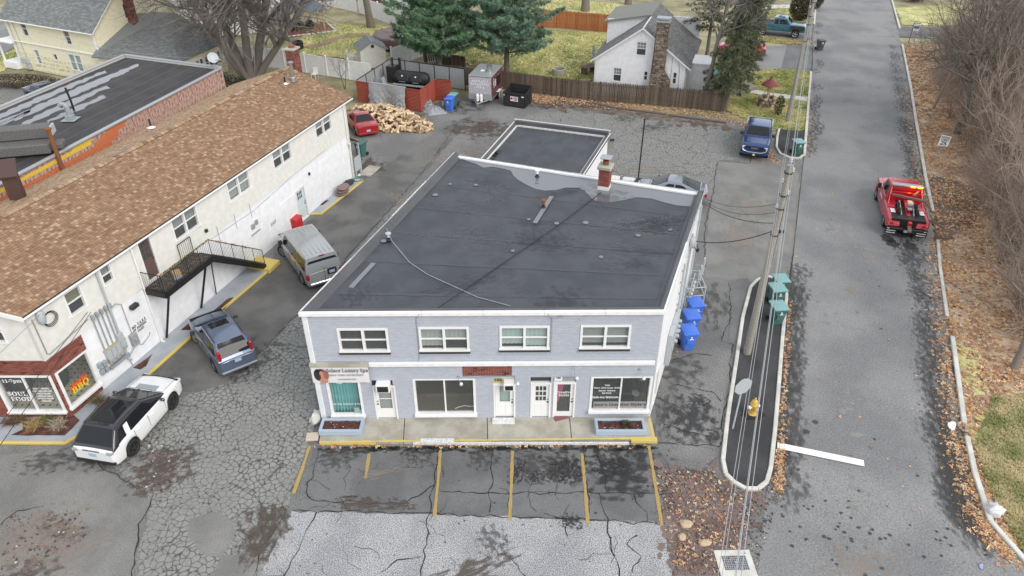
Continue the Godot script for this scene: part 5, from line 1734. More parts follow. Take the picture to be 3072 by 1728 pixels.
	bricks(ch,Transform3D(Basis(UPV,-PI/2),V(-0.375,0,-0.31)),0.0,0.62,0.0,2.0,[],[M.brick0,M.brick1,M.brick2,M.brick3],0.0,60,0.15)
	bricks(ch,Transform3D(Basis(UPV,PI/2),V(0.375,0,0.31)),0.0,0.62,0.0,2.0,[],[M.brick0,M.brick1,M.brick2,M.brick3],0.0,60,0.15)
	var cc:=MB.new()
	cc.bev(V(0,2.06,0),V(0.95,0.14,0.8),0.04)
	obj("crown",cc,M.concrete,ch)
	var cf:=MB.new()
	cf.bev(V(0,2.2,0),V(0.34,0.18,0.34),0.02)
	obj("flue",cf,M.brick2,ch)
	# tall vents standing against the neighbour's wall
	for q in [[V(-23.74,6.6,-35.26),1.1,0.11,"rust"]]:
		var pv:=MB.new()
		pv.lathe([P(q[2],-1.2),P(q[2],q[1]),P(q[2]*1.6,q[1]+0.02),P(q[2]*1.6,q[1]+0.1),P(0,q[1]+0.16)],12)
		obj("vent_stack",pv,M[q[3]],roof,T(q[0].x,q[0].y,q[0].z))
	var dq:=V(-22.89,6.7,-30.21)
	var dv:=MB.new()
	dv.span(V(-0.3,-0.3,-0.25),V(0.3,0.9,0.25))
	dv.slab([V(-0.42,0.9,0.4),V(0.42,0.9,0.4),V(0.42,1.5,-0.3),V(-0.42,1.5,-0.3)],V(0,-0.05,0))
	dv.slab([V(-0.3,0.9,0.25),V(-0.3,1.4,-0.25),V(-0.3,0.9,-0.25)],V(0.05,0,0))
	dv.slab([V(0.3,0.9,0.25),V(0.3,0.9,-0.25),V(0.3,1.4,-0.25)],V(-0.05,0,0))
	obj("duct_hood",dv,mat("ductbrown",0.075,0.04,0.035,0.6),roof,Transform3D(Basis(UPV,0.35),dq))
	# outside stair: landing,flight,railings
	var s:=Node3D.new()
	s.name="stair"
	t.add_child(s,true)
	s.transform=W
	var ld:=MB.new()
	ld.span(V(5.5,3.02,0.02),V(8.9,3.1,1.15))
	for i in 12: ld.span(V(5.52+i*0.28,3.1,0.03),V(5.78+i*0.28,3.118,1.14))
	obj("landing",ld,tri(mat("wet_boards",1,1,1,0.6),tex(noise(0.02),[[0.3,0.05,0.042,0.034],[0.7,0.13,0.11,0.09]],256),1.2),s)
	var ib:=MB.new()
	ib.span(V(5.45,2.82,1.15),V(8.95,3.12,1.22)); ib.span(V(5.42,2.84,0.02),V(5.5,3.12,1.2))
	ib.slab([V(8.9,2.75,1.2),V(12.6,0.1,1.2),V(12.6,0.42,1.2),V(8.9,3.12,1.2)],V(0,0,-0.07))
	ib.slab([V(8.9,2.75,0.15),V(12.6,0.1,0.15),V(12.6,0.42,0.15),V(8.9,3.12,0.15)],V(0,0,-0.07))
	ib.tube([V(5.75,2.9,1.1),V(5.75,0.12,0.1)],0.065,4); ib.tube([V(8.4,2.9,1.1),V(8.35,0.12,0.1)],0.065,4); ib.tube([V(9.0,2.7,0.9),V(9.6,0.2,0.1)],0.04,4)
	obj("frame",ib,M.black,s)
	for i in 14:
		var st:=MB.new()
		st.span(V(9.0+i*0.26,2.86-i*0.19,0.1),V(9.28+i*0.26,2.9-i*0.19,1.14))
		obj("step",st,M.dark,s)
	var rl:=MB.new()
	var rail:=func(p: Vector3,q: Vector3,cnt: int):
		rl.tube([p+V(0,0.92,0),q+V(0,0.92,0)],0.022,5); rl.tube([p+V(0,0.1,0),q+V(0,0.1,0)],0.014,5)
		for i in cnt+1:
			var k:=p.lerp(q,float(i)/cnt)
			rl.tube([k,k+V(0,0.92,0)],0.024 if i % 7==0 else 0.0085,4,false)
	rail.call(V(5.5,3.1,1.16),V(8.9,3.1,1.16),28)
	rail.call(V(5.48,3.1,0.1),V(5.48,3.1,1.16),8)
	rail.call(V(8.9,3.1,1.16),V(12.55,0.45,1.16),35)
	rail.call(V(8.0,3.1,0.1),V(8.9,3.1,0.1),7)
	obj("railing",rl,M.black,s)
	var gl:=MB.new()
	for i in 240:
		var k:=rng.randf()
		var q:=V(lerpf(5.5,8.9,k),4.02,1.16) if i % 2==0 else V(lerpf(8.9,11.6,k),lerpf(4.02,2.05,k),1.16)
		gl.col=Color(0.3,0.04,0.03) if rng.randf()<(0.5 if i % 2==1 else 0.15) else (Color(0.5,0.4,0.08) if rng.randf()<0.6 else Color(0.1,0.14,0.05))
		gl.box(q+V(R(0.05),R(0.04),R(0.04)),V(0.05,0.012,0.03),Basis(V(R(1),R(1),R(1)).normalized(),rng.randf()*6))
	obj("garland",gl,M.tinted,s)
	var pad:=MB.new()
	pad.bev(V(12.9,0.15,0.75),V(1.1,0.3,1.5),0.04)
	obj("stair_base",pad,M.yellowkerb,s)
	var bxq:=W*V(6.75,3.12,0.85)
	var bx:=thing("cardboard_box","brown cardboard box with blue tape on the outside stair landing","box",bxq,-0.9)
	var c1:=MB.new()
	c1.bev(V(0,0.16,0),V(0.42,0.32,0.36),0.008)
	obj("body",c1,mat("cardboard",0.42,0.27,0.14,0.9),bx)
	var c2:=MB.new()
	c2.span(V(-0.213,0.06,-0.19),V(0.213,0.13,0.183))
	obj("tape",c2,mat("bluetape",0.15,0.32,0.75,0.6),bx)
	# porch on the back corner
	var po:=MB.new()
	var PW:=wallframe(B,B+n*wd)
	po.xf=PW
	po.slab([V(-0.3,2.35,0.95),V(1.4,2.35,0.95),V(1.4,3.0,0.0),V(-0.3,3.0,0.0)],V(0,-0.06,0))
	obj("porch_roof",po,M.shingle1,t)
	var pp:=MB.new()
	pp.xf=PW
	pp.box(V(-0.15,1.2,0.85),V(0.1,2.3,0.1)); pp.box(V(-0.2,0.95,0.45),V(0.06,1.0,0.85))
	pp.box(V(0.5,0.45,0.5),V(1.2,0.1,0.9)); pp.box(V(-0.1,0.2,0.2),V(0.1,0.45,0.1)); pp.box(V(-0.1,0.2,0.8),V(0.1,0.45,0.1))
	obj("porch",pp,M.palemetal,t)
	var ps:=MB.new()
	ps.xf=W
	ps.bev(V(len+1.2,0.07,0.6),V(1.6,0.14,0.9),0.03)
	obj("porch_step",ps,M.concrete,t)


# ---------- the flat-roofed building with the painted wall ----------
func mural_building() -> void:
	var P:=V(-20.28,6.4,-50.39); var Q:=V(-27.35,6.4,-35.63)
	var a:=P(P.x,P.z)            # far right corner
	var d:=(P(-23.61,-36.48)-a).normalized()
	var near:=a+d*30.0               # right wall runs towards the camera side
	var L:=P(-28.32,-53.39)
	var t:=thing("mural_building","flat-roofed building with worn brown wall painted in orange and yellow stripes","building")
	var ll:=L+d*30.0
	var b:=MB.new()
	var W:=wallframe(near,a)
	core(b,W,0,30,0,6.3,[],0.2,-0.01)
	core(b,wallframe(a,L),0,a.distance_to(L),0,6.3,[],0.2)
	core(b,wallframe(L,ll),0,30,0,6.3,[],0.2)
	obj("wall",b,M.mortar,t)
	# painted concrete blocks; the mural's bands are paint on the blocks
	var wornm:=nmat("mural_worn",[[0.25,0.26,0.13,0.105],[0.42,0.38,0.23,0.19],[0.7,0.52,0.36,0.3]],2.2,0.022,0.9,5,111)
	wornm.uv1_scale=V(0.7,0.18,0.7)
	var orange:=two("mural_orange",[0.46,0.13,0.05],[0.56,0.17,0.07],1.5,0.02,0.8,112)
	var yellow:=two("mural_yellow",[0.62,0.44,0.04],[0.72,0.52,0.06],1.5,0.02,0.8,113)
	var rest:={0: MB.new(),1: MB.new(),2: MB.new()}
	var parts:=0
	for row in 9:
		var y:=6.2-row*0.2
		var x:=0.0 if row % 2==0 else -0.2
		while x<30:
			var at:=V(minf(x+0.2,29.9),y,0.0)
			var far:=30.0-at.x   # metres from the far corner
			var k:=0
			if at.x>14 and at.x>16.76+(y-5.66)*3.25 and at.x<18.04+(y-5.14)*1.98: k=1
			if at.x<17.2 and y<5.66 and y>5.15: k=1
			if at.x<16.6 and y>5.82 and y<(6.16 if at.x<15.4 else 6.6): k=2
			if at.x>=16.6 and at.x<17.7 and y>5.8+(at.x-16.6)*0.53: k=2
			var m: Material=[wornm,orange,yellow][k]
			if parts<200 and far>6 and far<24 and row<8:
				var one:=MB.new()
				one.bev(Vector3.ZERO,V(0.392,0.197,0.02),0.005)
				put("block",one.mesh() if parts==0 else t.get_node("block").mesh,m,t,W*T(at.x,at.y,at.z))
				parts+=1
			else:
				rest[k].xf=W
				rest[k].box(at,V(0.392,0.197,0.02))
			x+=0.4
	for k in 3: if rest[k].v.size(): stuff(obj("blocks",rest[k],[wornm,orange,yellow][k],t))
	var r:=MB.new()
	r.prism(PackedVector2Array([near,a,L,ll]),6.15,6.25,true)
	var roofm:=gmat("oldroof",114,[0.03,0.028,0.028],[0.052,0.048,0.047],7.0,0.2,0.3,0.7,512)
	var roof:=obj("roof",r,roofm,t)
	var e:=MB.new()
	for s in [[near,a],[a,L],[L,ll]]:
		var p: Vector2=s[0]; var q: Vector2=s[1]
		var v:=(q-p).normalized(); var x:=V(v.x,0,v.y)
		var mid:=(p+q)*0.5
		e.bev(V(mid.x,6.32,mid.y),V(p.distance_to(q),0.12 if s[0]==near else 0.22,0.25),0.03,Basis(x,UPV,x.cross(UPV)))
	obj("roof_edge",e,M.galv,roof)
	# thin sheets of water standing between the laps
	var ax:=V(d.x,0,d.y); var cross:=V((L-a).x,0,(L-a).y).normalized()
	var O:=V(a.x,6.253,a.y)
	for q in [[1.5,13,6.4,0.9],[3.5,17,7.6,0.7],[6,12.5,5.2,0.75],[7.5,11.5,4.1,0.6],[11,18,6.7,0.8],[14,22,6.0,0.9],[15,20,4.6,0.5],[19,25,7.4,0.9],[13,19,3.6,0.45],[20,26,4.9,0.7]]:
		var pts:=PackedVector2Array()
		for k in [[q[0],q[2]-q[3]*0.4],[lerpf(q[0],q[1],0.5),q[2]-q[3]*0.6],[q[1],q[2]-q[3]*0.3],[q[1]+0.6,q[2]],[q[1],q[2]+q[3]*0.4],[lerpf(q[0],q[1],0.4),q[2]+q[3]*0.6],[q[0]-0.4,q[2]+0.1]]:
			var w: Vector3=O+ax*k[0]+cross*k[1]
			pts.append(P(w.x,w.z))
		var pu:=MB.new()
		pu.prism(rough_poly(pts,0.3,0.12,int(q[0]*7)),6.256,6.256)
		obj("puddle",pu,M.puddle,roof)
	for i in 7:
		var se:=MB.new()
		var p0: Vector3=O+cross*(1.1+i*1.1); var p1: Vector3=p0+ax*30
		ribbon(se,PackedVector2Array([P(p0.x,p0.z),P(p1.x,p1.z)]),0.1,6.2545,0.02,0.3)
		obj("seam",se,M.seamtape,roof)
	# gooseneck,pipe and a kitchen fan housing
	var gp:=V(-25.74,6.3,-40.53)
	var gn:=MB.new()
	gn.bev(V(0,0.01,0),V(0.8,0.03,0.8),0.01)
	gn.bev(V(0,0.14,0),V(0.4,0.26,0.4),0.03)
	gn.tube([V(0,0.2,0),V(0,0.7,0),V(-0.08,0.88,0),V(-0.25,0.9,0),V(-0.36,0.78,0)],0.15,10)
	obj("gooseneck_vent",gn,M.greymetal,roof,T(gp.x,gp.y,gp.z))
	var vp:=V(-26.36,6.3,-42.12)
	var vb:=MB.new()
	vb.tube([V(0,-0.05,0),V(0,0.6,0),V(-0.06,1.35,0)],0.06,8)
	obj("vent_pipe",vb,M.black,roof,T(vp.x,vp.y,vp.z))
	var k1:=V(-25.7,6.3,-35.6)
	var kf:=MB.new()
	kf.bev(V(0,0.35,0),V(3.0,0.55,1.4),0.06); kf.bev(V(0.2,0.95,-0.5),V(2.6,0.6,0.8),0.05); kf.bev(V(1.7,0.3,-0.1),V(0.6,0.3,0.8),0.05)
	obj("fan_housing",kf,two("oldmetal",[0.06,0.06,0.06],[0.2,0.195,0.19],0.8,0.03,0.7,116),roof,Transform3D(Basis(UPV,0.25),k1))
	var kp:=MB.new()
	kp.bev(V(1.55,0.98,-0.5),V(0.12,0.5,0.7),0.04)
	obj("cover_panel",kp,M.palemetal,roof,Transform3D(Basis(UPV,0.25),k1))
	# dish at the far corner
	var dc:=thing("satellite_dish","grey satellite dish on a mast at the far corner of the dark roof","dish",V(a.x-0.3,6.35,a.y+0.3),0.6)
	var m1:=MB.new()
	m1.tube([Vector3.ZERO,V(0,0.7,0)],0.025,6); m1.tube([V(0,0.6,0),V(0.3,0.7,0.5)],0.014,5); m1.box(V(0.32,0.72,0.52),V(0.1,0.08,0.12))
	obj("mast",m1,M.galv,dc)
	var m2:=MB.new()
	m2.lathe([P(0,0),P(0.2,0.03),P(0.36,0.1),P(0.37,0.11)],18,V(0,0.75,0.05),Basis(Vector3.RIGHT,1.0))
	obj("reflector",m2,M.palemetal,dc)


# ---------- houses behind ----------
func house_tones(key: String,c: Array) -> Array:
	var out:=[]
	for i in 4:
		var k: float=[0.8,1.0,1.2,0.92][i]
		out.append(two("%s%d" % [key,i],[c[0]*k*0.88,c[1]*k*0.88,c[2]*k*0.88],[c[0]*k*1.1,c[1]*k*1.1,c[2]*k*1.1],0.5,0.04,0.95,120+i))
	return out

func cream_house() -> void:
	var C0:=P(-37.3,-66.1); var L0:=P(-48.2,-71.3)
	var d:=(C0-L0).normalized(); var back:=P(d.y,-d.x)   # away from the camera
	var t:=thing("cream_house","two-storey cream clapboard house with grey shingle roof at the top left","house")
	var W:=wallframe(L0,C0); var fw:=L0.distance_to(C0)
	var S:=wallframe(C0,C0+back*9.5)
	var tones:=house_tones("greyshingle",[0.2,0.21,0.21])
	var holes:=[[2.0,3.3,2.95,4.75],[7.9,3.2,8.85,4.7],[2.6,0.75,3.45,2.25],[5.3,1.45,6.0,2.15],[7.5,0.8,9.3,2.4]]
	var sh:=[[3.6,5.1,4.5,6.5]]
	var b:=MB.new()
	core(b,W,0,fw,0,5.05,holes,0.2)
	core(b,S,0,9.5,0,5.05,[],0.2)
	b.xf=S
	b.slab([V(0,5.0,-0.6),V(9.5,5.0,-0.6),V(4.75,9.0,-0.6)],V(0,0,-0.1))
	b.xf=Transform3D()
	obj("wall",b,M.cream,t)
	clapboards(t,W,0.1,fw-0.08,0.1,5.0,holes,M.cream,0.125,null,M.creammoss,1.6)
	clapboards(t,S,0.08,9.45,3.0,8.9,sh,M.cream,0.125,func(y): return [0.08,9.4] if y<5.05 else [0.05+(y-5.05)*1.19,9.45-(y-5.05)*1.19])
	var tr:=MB.new()
	tr.xf=W
	tr.box(V(0.04,2.5,0.03),V(0.16,5.0,0.1)); tr.box(V(fw-0.02,2.5,0.03),V(0.16,5.0,0.12))
	tr.bev(V(fw/2,2.72,0.06),V(fw,0.1,0.16),0.02)
	obj("trim",tr,M.trim,t)
	window(t,W,2.0,3.3,2.95,4.75,1,{"drop": [0.1,0.1],"trim": 0.12})
	window(t,W,7.9,3.2,8.85,4.7,1,{"drop": [0.7,0.7],"cover": mat("browncurtain",0.16,0.09,0.05,0.9),"trim": 0.12})
	window(t,W,2.6,0.75,3.45,2.25,1,{"drop": [0.95,0.95],"cover": M.blindlight,"trim": 0.12})
	window(t,W,5.3,1.45,6.0,2.15,1,{"drop": [0.0,0.0],"rail": 0.0,"trim": 0.1})
	window(t,W,7.5,0.8,9.3,2.4,2,{"drop": [0.95,0.95],"cover": M.blindlight,"trim": 0.1})
	window(t,S,3.6,5.1,4.5,6.5,1,{"drop": [0.1,0.1],"trim": 0.1})
	# main roof: ridge runs along the front
	var U:=V(d.x,0,d.y); var N:=V(back.x,0,back.y)
	var slope:=0.84
	var eave:=V(L0.x,5.05,L0.y)-N*0.45-U*0.5+V(0,-0.3,0)
	var up:=(N+V(0,slope,0)).normalized()
	var sl:=5.2*sqrt(1+slope*slope)
	var lw:=fw+0.95
	var dk:=MB.new()
	dk.slab([eave,eave+U*lw,eave+U*lw+up*sl,eave+up*sl],V(0,-0.12,0))
	var be:=eave+N*10.4
	dk.slab([be+U*lw,be,eave+up*sl,eave+U*lw+up*sl],V(0,-0.12,0))
	var roof:=obj("roof",dk,M.trim,t)
	shingles(roof,eave,U,up,func(_q): return [0.0,lw],int(sl/0.16),tones,[0.25,0.6,0.8,1.0],0.32,0.16)
	var g:=MB.new()
	g.tube([eave+V(0,-0.06,0),eave+U*lw+V(0,-0.06,0)],0.07,6)
	obj("gutter",g,M.trim,roof)
	downpipe(t,W,fw-0.12,0.3,4.8,M.trim)
	# low wing on the right with its own roof
	var K:=[P(-37.3,-65.6),P(-29.6,-63.8),P(-27.7,-70.4),P(-34.5,-76.0)]
	var wb:=MB.new()
	for i in 2: core(wb,wallframe(K[i],K[i+1]),0,K[i].distance_to(K[i+1]),0,2.85,[[2.2,1.0,6.2,2.2]] if i==1 else [],0.2)
	obj("wing_wall",wb,M.cream,t)
	var KW:=wallframe(K[1],K[2])
	clapboards(t,KW,0.05,K[1].distance_to(K[2]),0.1,2.8,[[1.2,1.0,6.4,2.2]],M.cream,0.125,null,M.creammoss,2.0)
	var KF:=wallframe(K[0],K[1])
	clapboards(t,KF,0.05,K[0].distance_to(K[1])-0.05,0.1,2.8,[],M.cream,0.125)
	for i in 4: window(t,KW,1.25+i*1.3,1.0,2.45+i*1.3,2.2,2,{"drop": [0.3,0.0],"trim": 0.08})
	var apexa:=V(-36.6,5.4,-70.2); var apexb:=V(-32.2,5.2,-71.6)
	var e3:=[V(K[0].x-0.3,2.85,K[0].y+0.4),V(K[1].x+0.4,2.85,K[1].y+0.5),V(K[2].x+0.5,2.85,K[2].y-0.3),V(K[3].x+0.8,2.85,K[3].y-2)]
	var wr:=MB.new()
	wr.slab([e3[0],e3[1],apexb,apexa],V(0,-0.1,0)); wr.slab([e3[1],e3[2],apexb],V(0,-0.1,0)); wr.slab([e3[2],e3[3],apexb],V(0,-0.1,0)); wr.slab([e3[3],V(-38,5.2,-77),apexa,apexb],V(0,-0.1,0))
	var wroof:=obj("wing_roof",wr,tones[1],t)
	for f in [[e3[0],e3[1],apexb,apexa],[e3[1],e3[2],apexb,apexb]]:
		var o: Vector3=f[0]
		var ax: Vector3=(f[1]-f[0]).normalized()
		var wl: float=f[0].distance_to(f[1])
		var to: Vector3=f[2]-f[0]
		var upw:=(to-ax*to.dot(ax)).normalized()
		var hgt:=to.dot(upw)
		var x2:=to.dot(ax); var x3: float=(f[3]-f[0]).dot(ax)
		shingles(wroof,o,ax,upw,func(q): return [lerpf(0.0,x3,clampf(q/hgt,0,1)),lerpf(wl,x2,clampf(q/hgt,0,1))],int(hgt/0.16),tones,[0.25,0.6,0.8,1.0],0.32,0.16)
	# chimney through the wing
	var ch:=Node3D.new()
	ch.name="chimney"
	t.add_child(ch,true)
	var cp:=V(-35.27,4.2,-69.72)
	ch.transform=Transform3D(Basis(U,UPV,U.cross(UPV)),V(cp.x,4.0,cp.z))
	var mo:=MB.new()
	mo.span(V(-0.36,0,-0.3),V(0.36,5.6,0.3))
	obj("mortar",mo,M.mortar,ch)
	bricks(ch,T(-0.37,0,0.305),0,0.74,0.02,5.6,[],[M.brick0,M.brick1,M.brick3],0.0,60)
	bricks(ch,Transform3D(Basis(UPV,PI/2),V(0.365,0,0.31)),0,0.62,0.02,5.6,[],[M.brick0,M.brick1,M.brick3],0.0,40)
	# small front porch and meters on the left
	var po:=MB.new()
	po.xf=W
	po.bev(V(-0.9,2.55,-1.0),V(2.4,0.16,3.0),0.03); po.box(V(-1.9,1.2,0.3),V(0.14,2.5,0.14)); po.box(V(-1.0,0.3,-0.6),V(2.0,0.6,2.2))
	obj("porch",po,M.trim,t)
	var mt:=MB.new()
	mt.xf=W
	mt.bev(V(1.0,0.9,0.15),V(1.0,0.5,0.25),0.03); mt.bev(V(1.3,0.35,0.15),V(0.6,0.5,0.25),0.03)
	mt.tube([V(0.5,0.9,0.08),V(0.4,4.6,0.08)],0.03,6); mt.tube([V(1.4,0.6,0.08),V(1.0,4.7,0.08)],0.03,6)
	obj("meter_box",mt,M.palemetal,t)


func white_house() -> void:
	var a:=P(7.33,-64.24)
	var dir:=P(0.95,0.31).normalized()
	var back:=P(dir.y,-dir.x)
	var bq:=a+dir*8.0
	var t:=thing("white_house","white clapboard house with stone chimney behind the wooden picket fence","house")
	var W:=wallframe(a,bq)
	var RW:=wallframe(bq,bq+back*9.0)
	var holes:=[[3.5,3.55,4.45,4.8],[1.66,1.1,2.5,2.42],[4.36,1.45,4.8,2.35],[6.85,1.35,7.3,2.5]]
	var b:=MB.new()
	core(b,W,0,8,0,3.05,holes,0.2)
	b.xf=W
	b.slab([V(0,3.05,-0.6),V(8,3.05,-0.6),V(4.0,5.92,-0.6)],V(0,0,-0.1))
	b.xf=Transform3D()
	core(b,RW,0,9,0,3.0,[],0.2)
	core(b,wallframe(bq+back*9.0,a+back*9.0),0,8,0,5.0,[],0.2)
	obj("wall",b,M.sidingwhite,t)
	clapboards(t,W,0.08,7.92,0.2,5.85,holes,M.sidingwhite,0.125,func(y): return [0.08,7.92] if y<3.05 else [(y-3.05)*1.395+0.03,8-(y-3.05)*1.395-0.03])
	clapboards(t,RW,0.08,9,0.2,2.95,[],M.sidingwhite,0.125)
	window(t,W,3.5,3.55,4.45,4.8,1,{"bars": 1,"drop": [0.5,0.5],"cover": M.curtain,"trim": 0.1})
	window(t,W,1.66,1.1,2.5,2.42,1,{"bars": 1,"drop": [0.5,0.5],"cover": M.curtain,"trim": 0.1})
	window(t,W,4.36,1.45,4.8,2.35,1,{"drop": [0,0],"trim": 0.1})
	window(t,W,6.85,1.35,7.3,2.5,1,{"drop": [0,0],"trim": 0.1})
	var U:=V(dir.x,0,dir.y); var N:=V(back.x,0,back.y)
	var A3:=V(a.x,0,a.y)
	var slope:=0.717
	var tones:=house_tones("slate",[0.17,0.168,0.165])
	# ridge runs away from the camera
	var rt:=A3-N*0.3+U*4.0+V(0,5.98,0)
	var le:=A3-N*0.3-U*0.35+V(0,5.98-4.35*slope,0)
	var re:=A3-N*0.3+U*8.35+V(0,5.98-4.35*slope,0)
	var dep:=9.6
	var dk:=MB.new()
	dk.slab([rt,rt+N*dep,le+N*dep,le],V(0,-0.14,0)); dk.slab([re,re+N*dep,rt+N*dep,rt],V(0,-0.14,0))
	var roof:=obj("roof",dk,M.trim,t)
	var upl:=(rt-le).normalized(); var upr:=(rt-re).normalized()
	var sl:=rt.distance_to(le)
	shingles(roof,le,N,upl,func(_q): return [0.0,dep],int(sl/0.16),tones,[0.25,0.6,0.8,1.0],0.32,0.16)
	shingles(roof,re,N,upr,func(_q): return [0.0,dep],int(sl/0.16),tones,[0.25,0.6,0.8,1.0],0.32,0.16)
	# shed dormer rising on the left slope
	var dm:=MB.new()
	var o:=A3+U*0.1+N*4.2
	dm.slab([o+V(0,2.9,0),o+U*3.9+V(0,2.9,0),o+U*3.9+V(0,6.1,0),o+V(0,5.3,0)],N*0.1)
	dm.slab([o+N*5.2+V(0,2.0,0),o+V(0,2.0,0),o+V(0,5.3,0),o+N*5.2+V(0,5.3,0)],U*0.1)
	obj("dormer",dm,M.sidingwhite,t)
	var DW:=Transform3D(Basis(U,UPV,-N),o+V(0,0,0))
	clapboards(t,DW,0,3.8,2.95,5.5,[],M.sidingwhite,0.125,func(y): return [0.02,clampf(4.0-(5.98-y-0.3)/slope*0.0 ,0.2,3.9)])
	var dr:=MB.new()
	dr.slab([o-U*0.3-N*0.3+V(0,5.3,0),o+U*4.0-N*0.3+V(0,6.15,0),o+U*4.0+N*5.5+V(0,6.15,0),o-U*0.3+N*5.5+V(0,5.3,0)],V(0,-0.12,0))
	obj("dormer_roof",dr,two("dormergrey",[0.2,0.2,0.18],[0.26,0.26,0.235],1.5,0.02,0.95,130),t)
	var vp:=MB.new()
	vp.tube([V(0,0,0),V(0,0.5,0)],0.06,8)
	obj("vent_pipe",vp,M.black,t,T(V(-0.58,5.9,-69.01).x+0.3,5.75,o.z-2.0))
	# entry bump on the right
	var en:=MB.new()
	var E0:=bq+back*1.6
	core(en,wallframe(E0,E0+dir*1.9),0,1.9,0,2.9,[],0.2)
	core(en,wallframe(E0+dir*1.9,E0+dir*1.9+back*2.4),0,2.4,0,2.9,[],0.2)
	obj("entry_wall",en,M.sidingwhite,t)
	clapboards(t,wallframe(E0,E0+dir*1.9),0.05,1.85,0.15,2.85,[],M.sidingwhite,0.125)
	var er:=MB.new()
	var e0:=V(E0.x,2.95,E0.y)-N*0.2
	er.slab([e0,e0+U*2.1,e0+U*2.1+N*2.8,e0+N*2.8],V(0,-0.1,0))
	obj("entry_roof",er,M.sidingwhite,t)
	# stone chimney
	var ch:=Node3D.new()
	ch.name="chimney"
	t.add_child(ch,true)
	ch.transform=W
	var cm:=MB.new()
	cm.slab([V(5.0,0,0.5),V(6.75,0,0.5),V(6.75,1.7,0.5),V(6.15,2.6,0.5),V(6.15,6.6,0.5),V(5.15,6.6,0.5),V(5.15,2.4,0.5),V(5.0,2.2,0.5)],V(0,0,-0.6))
	obj("mortar",cm,M.earth,ch)
	var smats:=[]
	for i in 4:
		var k: float=[0.55,0.85,1.15,1.5][i]
		smats.append(two("stone%d" % i,[0.15*k,0.115*k,0.085*k],[0.3*k,0.245*k,0.19*k],0.5,0.03,0.95,140+i))
	var y:=0.1
	while y<6.5:
		var x0:=5.02; var x1:=6.73
		if y>1.7: x1=lerpf(6.73,6.13,clampf((y-1.7)/0.9,0,1))
		if y>2.2: x0=5.16
		var x:=x0
		var hh:=rng.randf_range(0.11,0.19)
		while x<x1-0.06:
			var w:=minf(rng.randf_range(0.16,0.42),x1-x)
			var s:=MB.new()
			s.bev(V(x+w/2,y+hh/2,0.5+R(0.02)),V(w-0.025,hh-0.02,0.08),0.03)
			obj("stone",s,smats[rng.randi() % 4],ch)
			x+=w
		y+=hh
	for k in 44:
		var s:=MB.new()
		s.bev(V(5.14 if k % 2==0 else 6.16,2.7+(k/2)*0.175,0.2),V(0.06,0.15,0.5),0.03)
		obj("stone",s,smats[rng.randi() % 4],ch)
	var cc:=MB.new()
	cc.bev(V(5.65,6.9,0.2),V(1.15,0.1,0.8),0.02); cc.bev(V(5.65,6.62,0.2),V(1.15,0.12,0.85),0.03)
	for q in [[5.2,-0.1],[6.1,-0.1],[5.2,0.5],[6.1,0.5]]: cc.box(V(q[0],6.76,q[1]),V(0.06,0.26,0.06))
	obj("cap",cc,M.galv,ch)
	var cab:=MB.new()
	cab.xf=W
	cab.tube([V(7.0,4.0,0.04),V(7.25,3.3,0.05),V(7.4,2.8,0.05),V(7.5,0.6,0.05)],0.018,5); cab.tube([V(6.7,3.8,0.05),V(6.75,2.5,0.05),V(6.7,1.0,0.05)],0.014,5)
	obj("cable",cab,M.greymetal,t)
	var vt:=MB.new()
	vt.xf=W
	vt.bev(V(4.02,5.2,0.03),V(0.3,0.5,0.06),0.02)
	obj("gable_vent",vt,M.trim,t)


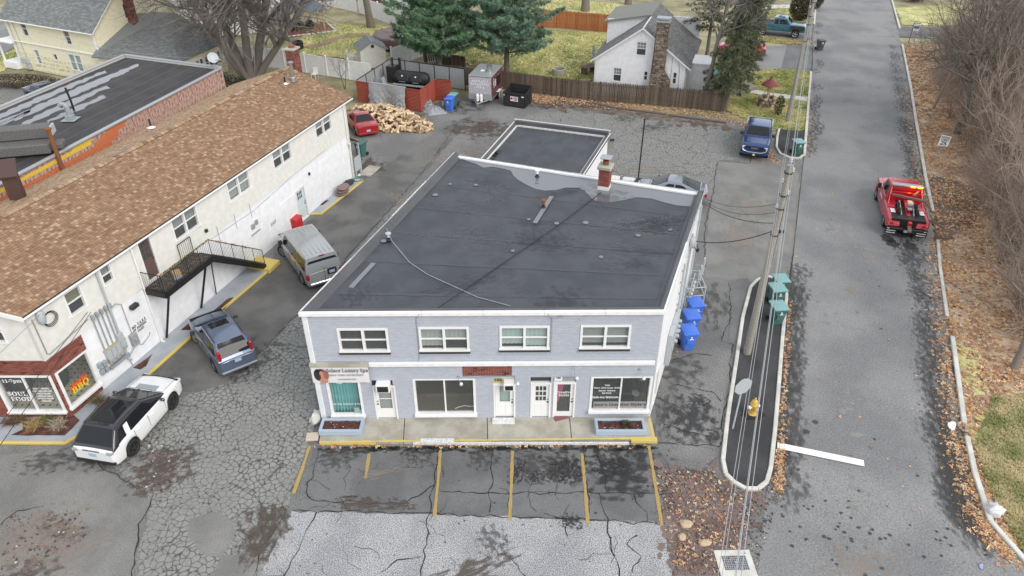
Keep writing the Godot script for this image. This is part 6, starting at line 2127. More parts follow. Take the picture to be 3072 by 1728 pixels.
func simple_house(called: String,label: String,a: Vector2,b: Vector2,depth: float,h: float,rise: float,wallm: Material,tones: Array,wins: Array,ridge_along:=true) -> Node3D:
	var t:=thing(called,label,"house")
	var d:=(b-a).normalized(); var back:=P(d.y,-d.x); var w:=a.distance_to(b)
	var W:=wallframe(a,b)
	var m:=MB.new()
	var holes:=[]
	for q in wins: holes.append([q[0],q[1],q[2],q[3]])
	core(m,W,0,w,0,h,holes,0.2)
	core(m,wallframe(b,b+back*depth),0,depth,0,h,[],0.2)
	core(m,wallframe(a+back*depth,a),0,depth,0,h,[],0.2)
	core(m,wallframe(b+back*depth,a+back*depth),0,w,0,h,[],0.2)
	obj("wall",m,wallm,t)
	if wallm!=M.brick1: clapboards(t,W,0.05,w-0.05,0.15,h-0.05,holes,wallm,0.14)
	for q in wins: window(t,W,q[0],q[1],q[2],q[3],q[4] if q.size()>4 else 1,{"drop": [0.4,0.4],"cover": M.curtain,"trim": 0.1})
	var U:=V(d.x,0,d.y); var N:=V(back.x,0,back.y); var A:=V(a.x,h,a.y)
	var dk:=MB.new()
	var e:=A-U*0.3-N*0.3+V(0,-0.1,0)
	var ww:=w+0.6; var dd:=depth+0.6
	if ridge_along:
		var r:=e+N*dd/2+V(0,rise,0)
		dk.slab([e,e+U*ww,r+U*ww,r],V(0,-0.1,0)); dk.slab([e+N*dd+U*ww,e+N*dd,r,r+U*ww],V(0,-0.1,0))
		dk.slab([A+U*w,A+U*w+N*depth,A+U*w+N*depth/2+V(0,rise-0.1,0)],-U*0.1)
		var roof:=obj("roof",dk,M.trim,t)
		var up:=(r-e).normalized()
		shingles(roof,e,U,up,func(_q): return [0.0,ww],int(r.distance_to(e)/0.18),tones,[0.25,0.6,0.8,1.0],0.34,0.18)
	else:
		var r:=e+U*ww/2+V(0,rise,0)
		dk.slab([r,r+N*dd,e+N*dd,e],V(0,-0.1,0)); dk.slab([e+U*ww,e+U*ww+N*dd,r+N*dd,r],V(0,-0.1,0))
		dk.slab([A,A+U*w,A+U*w/2+V(0,rise-0.1,0)],-N*-0.1)
		var roof:=obj("roof",dk,M.trim,t)
		shingles(roof,e,N,(r-e).normalized(),func(_q): return [0.0,dd],int(r.distance_to(e)/0.18),tones,[0.25,0.6,0.8,1.0],0.34,0.18)
		var e2:=e+U*ww
		shingles(roof,e2,N,(r-e2).normalized(),func(_q): return [0.0,dd],int(r.distance_to(e2)/0.18),tones,[0.25,0.6,0.8,1.0],0.34,0.18)
	return t


func far_houses() -> void:
	var tones:=[M.greyshingle0,M.greyshingle1,M.greyshingle2,M.greyshingle3]
	# pale sided house beyond the big bare tree
	simple_house("pale_house","pale grey sided house behind the big bare tree",P(-36.96,-79.79),P(-25.61,-86.88),9.0,6.2,3.0,M.sidingwhite,tones,[[9.0,3.6,10.4,5.2,2],[2.5,3.4,3.6,5.0],[12.2,3.6,13.6,5.2,2]])
	# red brick house beyond the white fence
	simple_house("brick_house","red brick house beyond the far white fence",P(-25.48,-98.62)+P(0,-5),P(-17.64,-96.4)+P(0,-3),8.0,5.5,2.5,M.brick1,tones,[[8.0,0.8,9.2,2.4],[3.0,0.8,4.2,2.4]])
	# grey shed roof right of it
	simple_house("garage","pale grey garage with grey roof beyond the far white fence",P(-16.27,-94.69),P(-12.09,-92.22),7.0,2.6,1.6,M.sidingwhite,tones,[])
	# blue-roofed low house behind the white one
	var teal:=[]
	for i in 4: teal.append(two("tealroof%d" % i,[0.22+i*0.02,0.36+i*0.02,0.38+i*0.02],[0.3,0.45,0.47],1.0,0.03,0.8,150+i))
	simple_house("low_house","low house with pale teal roof at the top behind the white house",P(18.71,-98.62)+P(1,-8),P(28.71,-97.28)+P(2,-4),8.0,2.8,1.5,M.beige,teal,[[3,1,4.2,2.2],[8,1,9.2,2.2]])
	simple_house("siding_house","white sided house among the bare trees at the top right",P(56.13,-88.72)+P(6,-2),P(56.71,-80.11)+P(7,2),10.0,6.5,3.0,M.sidingwhite,tones,[[3,3.4,4.2,5.0],[8,3.4,9.2,5.0],[3,0.8,4.2,2.4]])


# ---------- fences ----------
func picket_fence(label: String,pts: PackedVector2Array,h: float,pw: float,mats: Array,gaps: Array=[],called:="picket_fence") -> void:
	var t:=thing(called,label,"fence")
	var one:=MB.new()
	one.slab([V(-0.5,0.02,0.01),V(0.5,0.02,0.01),V(0.5,0.93,0.01),V(0.25,1.0,0.01),V(-0.25,1.0,0.01),V(-0.5,0.93,0.01)],V(0,0,-0.02))
	var pm:=one.mesh()
	for i in pts.size()-1:
		var W:=wallframe(pts[i],pts[i+1])
		var w:=pts[i].distance_to(pts[i+1])
		var x:=0.0
		while x<w:
			var skip:=false
			for g in gaps:
				if absf((W*V(x,0,0)).x-g)<0.12: skip=true
			if not skip:
				put("picket",pm,mats[rng.randi() % mats.size()],t,W*Transform3D(Basis(V(0,0,1),R(0.008)).scaled(V(pw-0.012,h+R(0.03),1)),V(x+pw/2,0,R(0.006))))
			x+=pw
		var r:=MB.new()
		r.xf=W
		for y in [0.25,0.82]: r.span(V(0,h*y-0.04,-0.07),V(w,h*y+0.04,-0.025))
		obj("rail",r,mats[0],t)
		x=0.0
		while x<w:
			var p:=MB.new()
			p.span(V(x,0,-0.17),V(x+0.1,h*0.97,-0.07))
			obj("post",p,mats[0],t,W)
			x+=2.4

func vinyl_fence(label: String,a: Vector2,b: Vector2,h:=1.85) -> void:
	var t:=thing("vinyl_fence",label,"fence")
	var n:=maxi(1,int(round(a.distance_to(b)/2.4)))
	for i in n:
		var p:=a.lerp(b,float(i)/n); var q:=a.lerp(b,float(i+1)/n)
		var W:=wallframe(p,q); var w:=p.distance_to(q)
		var m:=MB.new()
		m.xf=W
		m.span(V(0.06,0.05,-0.02),V(w-0.06,h-0.06,0.02))
		var x:=0.1
		while x<w-0.1:
			m.span(V(x,0.15,0.02),V(x+0.155,h-0.16,0.024))
			x+=0.165
		m.bev(V(w/2,h-0.08,0),V(w-0.1,0.14,0.06),0.01); m.bev(V(w/2,0.1,0),V(w-0.1,0.14,0.06),0.01)
		obj("panel",m,M.vinyl,t)
		var ps:=MB.new()
		ps.xf=W
		ps.span(V(-0.065,0,-0.065),V(0.065,h+0.08,0.065))
		ps.bev(V(0,h+0.12,0),V(0.2,0.08,0.2),0.035)
		obj("post",ps,M.vinyl,t)

func fences() -> void:
	var fw:=[M.fencewood0,M.fencewood1,M.fencewood2,M.fencewood3,M.fencewood1]
	picket_fence("weathered brown wooden picket fence along the back of the parking lot",pl([-11.7,-68.4,-1.1,-65.1,5.3,-62.4,10.65,-61.0,17.95,-59.15]),1.7,0.145,fw)
	var nps:=thing("no_parking_sign","small white parking notice sign at the end of the wooden fence","sign",V(17.6,0,-59.51),0.25)
	var sp:=MB.new()
	sp.box(V(0,0.7,-0.03),V(0.05,1.4,0.03))
	obj("post",sp,M.galv,nps)
	var sb:=MB.new()
	sb.bev(V(0,1.3,0),V(0.32,0.46,0.015),0.004)
	obj("plate",sb,M.trim,nps)
	for i in 3: lettering("sign_text",["NO","PARKING","TOW ZONE"][i],[0.11,0.065,0.055][i],M.dark,nps,T(0,1.43-i*0.11,0.012),"Droid Sans",700,0.9)
	picket_fence("tall orange stained wooden fence across the back lawn",pl([P(2.65,-87.24).x,P(2.65,-87.24).y,P(5.1,-86.88).x,P(5.1,-86.88).y,P(11.63,-84.57).x,P(11.63,-84.57).y]),2.0,0.16,[M.orangewood0,M.orangewood1,M.orangewood2],[],"board_fence")
	vinyl_fence("long white vinyl fence behind the restaurant roof chimney",P(-24.5,-71.9),P(-13.0,-66.6))
	vinyl_fence("white vinyl fence running back from the little shed to the pines",P(-11.8,-71.6),P(-7.2,-78.5))
	vinyl_fence("far white vinyl fence behind the covered pool",P(-19,-94.07),P(-11.69,-85.45),2.0)
	vinyl_fence("far white vinyl fence beside the gazebo",P(-27.97,-101.4),P(-19.29,-94.27),2.0)
	vinyl_fence("short white vinyl fence behind the pale house and bare tree",P(-27.5,-72.5),P(-24.6,-71.95))
	# white picket topped gate piece
	var t:=thing("picket_gate","white picket topped fence section beside the little shed","fence",V(-16.3,0,-72.3),-0.3)
	for i in 16:
		var p:=MB.new()
		p.slab([V(i*0.16,0.1,0.01),V(i*0.16+0.08,0.1,0.01),V(i*0.16+0.08,1.15,0.01),V(i*0.16+0.04,1.25,0.01),V(i*0.16,1.15,0.01)],V(0,0,-0.02))
		obj("picket",p,M.vinyl,t)
	var r:=MB.new()
	r.span(V(0,0.9,-0.05),V(2.5,1.0,-0.012)); r.span(V(0,0.3,-0.05),V(2.5,0.4,-0.012))
	for x in [-0.1,2.6]: r.span(V(x,0,-0.06),V(x+0.12,1.5,0.06))
	obj("rail",r,M.vinyl,t)
	# brown fence and lattice by the pines
	picket_fence("short brown wooden fence with garden lattice under the pines",pl([-8.9,-73.2,-4.6,-71.2]),1.2,0.16,fw,[],"board_fence")
	var lt:=thing("garden_lattice","white garden lattice leaning on the short brown fence under the pines","lattice",V(-8.3,0.1,-71.9),0.4)
	for i in 6:
		var p:=MB.new()
		p.box(V(i*0.22,0.75,0),V(0.05,1.3,0.03),Basis(V(0,0,1),0.12))
		obj("slat",p,M.trim,lt)
	for i in 2:
		var p:=MB.new()
		p.box(V(0.55,0.35+i*0.7,0.03),V(1.3,0.05,0.03))
		obj("slat",p,M.trim,lt)


# ---------- the fenced smoker yard ----------
func ribbed(b: MB,W: Transform3D,w: float,y0: float,y1: float,pitch: float,amp: float) -> void:
	b.xf=W
	var n:=int((y1-y0)/pitch)*4
	var rows:=[]
	for i in n+1:
		var y:=lerpf(y0,y1,float(i)/n)
		var z:=amp*(1 if (i % 4) in [1,2] else -1)
		rows.append([V(0,y,z),V(w,y,z)])
	for i in n:
		b.quad(rows[i][0],rows[i][1],rows[i+1][1],rows[i+1][0])
		b.quad(rows[i][0]-V(0,0,0.004),rows[i+1][0]-V(0,0,0.004),rows[i+1][1]-V(0,0,0.004),rows[i][1]-V(0,0,0.004))
	b.xf=Transform3D()

func metal_fence(label: String,pts: PackedVector2Array,h: float,m: Material,posts: Material,each:=1.7,pitch:=0.1) -> Node3D:
	var t:=thing("metal_fence",label,"fence")
	for i in pts.size()-1:
		var n:=maxi(1,int(round(pts[i].distance_to(pts[i+1])/each)))
		for k in n:
			var p:=pts[i].lerp(pts[i+1],float(k)/n); var q:=pts[i].lerp(pts[i+1],float(k+1)/n)
			var W:=wallframe(p,q); var w:=p.distance_to(q)
			var b:=MB.new()
			ribbed(b,W,w,0.08,h-0.04,pitch,0.016)
			obj("panel",b,m,t)
			var s:=MB.new()
			s.xf=W
			s.span(V(-0.03,0,-0.04),V(0.03,h,0.04)); s.span(V(0,h-0.03,-0.035),V(w,h+0.02,0.035))
			obj("post",s,posts,t)
	return t

func cloth(b: MB,W: Transform3D,w: float,h: float,sag: float,sd: int,nx:=22,ny:=12) -> void:
	var nz:=noise(0.35,3,sd)
	b.xf=W
	var rows:=[]
	for i in nx+1:
		var line:=[]
		for j in ny+1:
			var k:=float(i)/nx; var v:=float(j)/ny
			line.append(V(k*w+nz.get_noise_2d(i*1.2,j*0.5+40)*0.12*(1-v),lerpf(-h,0,v),0.05+(1-v)*sag*(0.5+0.5*sin(k*9.0))+nz.get_noise_2d(i*2.0,j*1.6)*0.22*(1.1-v)))
		rows.append(line)
	b.grid(rows)
	b.xf=Transform3D()

func smoker_yard() -> void:
	var redm:=two("redmetal",[0.3,0.06,0.04],[0.38,0.085,0.055],1.5,0.02,0.5,160)
	var corr:=two("corrugated",[0.42,0.44,0.45],[0.6,0.62,0.63],1.5,0.02,0.35,161)
	corr.metallic=0.4
	metal_fence("rust red ribbed metal fence in front of the smoker yard",pl([-13.35,-61.4,-7.65,-58.9,-6.68,-61.75,-5.22,-61.25]),1.9,redm,redm,2.0,0.115)
	metal_fence("grey corrugated metal fence with black posts behind the smoker",pl([-4.25,-64.65,-11.33,-67.8,-13.35,-61.5]),1.95,corr,M.black,1.55,0.085)
	# big smoker on its trailer
	var s:=thing("smoker","large black barrel smoker on a trailer inside the metal fences","smoker",V(-9.0,0,-64.4),-0.32)
	var blackm:=two("smokeblack",[0.012,0.012,0.013],[0.03,0.03,0.032],0.8,0.03,0.45,162)
	var tk:=MB.new()
	tk.lathe([P(0.0,-1.75),P(0.3,-1.7),P(0.5,-1.55),P(0.58,-1.3),P(0.58,1.3),P(0.5,1.55),P(0.3,1.7),P(0.0,1.75)],22,V(0,1.25,0),Basis(V(0,0,1),-PI/2))
	obj("tank",tk,blackm,s)
	for x in [-0.65,0.65]:
		var dr:=MB.new()
		dr.bev(V(x,1.42,0.5),V(1.1,0.7,0.12),0.05,Basis(Vector3.RIGHT,-0.35))
		var dn:=obj("door",dr,blackm,s)
		var hd:=MB.new()
		hd.tube([V(x-0.3,1.0,0.66),V(x+0.3,1.0,0.66)],0.025,6)
		obj("handle",hd,M.galv,dn)
		var ga:=MB.new()
		ga.lathe([P(0.07,0),P(0.07,0.04),P(0,0.04)],12,V(x,1.5,0.57),Basis(Vector3.RIGHT,1.2))
		obj("gauge",ga,M.trim,dn)
	var fb:=MB.new()
	fb.bev(V(-1.95,1.35,-0.2),V(0.85,1.5,0.9),0.03)
	obj("firebox",fb,blackm,s)
	var sk:=MB.new()
	sk.lathe([P(0.09,2.0),P(0.09,2.75),P(0.11,2.8)],10,V(-1.9,0,-0.2)); sk.lathe([P(0.12,1.0),P(0.12,2.7)],10,V(-1.35,0,-0.55))
	obj("stack",sk,blackm,s)
	var shf:=MB.new()
	shf.bev(V(-0.05,0.78,0.78),V(3.0,0.04,0.42),0.01)
	obj("shelf",shf,M.galv,s)
	var ch:=MB.new()
	ch.bev(V(0,0.5,0),V(3.6,0.14,1.3),0.02); ch.box(V(2.3,0.5,0),V(1.2,0.1,0.1))
	obj("chassis",ch,M.black,s)
	for z in [-0.75,0.75]:
		var wl:=MB.new()
		wl.lathe([P(0.2,-0.1),P(0.33,-0.1),P(0.34,0.0),P(0.33,0.1),P(0.2,0.1),P(0,0.08)],18,V(0.4,0.34,z),Basis(Vector3.RIGHT,PI/2))
		obj("wheel",wl,M.rubber,s)
	var tl:=MB.new()
	tl.box(V(1.2,0.55,0.68),V(0.2,0.1,0.05))
	obj("tail_lamp",tl,M.taillight,s)
	# black cooker box
	var bc:=thing("cooker_box","black metal cooker box behind the red fence corner","cooker",V(-6.2,0,-63.3),-0.3)
	var b1:=MB.new()
	b1.bev(V(0,0.8,0),V(1.3,0.9,0.7),0.03)
	obj("body",b1,blackm,bc)
	var b2:=MB.new()
	b2.bev(V(0,1.28,0),V(1.34,0.08,0.74),0.02)
	for q in [[-0.55,-0.25],[0.55,-0.25],[-0.55,0.25],[0.55,0.25]]: b2.box(V(q[0],0.2,q[1]),V(0.06,0.4,0.06))
	obj("lid",b2,blackm,bc)
	# covered grill: a box shape under a grey tarpaulin
	var cg:=thing("covered_grill","grill under a blue-grey tarpaulin inside the red metal fence","grill",V(-11.2,0,-62.6),-0.35)
	var tb:=MB.new()
	var nz:=noise(0.5,3,8)
	var rows:=[]
	for i in 25:
		var line:=[]
		for j in 15:
			var x:=-1.0+i*0.165; var v:=-1.0+j/7.0
			var top:=1.75 if x<-0.1 and x>-0.9 else (1.9 if x<0.15 and x>-0.05 else 1.25-(x-0.2)*0.1)
			var wz:=0.5 if x<0.1 else 0.55
			var prof:=clampf(1.6-absf(v)*1.55,0.06,1.0)
			line.append(V(x+nz.get_noise_2d(i*2,j*2)*0.06,maxf(0.05,top*prof+nz.get_noise_2d(i*2.5,j*2.5)*0.12),v*wz*(1.0+0.3*(1-prof))+nz.get_noise_2d(i*3,j*3+50)*0.08))
		rows.append(line)
	tb.grid(rows,true)
	obj("tarpaulin",tb,two("bluetarp",[0.16,0.19,0.23],[0.26,0.29,0.34],0.8,0.03,0.45,163),cg)
	# tarpaulin thrown over the red fence
	var W:=wallframe(P(-13.35,-61.4),P(-7.65,-58.9),1.96)
	var hg:=thing("hanging_tarpaulin","large grey tarpaulin hanging over the front of the red metal fence","tarpaulin",W*V(1.3,0,0.05),0.0)
	var hc:=MB.new()
	cloth(hc,Transform3D(W.basis,Vector3.ZERO),3.6,1.9,0.5,4,34,18)
	hc.xf=Transform3D(W.basis,Vector3.ZERO)
	hc.bev(V(1.8,0.02,-0.02),V(3.6,0.07,0.16),0.03)
	obj("cloth",hc,M.tarp,hg)
	# crumpled tarpaulin,drum and boards in front
	var hp:=thing("crumpled_tarpaulin","crumpled grey tarpaulin lying on the lot beside the rusty drum","tarpaulin",V(-6.97,0,-59.51),0.3)
	var hb:=MB.new()
	var n2:=noise(0.5,4,14)
	rows=[]
	for i in 25:
		var line:=[]
		for j in 19:
			var x:=-0.8+i*0.067; var z:=-1.4+j*0.155
			var edge:=minf(minf(i,24-i)/5.0,minf(j,18-j)/4.0)
			line.append(V(x+0.4*sin(z*1.3)+n2.get_noise_2d(i*1.6,j*1.6)*0.12,0.02+clampf(edge,0,1)*(0.28+0.45*clampf(-z*0.8,0,1)+n2.get_noise_2d(i*3.1,j*3.1)*0.5),z))
		rows.append(line)
	hb.grid(rows,true)
	obj("cloth",hb,M.tarp,hp)
	var dm:=thing("steel_drum","black steel drum with rusty lid beside the red metal fence","drum",V(-7.27,0,-61.17),0.0)
	var d1:=MB.new()
	d1.lathe([P(0.29,0),P(0.29,0.28),P(0.3,0.3),P(0.29,0.32),P(0.29,0.58),P(0.3,0.6),P(0.29,0.62),P(0.29,0.86)],20)
	obj("barrel",d1,M.bindark,dm)
	var d2:=MB.new()
	d2.lathe([P(0.3,0.85),P(0.3,0.88),P(0.27,0.87),P(0,0.87)],20)
	obj("lid",d2,M.rust,dm)
	var pb:=thing("plywood_board","wet brown plywood board lying by the red metal fence","board",V(-8.6,0.02,-58.3),-0.4)
	var pb1:=MB.new()
	pb1.bev(V(0,0.03,0),V(2.4,0.05,1.2),0.01)
	obj("sheet",pb1,two("plywood",[0.1,0.065,0.04],[0.2,0.14,0.09],1.0,0.02,0.8,165),pb)
	var sv:=thing("shovel","shovel leaning on the red metal fence by the bins","shovel",V(-6.0,0,-61.0),0.2)
	var s1:=MB.new()
	s1.tube([V(0,0.35,0.25),V(0.1,1.5,-0.2)],0.018,6); s1.box(V(0.1,1.5,-0.2),V(0.14,0.03,0.03))
	obj("shaft",s1,M.dark,sv)
	var s2:=MB.new()
	s2.slab([V(-0.12,0.0,0.36),V(0.1,0.0,0.36),V(0.12,0.36,0.24),V(-0.1,0.36,0.24)],V(0,0,-0.015))
	obj("blade",s2,M.steel,sv)
	# firewood heap
	var heap:=pl([-13.52,-55.99,-13.65,-59.68,-11.90,-60.37,-9.79,-59.97,-8.24,-58.25,-6.53,-55.99,-6.16,-55.38,-6.85,-54.28,-8.76,-54.53,-10.14,-54.28,-11.22,-55.13,-12.73,-57.33])
	var lm:=[]
	for v in 4:
		var lg:=MB.new()
		var r:=0.11
		var prof:=[]
		var k:=5
		for q in k: prof.append(P(cos(q*PI/(k-1))*r,sin(q*PI/(k-1))*r*(0.9+0.2*(v % 2))))
		var L:=0.21+0.02*v
		for q in k:
			var p0: Vector2=prof[q]; var p1: Vector2=prof[(q+1) % k]
			lg.quad(V(-L,p0.y,p0.x),V(L,p0.y,p0.x),V(L,p1.y,p1.x),V(-L,p1.y,p1.x))
		for e in [-L,L]:
			for q in range(1,k-1):
				if e>0: lg.tri(V(e,prof[0].y,prof[0].x),V(e,prof[q+1].y,prof[q+1].x),V(e,prof[q].y,prof[q].x))
				else: lg.tri(V(e,prof[0].y,prof[0].x),V(e,prof[q].y,prof[q].x),V(e,prof[q+1].y,prof[q+1].x))
		lm.append(lg.mesh())
	var centre:=Vector2.ZERO
	for q in heap: centre+=q/heap.size()
	var spots:=inside(heap,640)
	var hidden:=[[],[],[],[]]
	for i in spots.size():
		var q: Vector2=spots[i]
		var edge:=9.0
		for j in heap.size():
			edge=minf(edge,q.distance_to(Geometry2D.get_closest_point_to_segment(q,heap[j],heap[(j+1) % heap.size()])))
		var top:=0.1+minf(edge,1.6)*0.42
		var lower:=i>=330
		var y:=top*rng.randf_range(0.85,1.0) if not lower else top*rng.randf_range(0.1,0.7)
		var bs:=Basis(UPV,rng.randf()*TAU)*Basis(V(0,0,1),R(0.55))*Basis(Vector3.RIGHT,rng.randf()*TAU)
		var xf:=Transform3D(bs,V(q.x,maxf(y,0.12),q.y))
		if i<300:
			var o:=put("firewood_log",lm[i % 4],M["log%d" % [0,1,1,2,2,3,1,0][rng.randi() % 8]],self,xf)
			tag(o,"split pale firewood log in the heap beside the red metal fence","firewood","firewood heap")
		else:
			hidden[i % 4].append(xf)
	for v in 4:
		var cs:=[]
		for x in hidden[v]:
			var k:=rng.randf_range(0.45,1.0)
			cs.append(Color(0.5*k,0.33*k,0.18*k))
		var o:=scatter("firewood_heap",lm[v],M.tinted,hidden[v],cs)
		stuff(o)
		tag(o,["lower layer of pale split firewood in the heap","pale split firewood pieces between the upper logs","darker split firewood pieces low in the heap","loose split firewood filling the heap"][v],"firewood")


# ---------- vehicles ----------
func curve(k: Array,x: float) -> float:
	# piecewise-smooth height through [x,y] pairs
	if x<=k[0][0]: return k[0][1]
	for i in k.size()-1:
		if x<=k[i+1][0]:
			var t: float=(x-k[i][0])/(k[i+1][0]-k[i][0])
			return lerpf(k[i][1],k[i+1][1],t)
	return k[k.size()-1][1]

func wheel(parent: Node,at: Vector3,r: float,w: float,rim: Material,side: float,spokes:=6,steer:=0.0) -> void:
	var n:=Node3D.new()
	n.name="wheel"
	parent.add_child(n,true)
	n.transform=Transform3D(Basis(UPV,steer)*Basis(Vector3.RIGHT,PI/2*side),at)
	var t:=MB.new()
	t.lathe([P(r*0.66,-w/2),P(r*0.9,-w/2),P(r*0.985,-w*0.38),P(r,-w*0.2),P(r,w*0.2),P(r*0.985,w*0.38),P(r*0.9,w/2),P(r*0.68,w/2),P(r*0.66,w*0.4)],26)
	obj("tyre",t,M.rubber,n)
	var d:=MB.new()
	d.lathe([P(r*0.68,w*0.46),P(r*0.62,w*0.4),P(r*0.6,w*0.1)],22)
	for i in spokes:
		var a:=TAU*i/spokes
		d.box(V(cos(a)*r*0.34,w*0.36,sin(a)*r*0.34),V(r*0.6,w*0.14,r*0.15),Basis(UPV,-a))
	d.lathe([P(r*0.16,w*0.3),P(r*0.15,w*0.46),P(0,w*0.47)],12)
	obj("rim",d,rim,n)
	var k:=MB.new()
	k.lathe([P(r*0.62,w*0.08),P(0,w*0.08)],20)
	obj("hub",k,M.dark,n)

func ring(b: MB,rows: Array,flip:=false) -> void:
	b.grid(rows,flip)

func car(called: String,label: String,category: String,at: Vector2,head: Vector2,p: Dictionary) -> Node3D:
	# lofted body,greenhouse,glass and wheels; local x points forward,z to the right
	head=head.normalized()
	var t:=thing(called,label,category,V(at.x,0,at.y),atan2(-head.y,head.x))
	var L: float=p.L; var hw: float=p.W/2
	var wr: float=p.get("wr",0.34); var fx: float=p.fx; var rx: float=p.rx
	var clear: float=p.get("clear",0.24)
	var belt: Array=p.belt; var deck: Array=p.deck
	var bed: Array=p.get("bed",[])
	var m: Material=p.paint
	# body
	var xs:=[]
	var n:=int(L/0.075)
	for i in n+1: xs.append(-L/2+L*i/n)
	if bed.size(): xs.append_array([bed[0]-0.002,bed[0]+0.002,bed[1]-0.002,bed[1]+0.002])
	for q in [0.985,0.995]: xs.append_array([L/2*q,-L/2*q])
	xs.sort()
	var body:=MB.new(); var rows:=[]
	var arch: float=wr*p.get("arch",1.2)
	for x in xs:
		var e: float=absf(x)/(L/2)
		var w: float=hw*(1.0-p.get("taper",0.1)*pow(e,5))*(1.0-0.1*pow(e,40))
		var yb:=clear+0.06*pow(e,12)
		for wx in [fx,rx]:
			if absf(x-wx)<arch: yb=maxf(yb,wr+sqrt(arch*arch-(x-wx)*(x-wx)))
		var bl:=curve(belt,x)-0.05*pow(e,30)
		var dk:=curve(deck,x)-0.07*pow(e,30)
		yb=minf(yb,bl-0.06)
		var line:=[V(x,yb,w*0.93),V(x,yb+0.02,w*0.985),V(x,lerpf(yb,bl,0.35),w),V(x,lerpf(yb,bl,0.7),w*0.995),V(x,bl,w*0.965)]
		if bed.size() and x>bed[0] and x<bed[1]:
			line.append_array([V(x,bl+0.02,w*0.93),V(x,bl+0.01,w*0.88),V(x,bed[2],w*0.86),V(x,bed[2],w*0.4),V(x,bed[2],0)])
		else:
			line.append_array([V(x,lerpf(bl,dk,0.55),w*0.93),V(x,dk-0.012,w*0.84),V(x,dk+0.005,w*0.66),V(x,dk+0.02,w*0.35),V(x,dk+0.025,0)])
		var full:=line.duplicate()
		for k in range(line.size()-2,-1,-1): full.append(V(line[k].x,line[k].y,-line[k].z))
		rows.append(full)
	body.grid(rows,true)
	for end in [0,rows.size()-1]:
		var r: Array=rows[end]
		var nn: int=r.size()
		for k in nn/2:
			if end==0: body.quad(r[k],r[k+1],r[nn-2-k],r[nn-1-k])
			else: body.quad(r[k+1],r[k],r[nn-1-k],r[nn-2-k])
	obj("body",body,m,t)
	var und:=MB.new()
	und.span(V(-L/2+0.12,clear+0.02,-hw*0.84),V(L/2-0.12,curve(belt,0)-0.1,hw*0.84))
	obj("underbody",und,M.black,t)
	# greenhouse
	var g: Array=p.cab      # rear base,rear top,front top,front base
	var roof: float=p.roof
	var wb: float=hw*p.get("inset",0.9); var wt: float=hw*p.get("roofw",0.74)
	var topy:=func(x: float) -> float:
		var b0:=curve(deck,clampf(x,g[0],g[3]))
		var y: float=roof+p.get("crown",0.03)*(1.0-pow((x-(g[1]+g[2])/2)/((g[2]-g[1])/2+0.01),2))
		if x<g[1]: y=lerpf(b0,roof,clampf((x-g[0])/maxf(0.01,g[1]-g[0]),0,1))
		elif x>g[2]: y=lerpf(roof,b0,clampf((x-g[2])/maxf(0.01,g[3]-g[2]),0,1))
		return y
	var halfw:=func(x: float,y: float) -> float:
		var b0:=curve(belt,x)
		return lerpf(wb,wt,clampf((y-b0)/(roof-b0),0,1.1))
	var gx:=[]
	for i in 31: gx.append(lerpf(g[0],g[3],i/30.0))
	gx.append_array([g[1],g[2]]); gx.sort()
	var gr:=[]
	for x in gx:
		var y0:=curve(belt,x)-0.03; var y1: float=maxf(topy.call(x),y0+0.02)
		var r:=minf(0.09,(y1-y0)*0.5)
		var line:=[V(x,y0,halfw.call(x,y0)),V(x,lerpf(y0,y1-r,0.5),halfw.call(x,lerpf(y0,y1-r,0.5))),V(x,y1-r,halfw.call(x,y1-r)),V(x,y1-r*0.35,halfw.call(x,y1)-r*0.25),V(x,y1,halfw.call(x,y1)-r),V(x,y1+0.012,halfw.call(x,y1)*0.45),V(x,y1+0.016,0)]
		var full:=line.duplicate()
		for k in range(line.size()-2,-1,-1): full.append(V(line[k].x,line[k].y,-line[k].z))
		gr.append(full)
	var gh:=MB.new()
	gh.grid(gr,true)
	for end in [0,gr.size()-1]:
		var r: Array=gr[end]
		var nn: int=r.size()
		for k in nn/2:
			if end==0: gh.quad(r[k],r[k+1],r[nn-2-k],r[nn-1-k])
			else: gh.quad(r[k+1],r[k],r[nn-1-k],r[nn-2-k])
	obj("cabin",gh,p.get("roofpaint",m),t)
	# glass lies a few millimetres proud of the cabin skin
	var sheet_on_top:=func(x0: float,x1: float,w0: float,w1: float,up: float):
		var rr:=[]
		for i in 7:
			var x:=lerpf(x0,x1,i/6.0)
			var y: float=topy.call(x)+up
			var hw2: float=lerpf(w0,w1,i/6.0)
			var line:=[]
			for j in 9:
				var z:=lerpf(hw2,-hw2,j/8.0)
				line.append(V(x,y+0.016*(1.0-absf(z)/hw2*0.8),z))
			rr.append(line)
		var b:=MB.new()
		b.grid(rr,true)
		return b
	if p.get("windshield",true):
		obj("windshield",sheet_on_top.call(g[2]+0.04,g[3]-0.07,wt*0.9,wb*0.88,0.012),M.carglass,t)
	if g[1]-g[0]>0.12 and p.get("rearglass",true):
		obj("rear_window",sheet_on_top.call(g[0]+0.07+p.get("rg",0.0),g[1]-0.03,wb*0.86,wt*0.86,0.012),M.carglass,t)
	elif p.get("rearglass",true):
		var b:=MB.new()
		for q in p.get("backpanes",[[-0.85,0.85]]):
			b.quad(V(g[0]-0.012,curve(belt,g[0])+0.06,wb*q[0]),V(g[0]-0.012,curve(belt,g[0])+0.06,wb*q[1]),V(g[1]-0.012,roof-0.16,wt*q[1]),V(g[1]-0.012,roof-0.16,wt*q[0]))
		obj("rear_window",b,M.carglass,t)
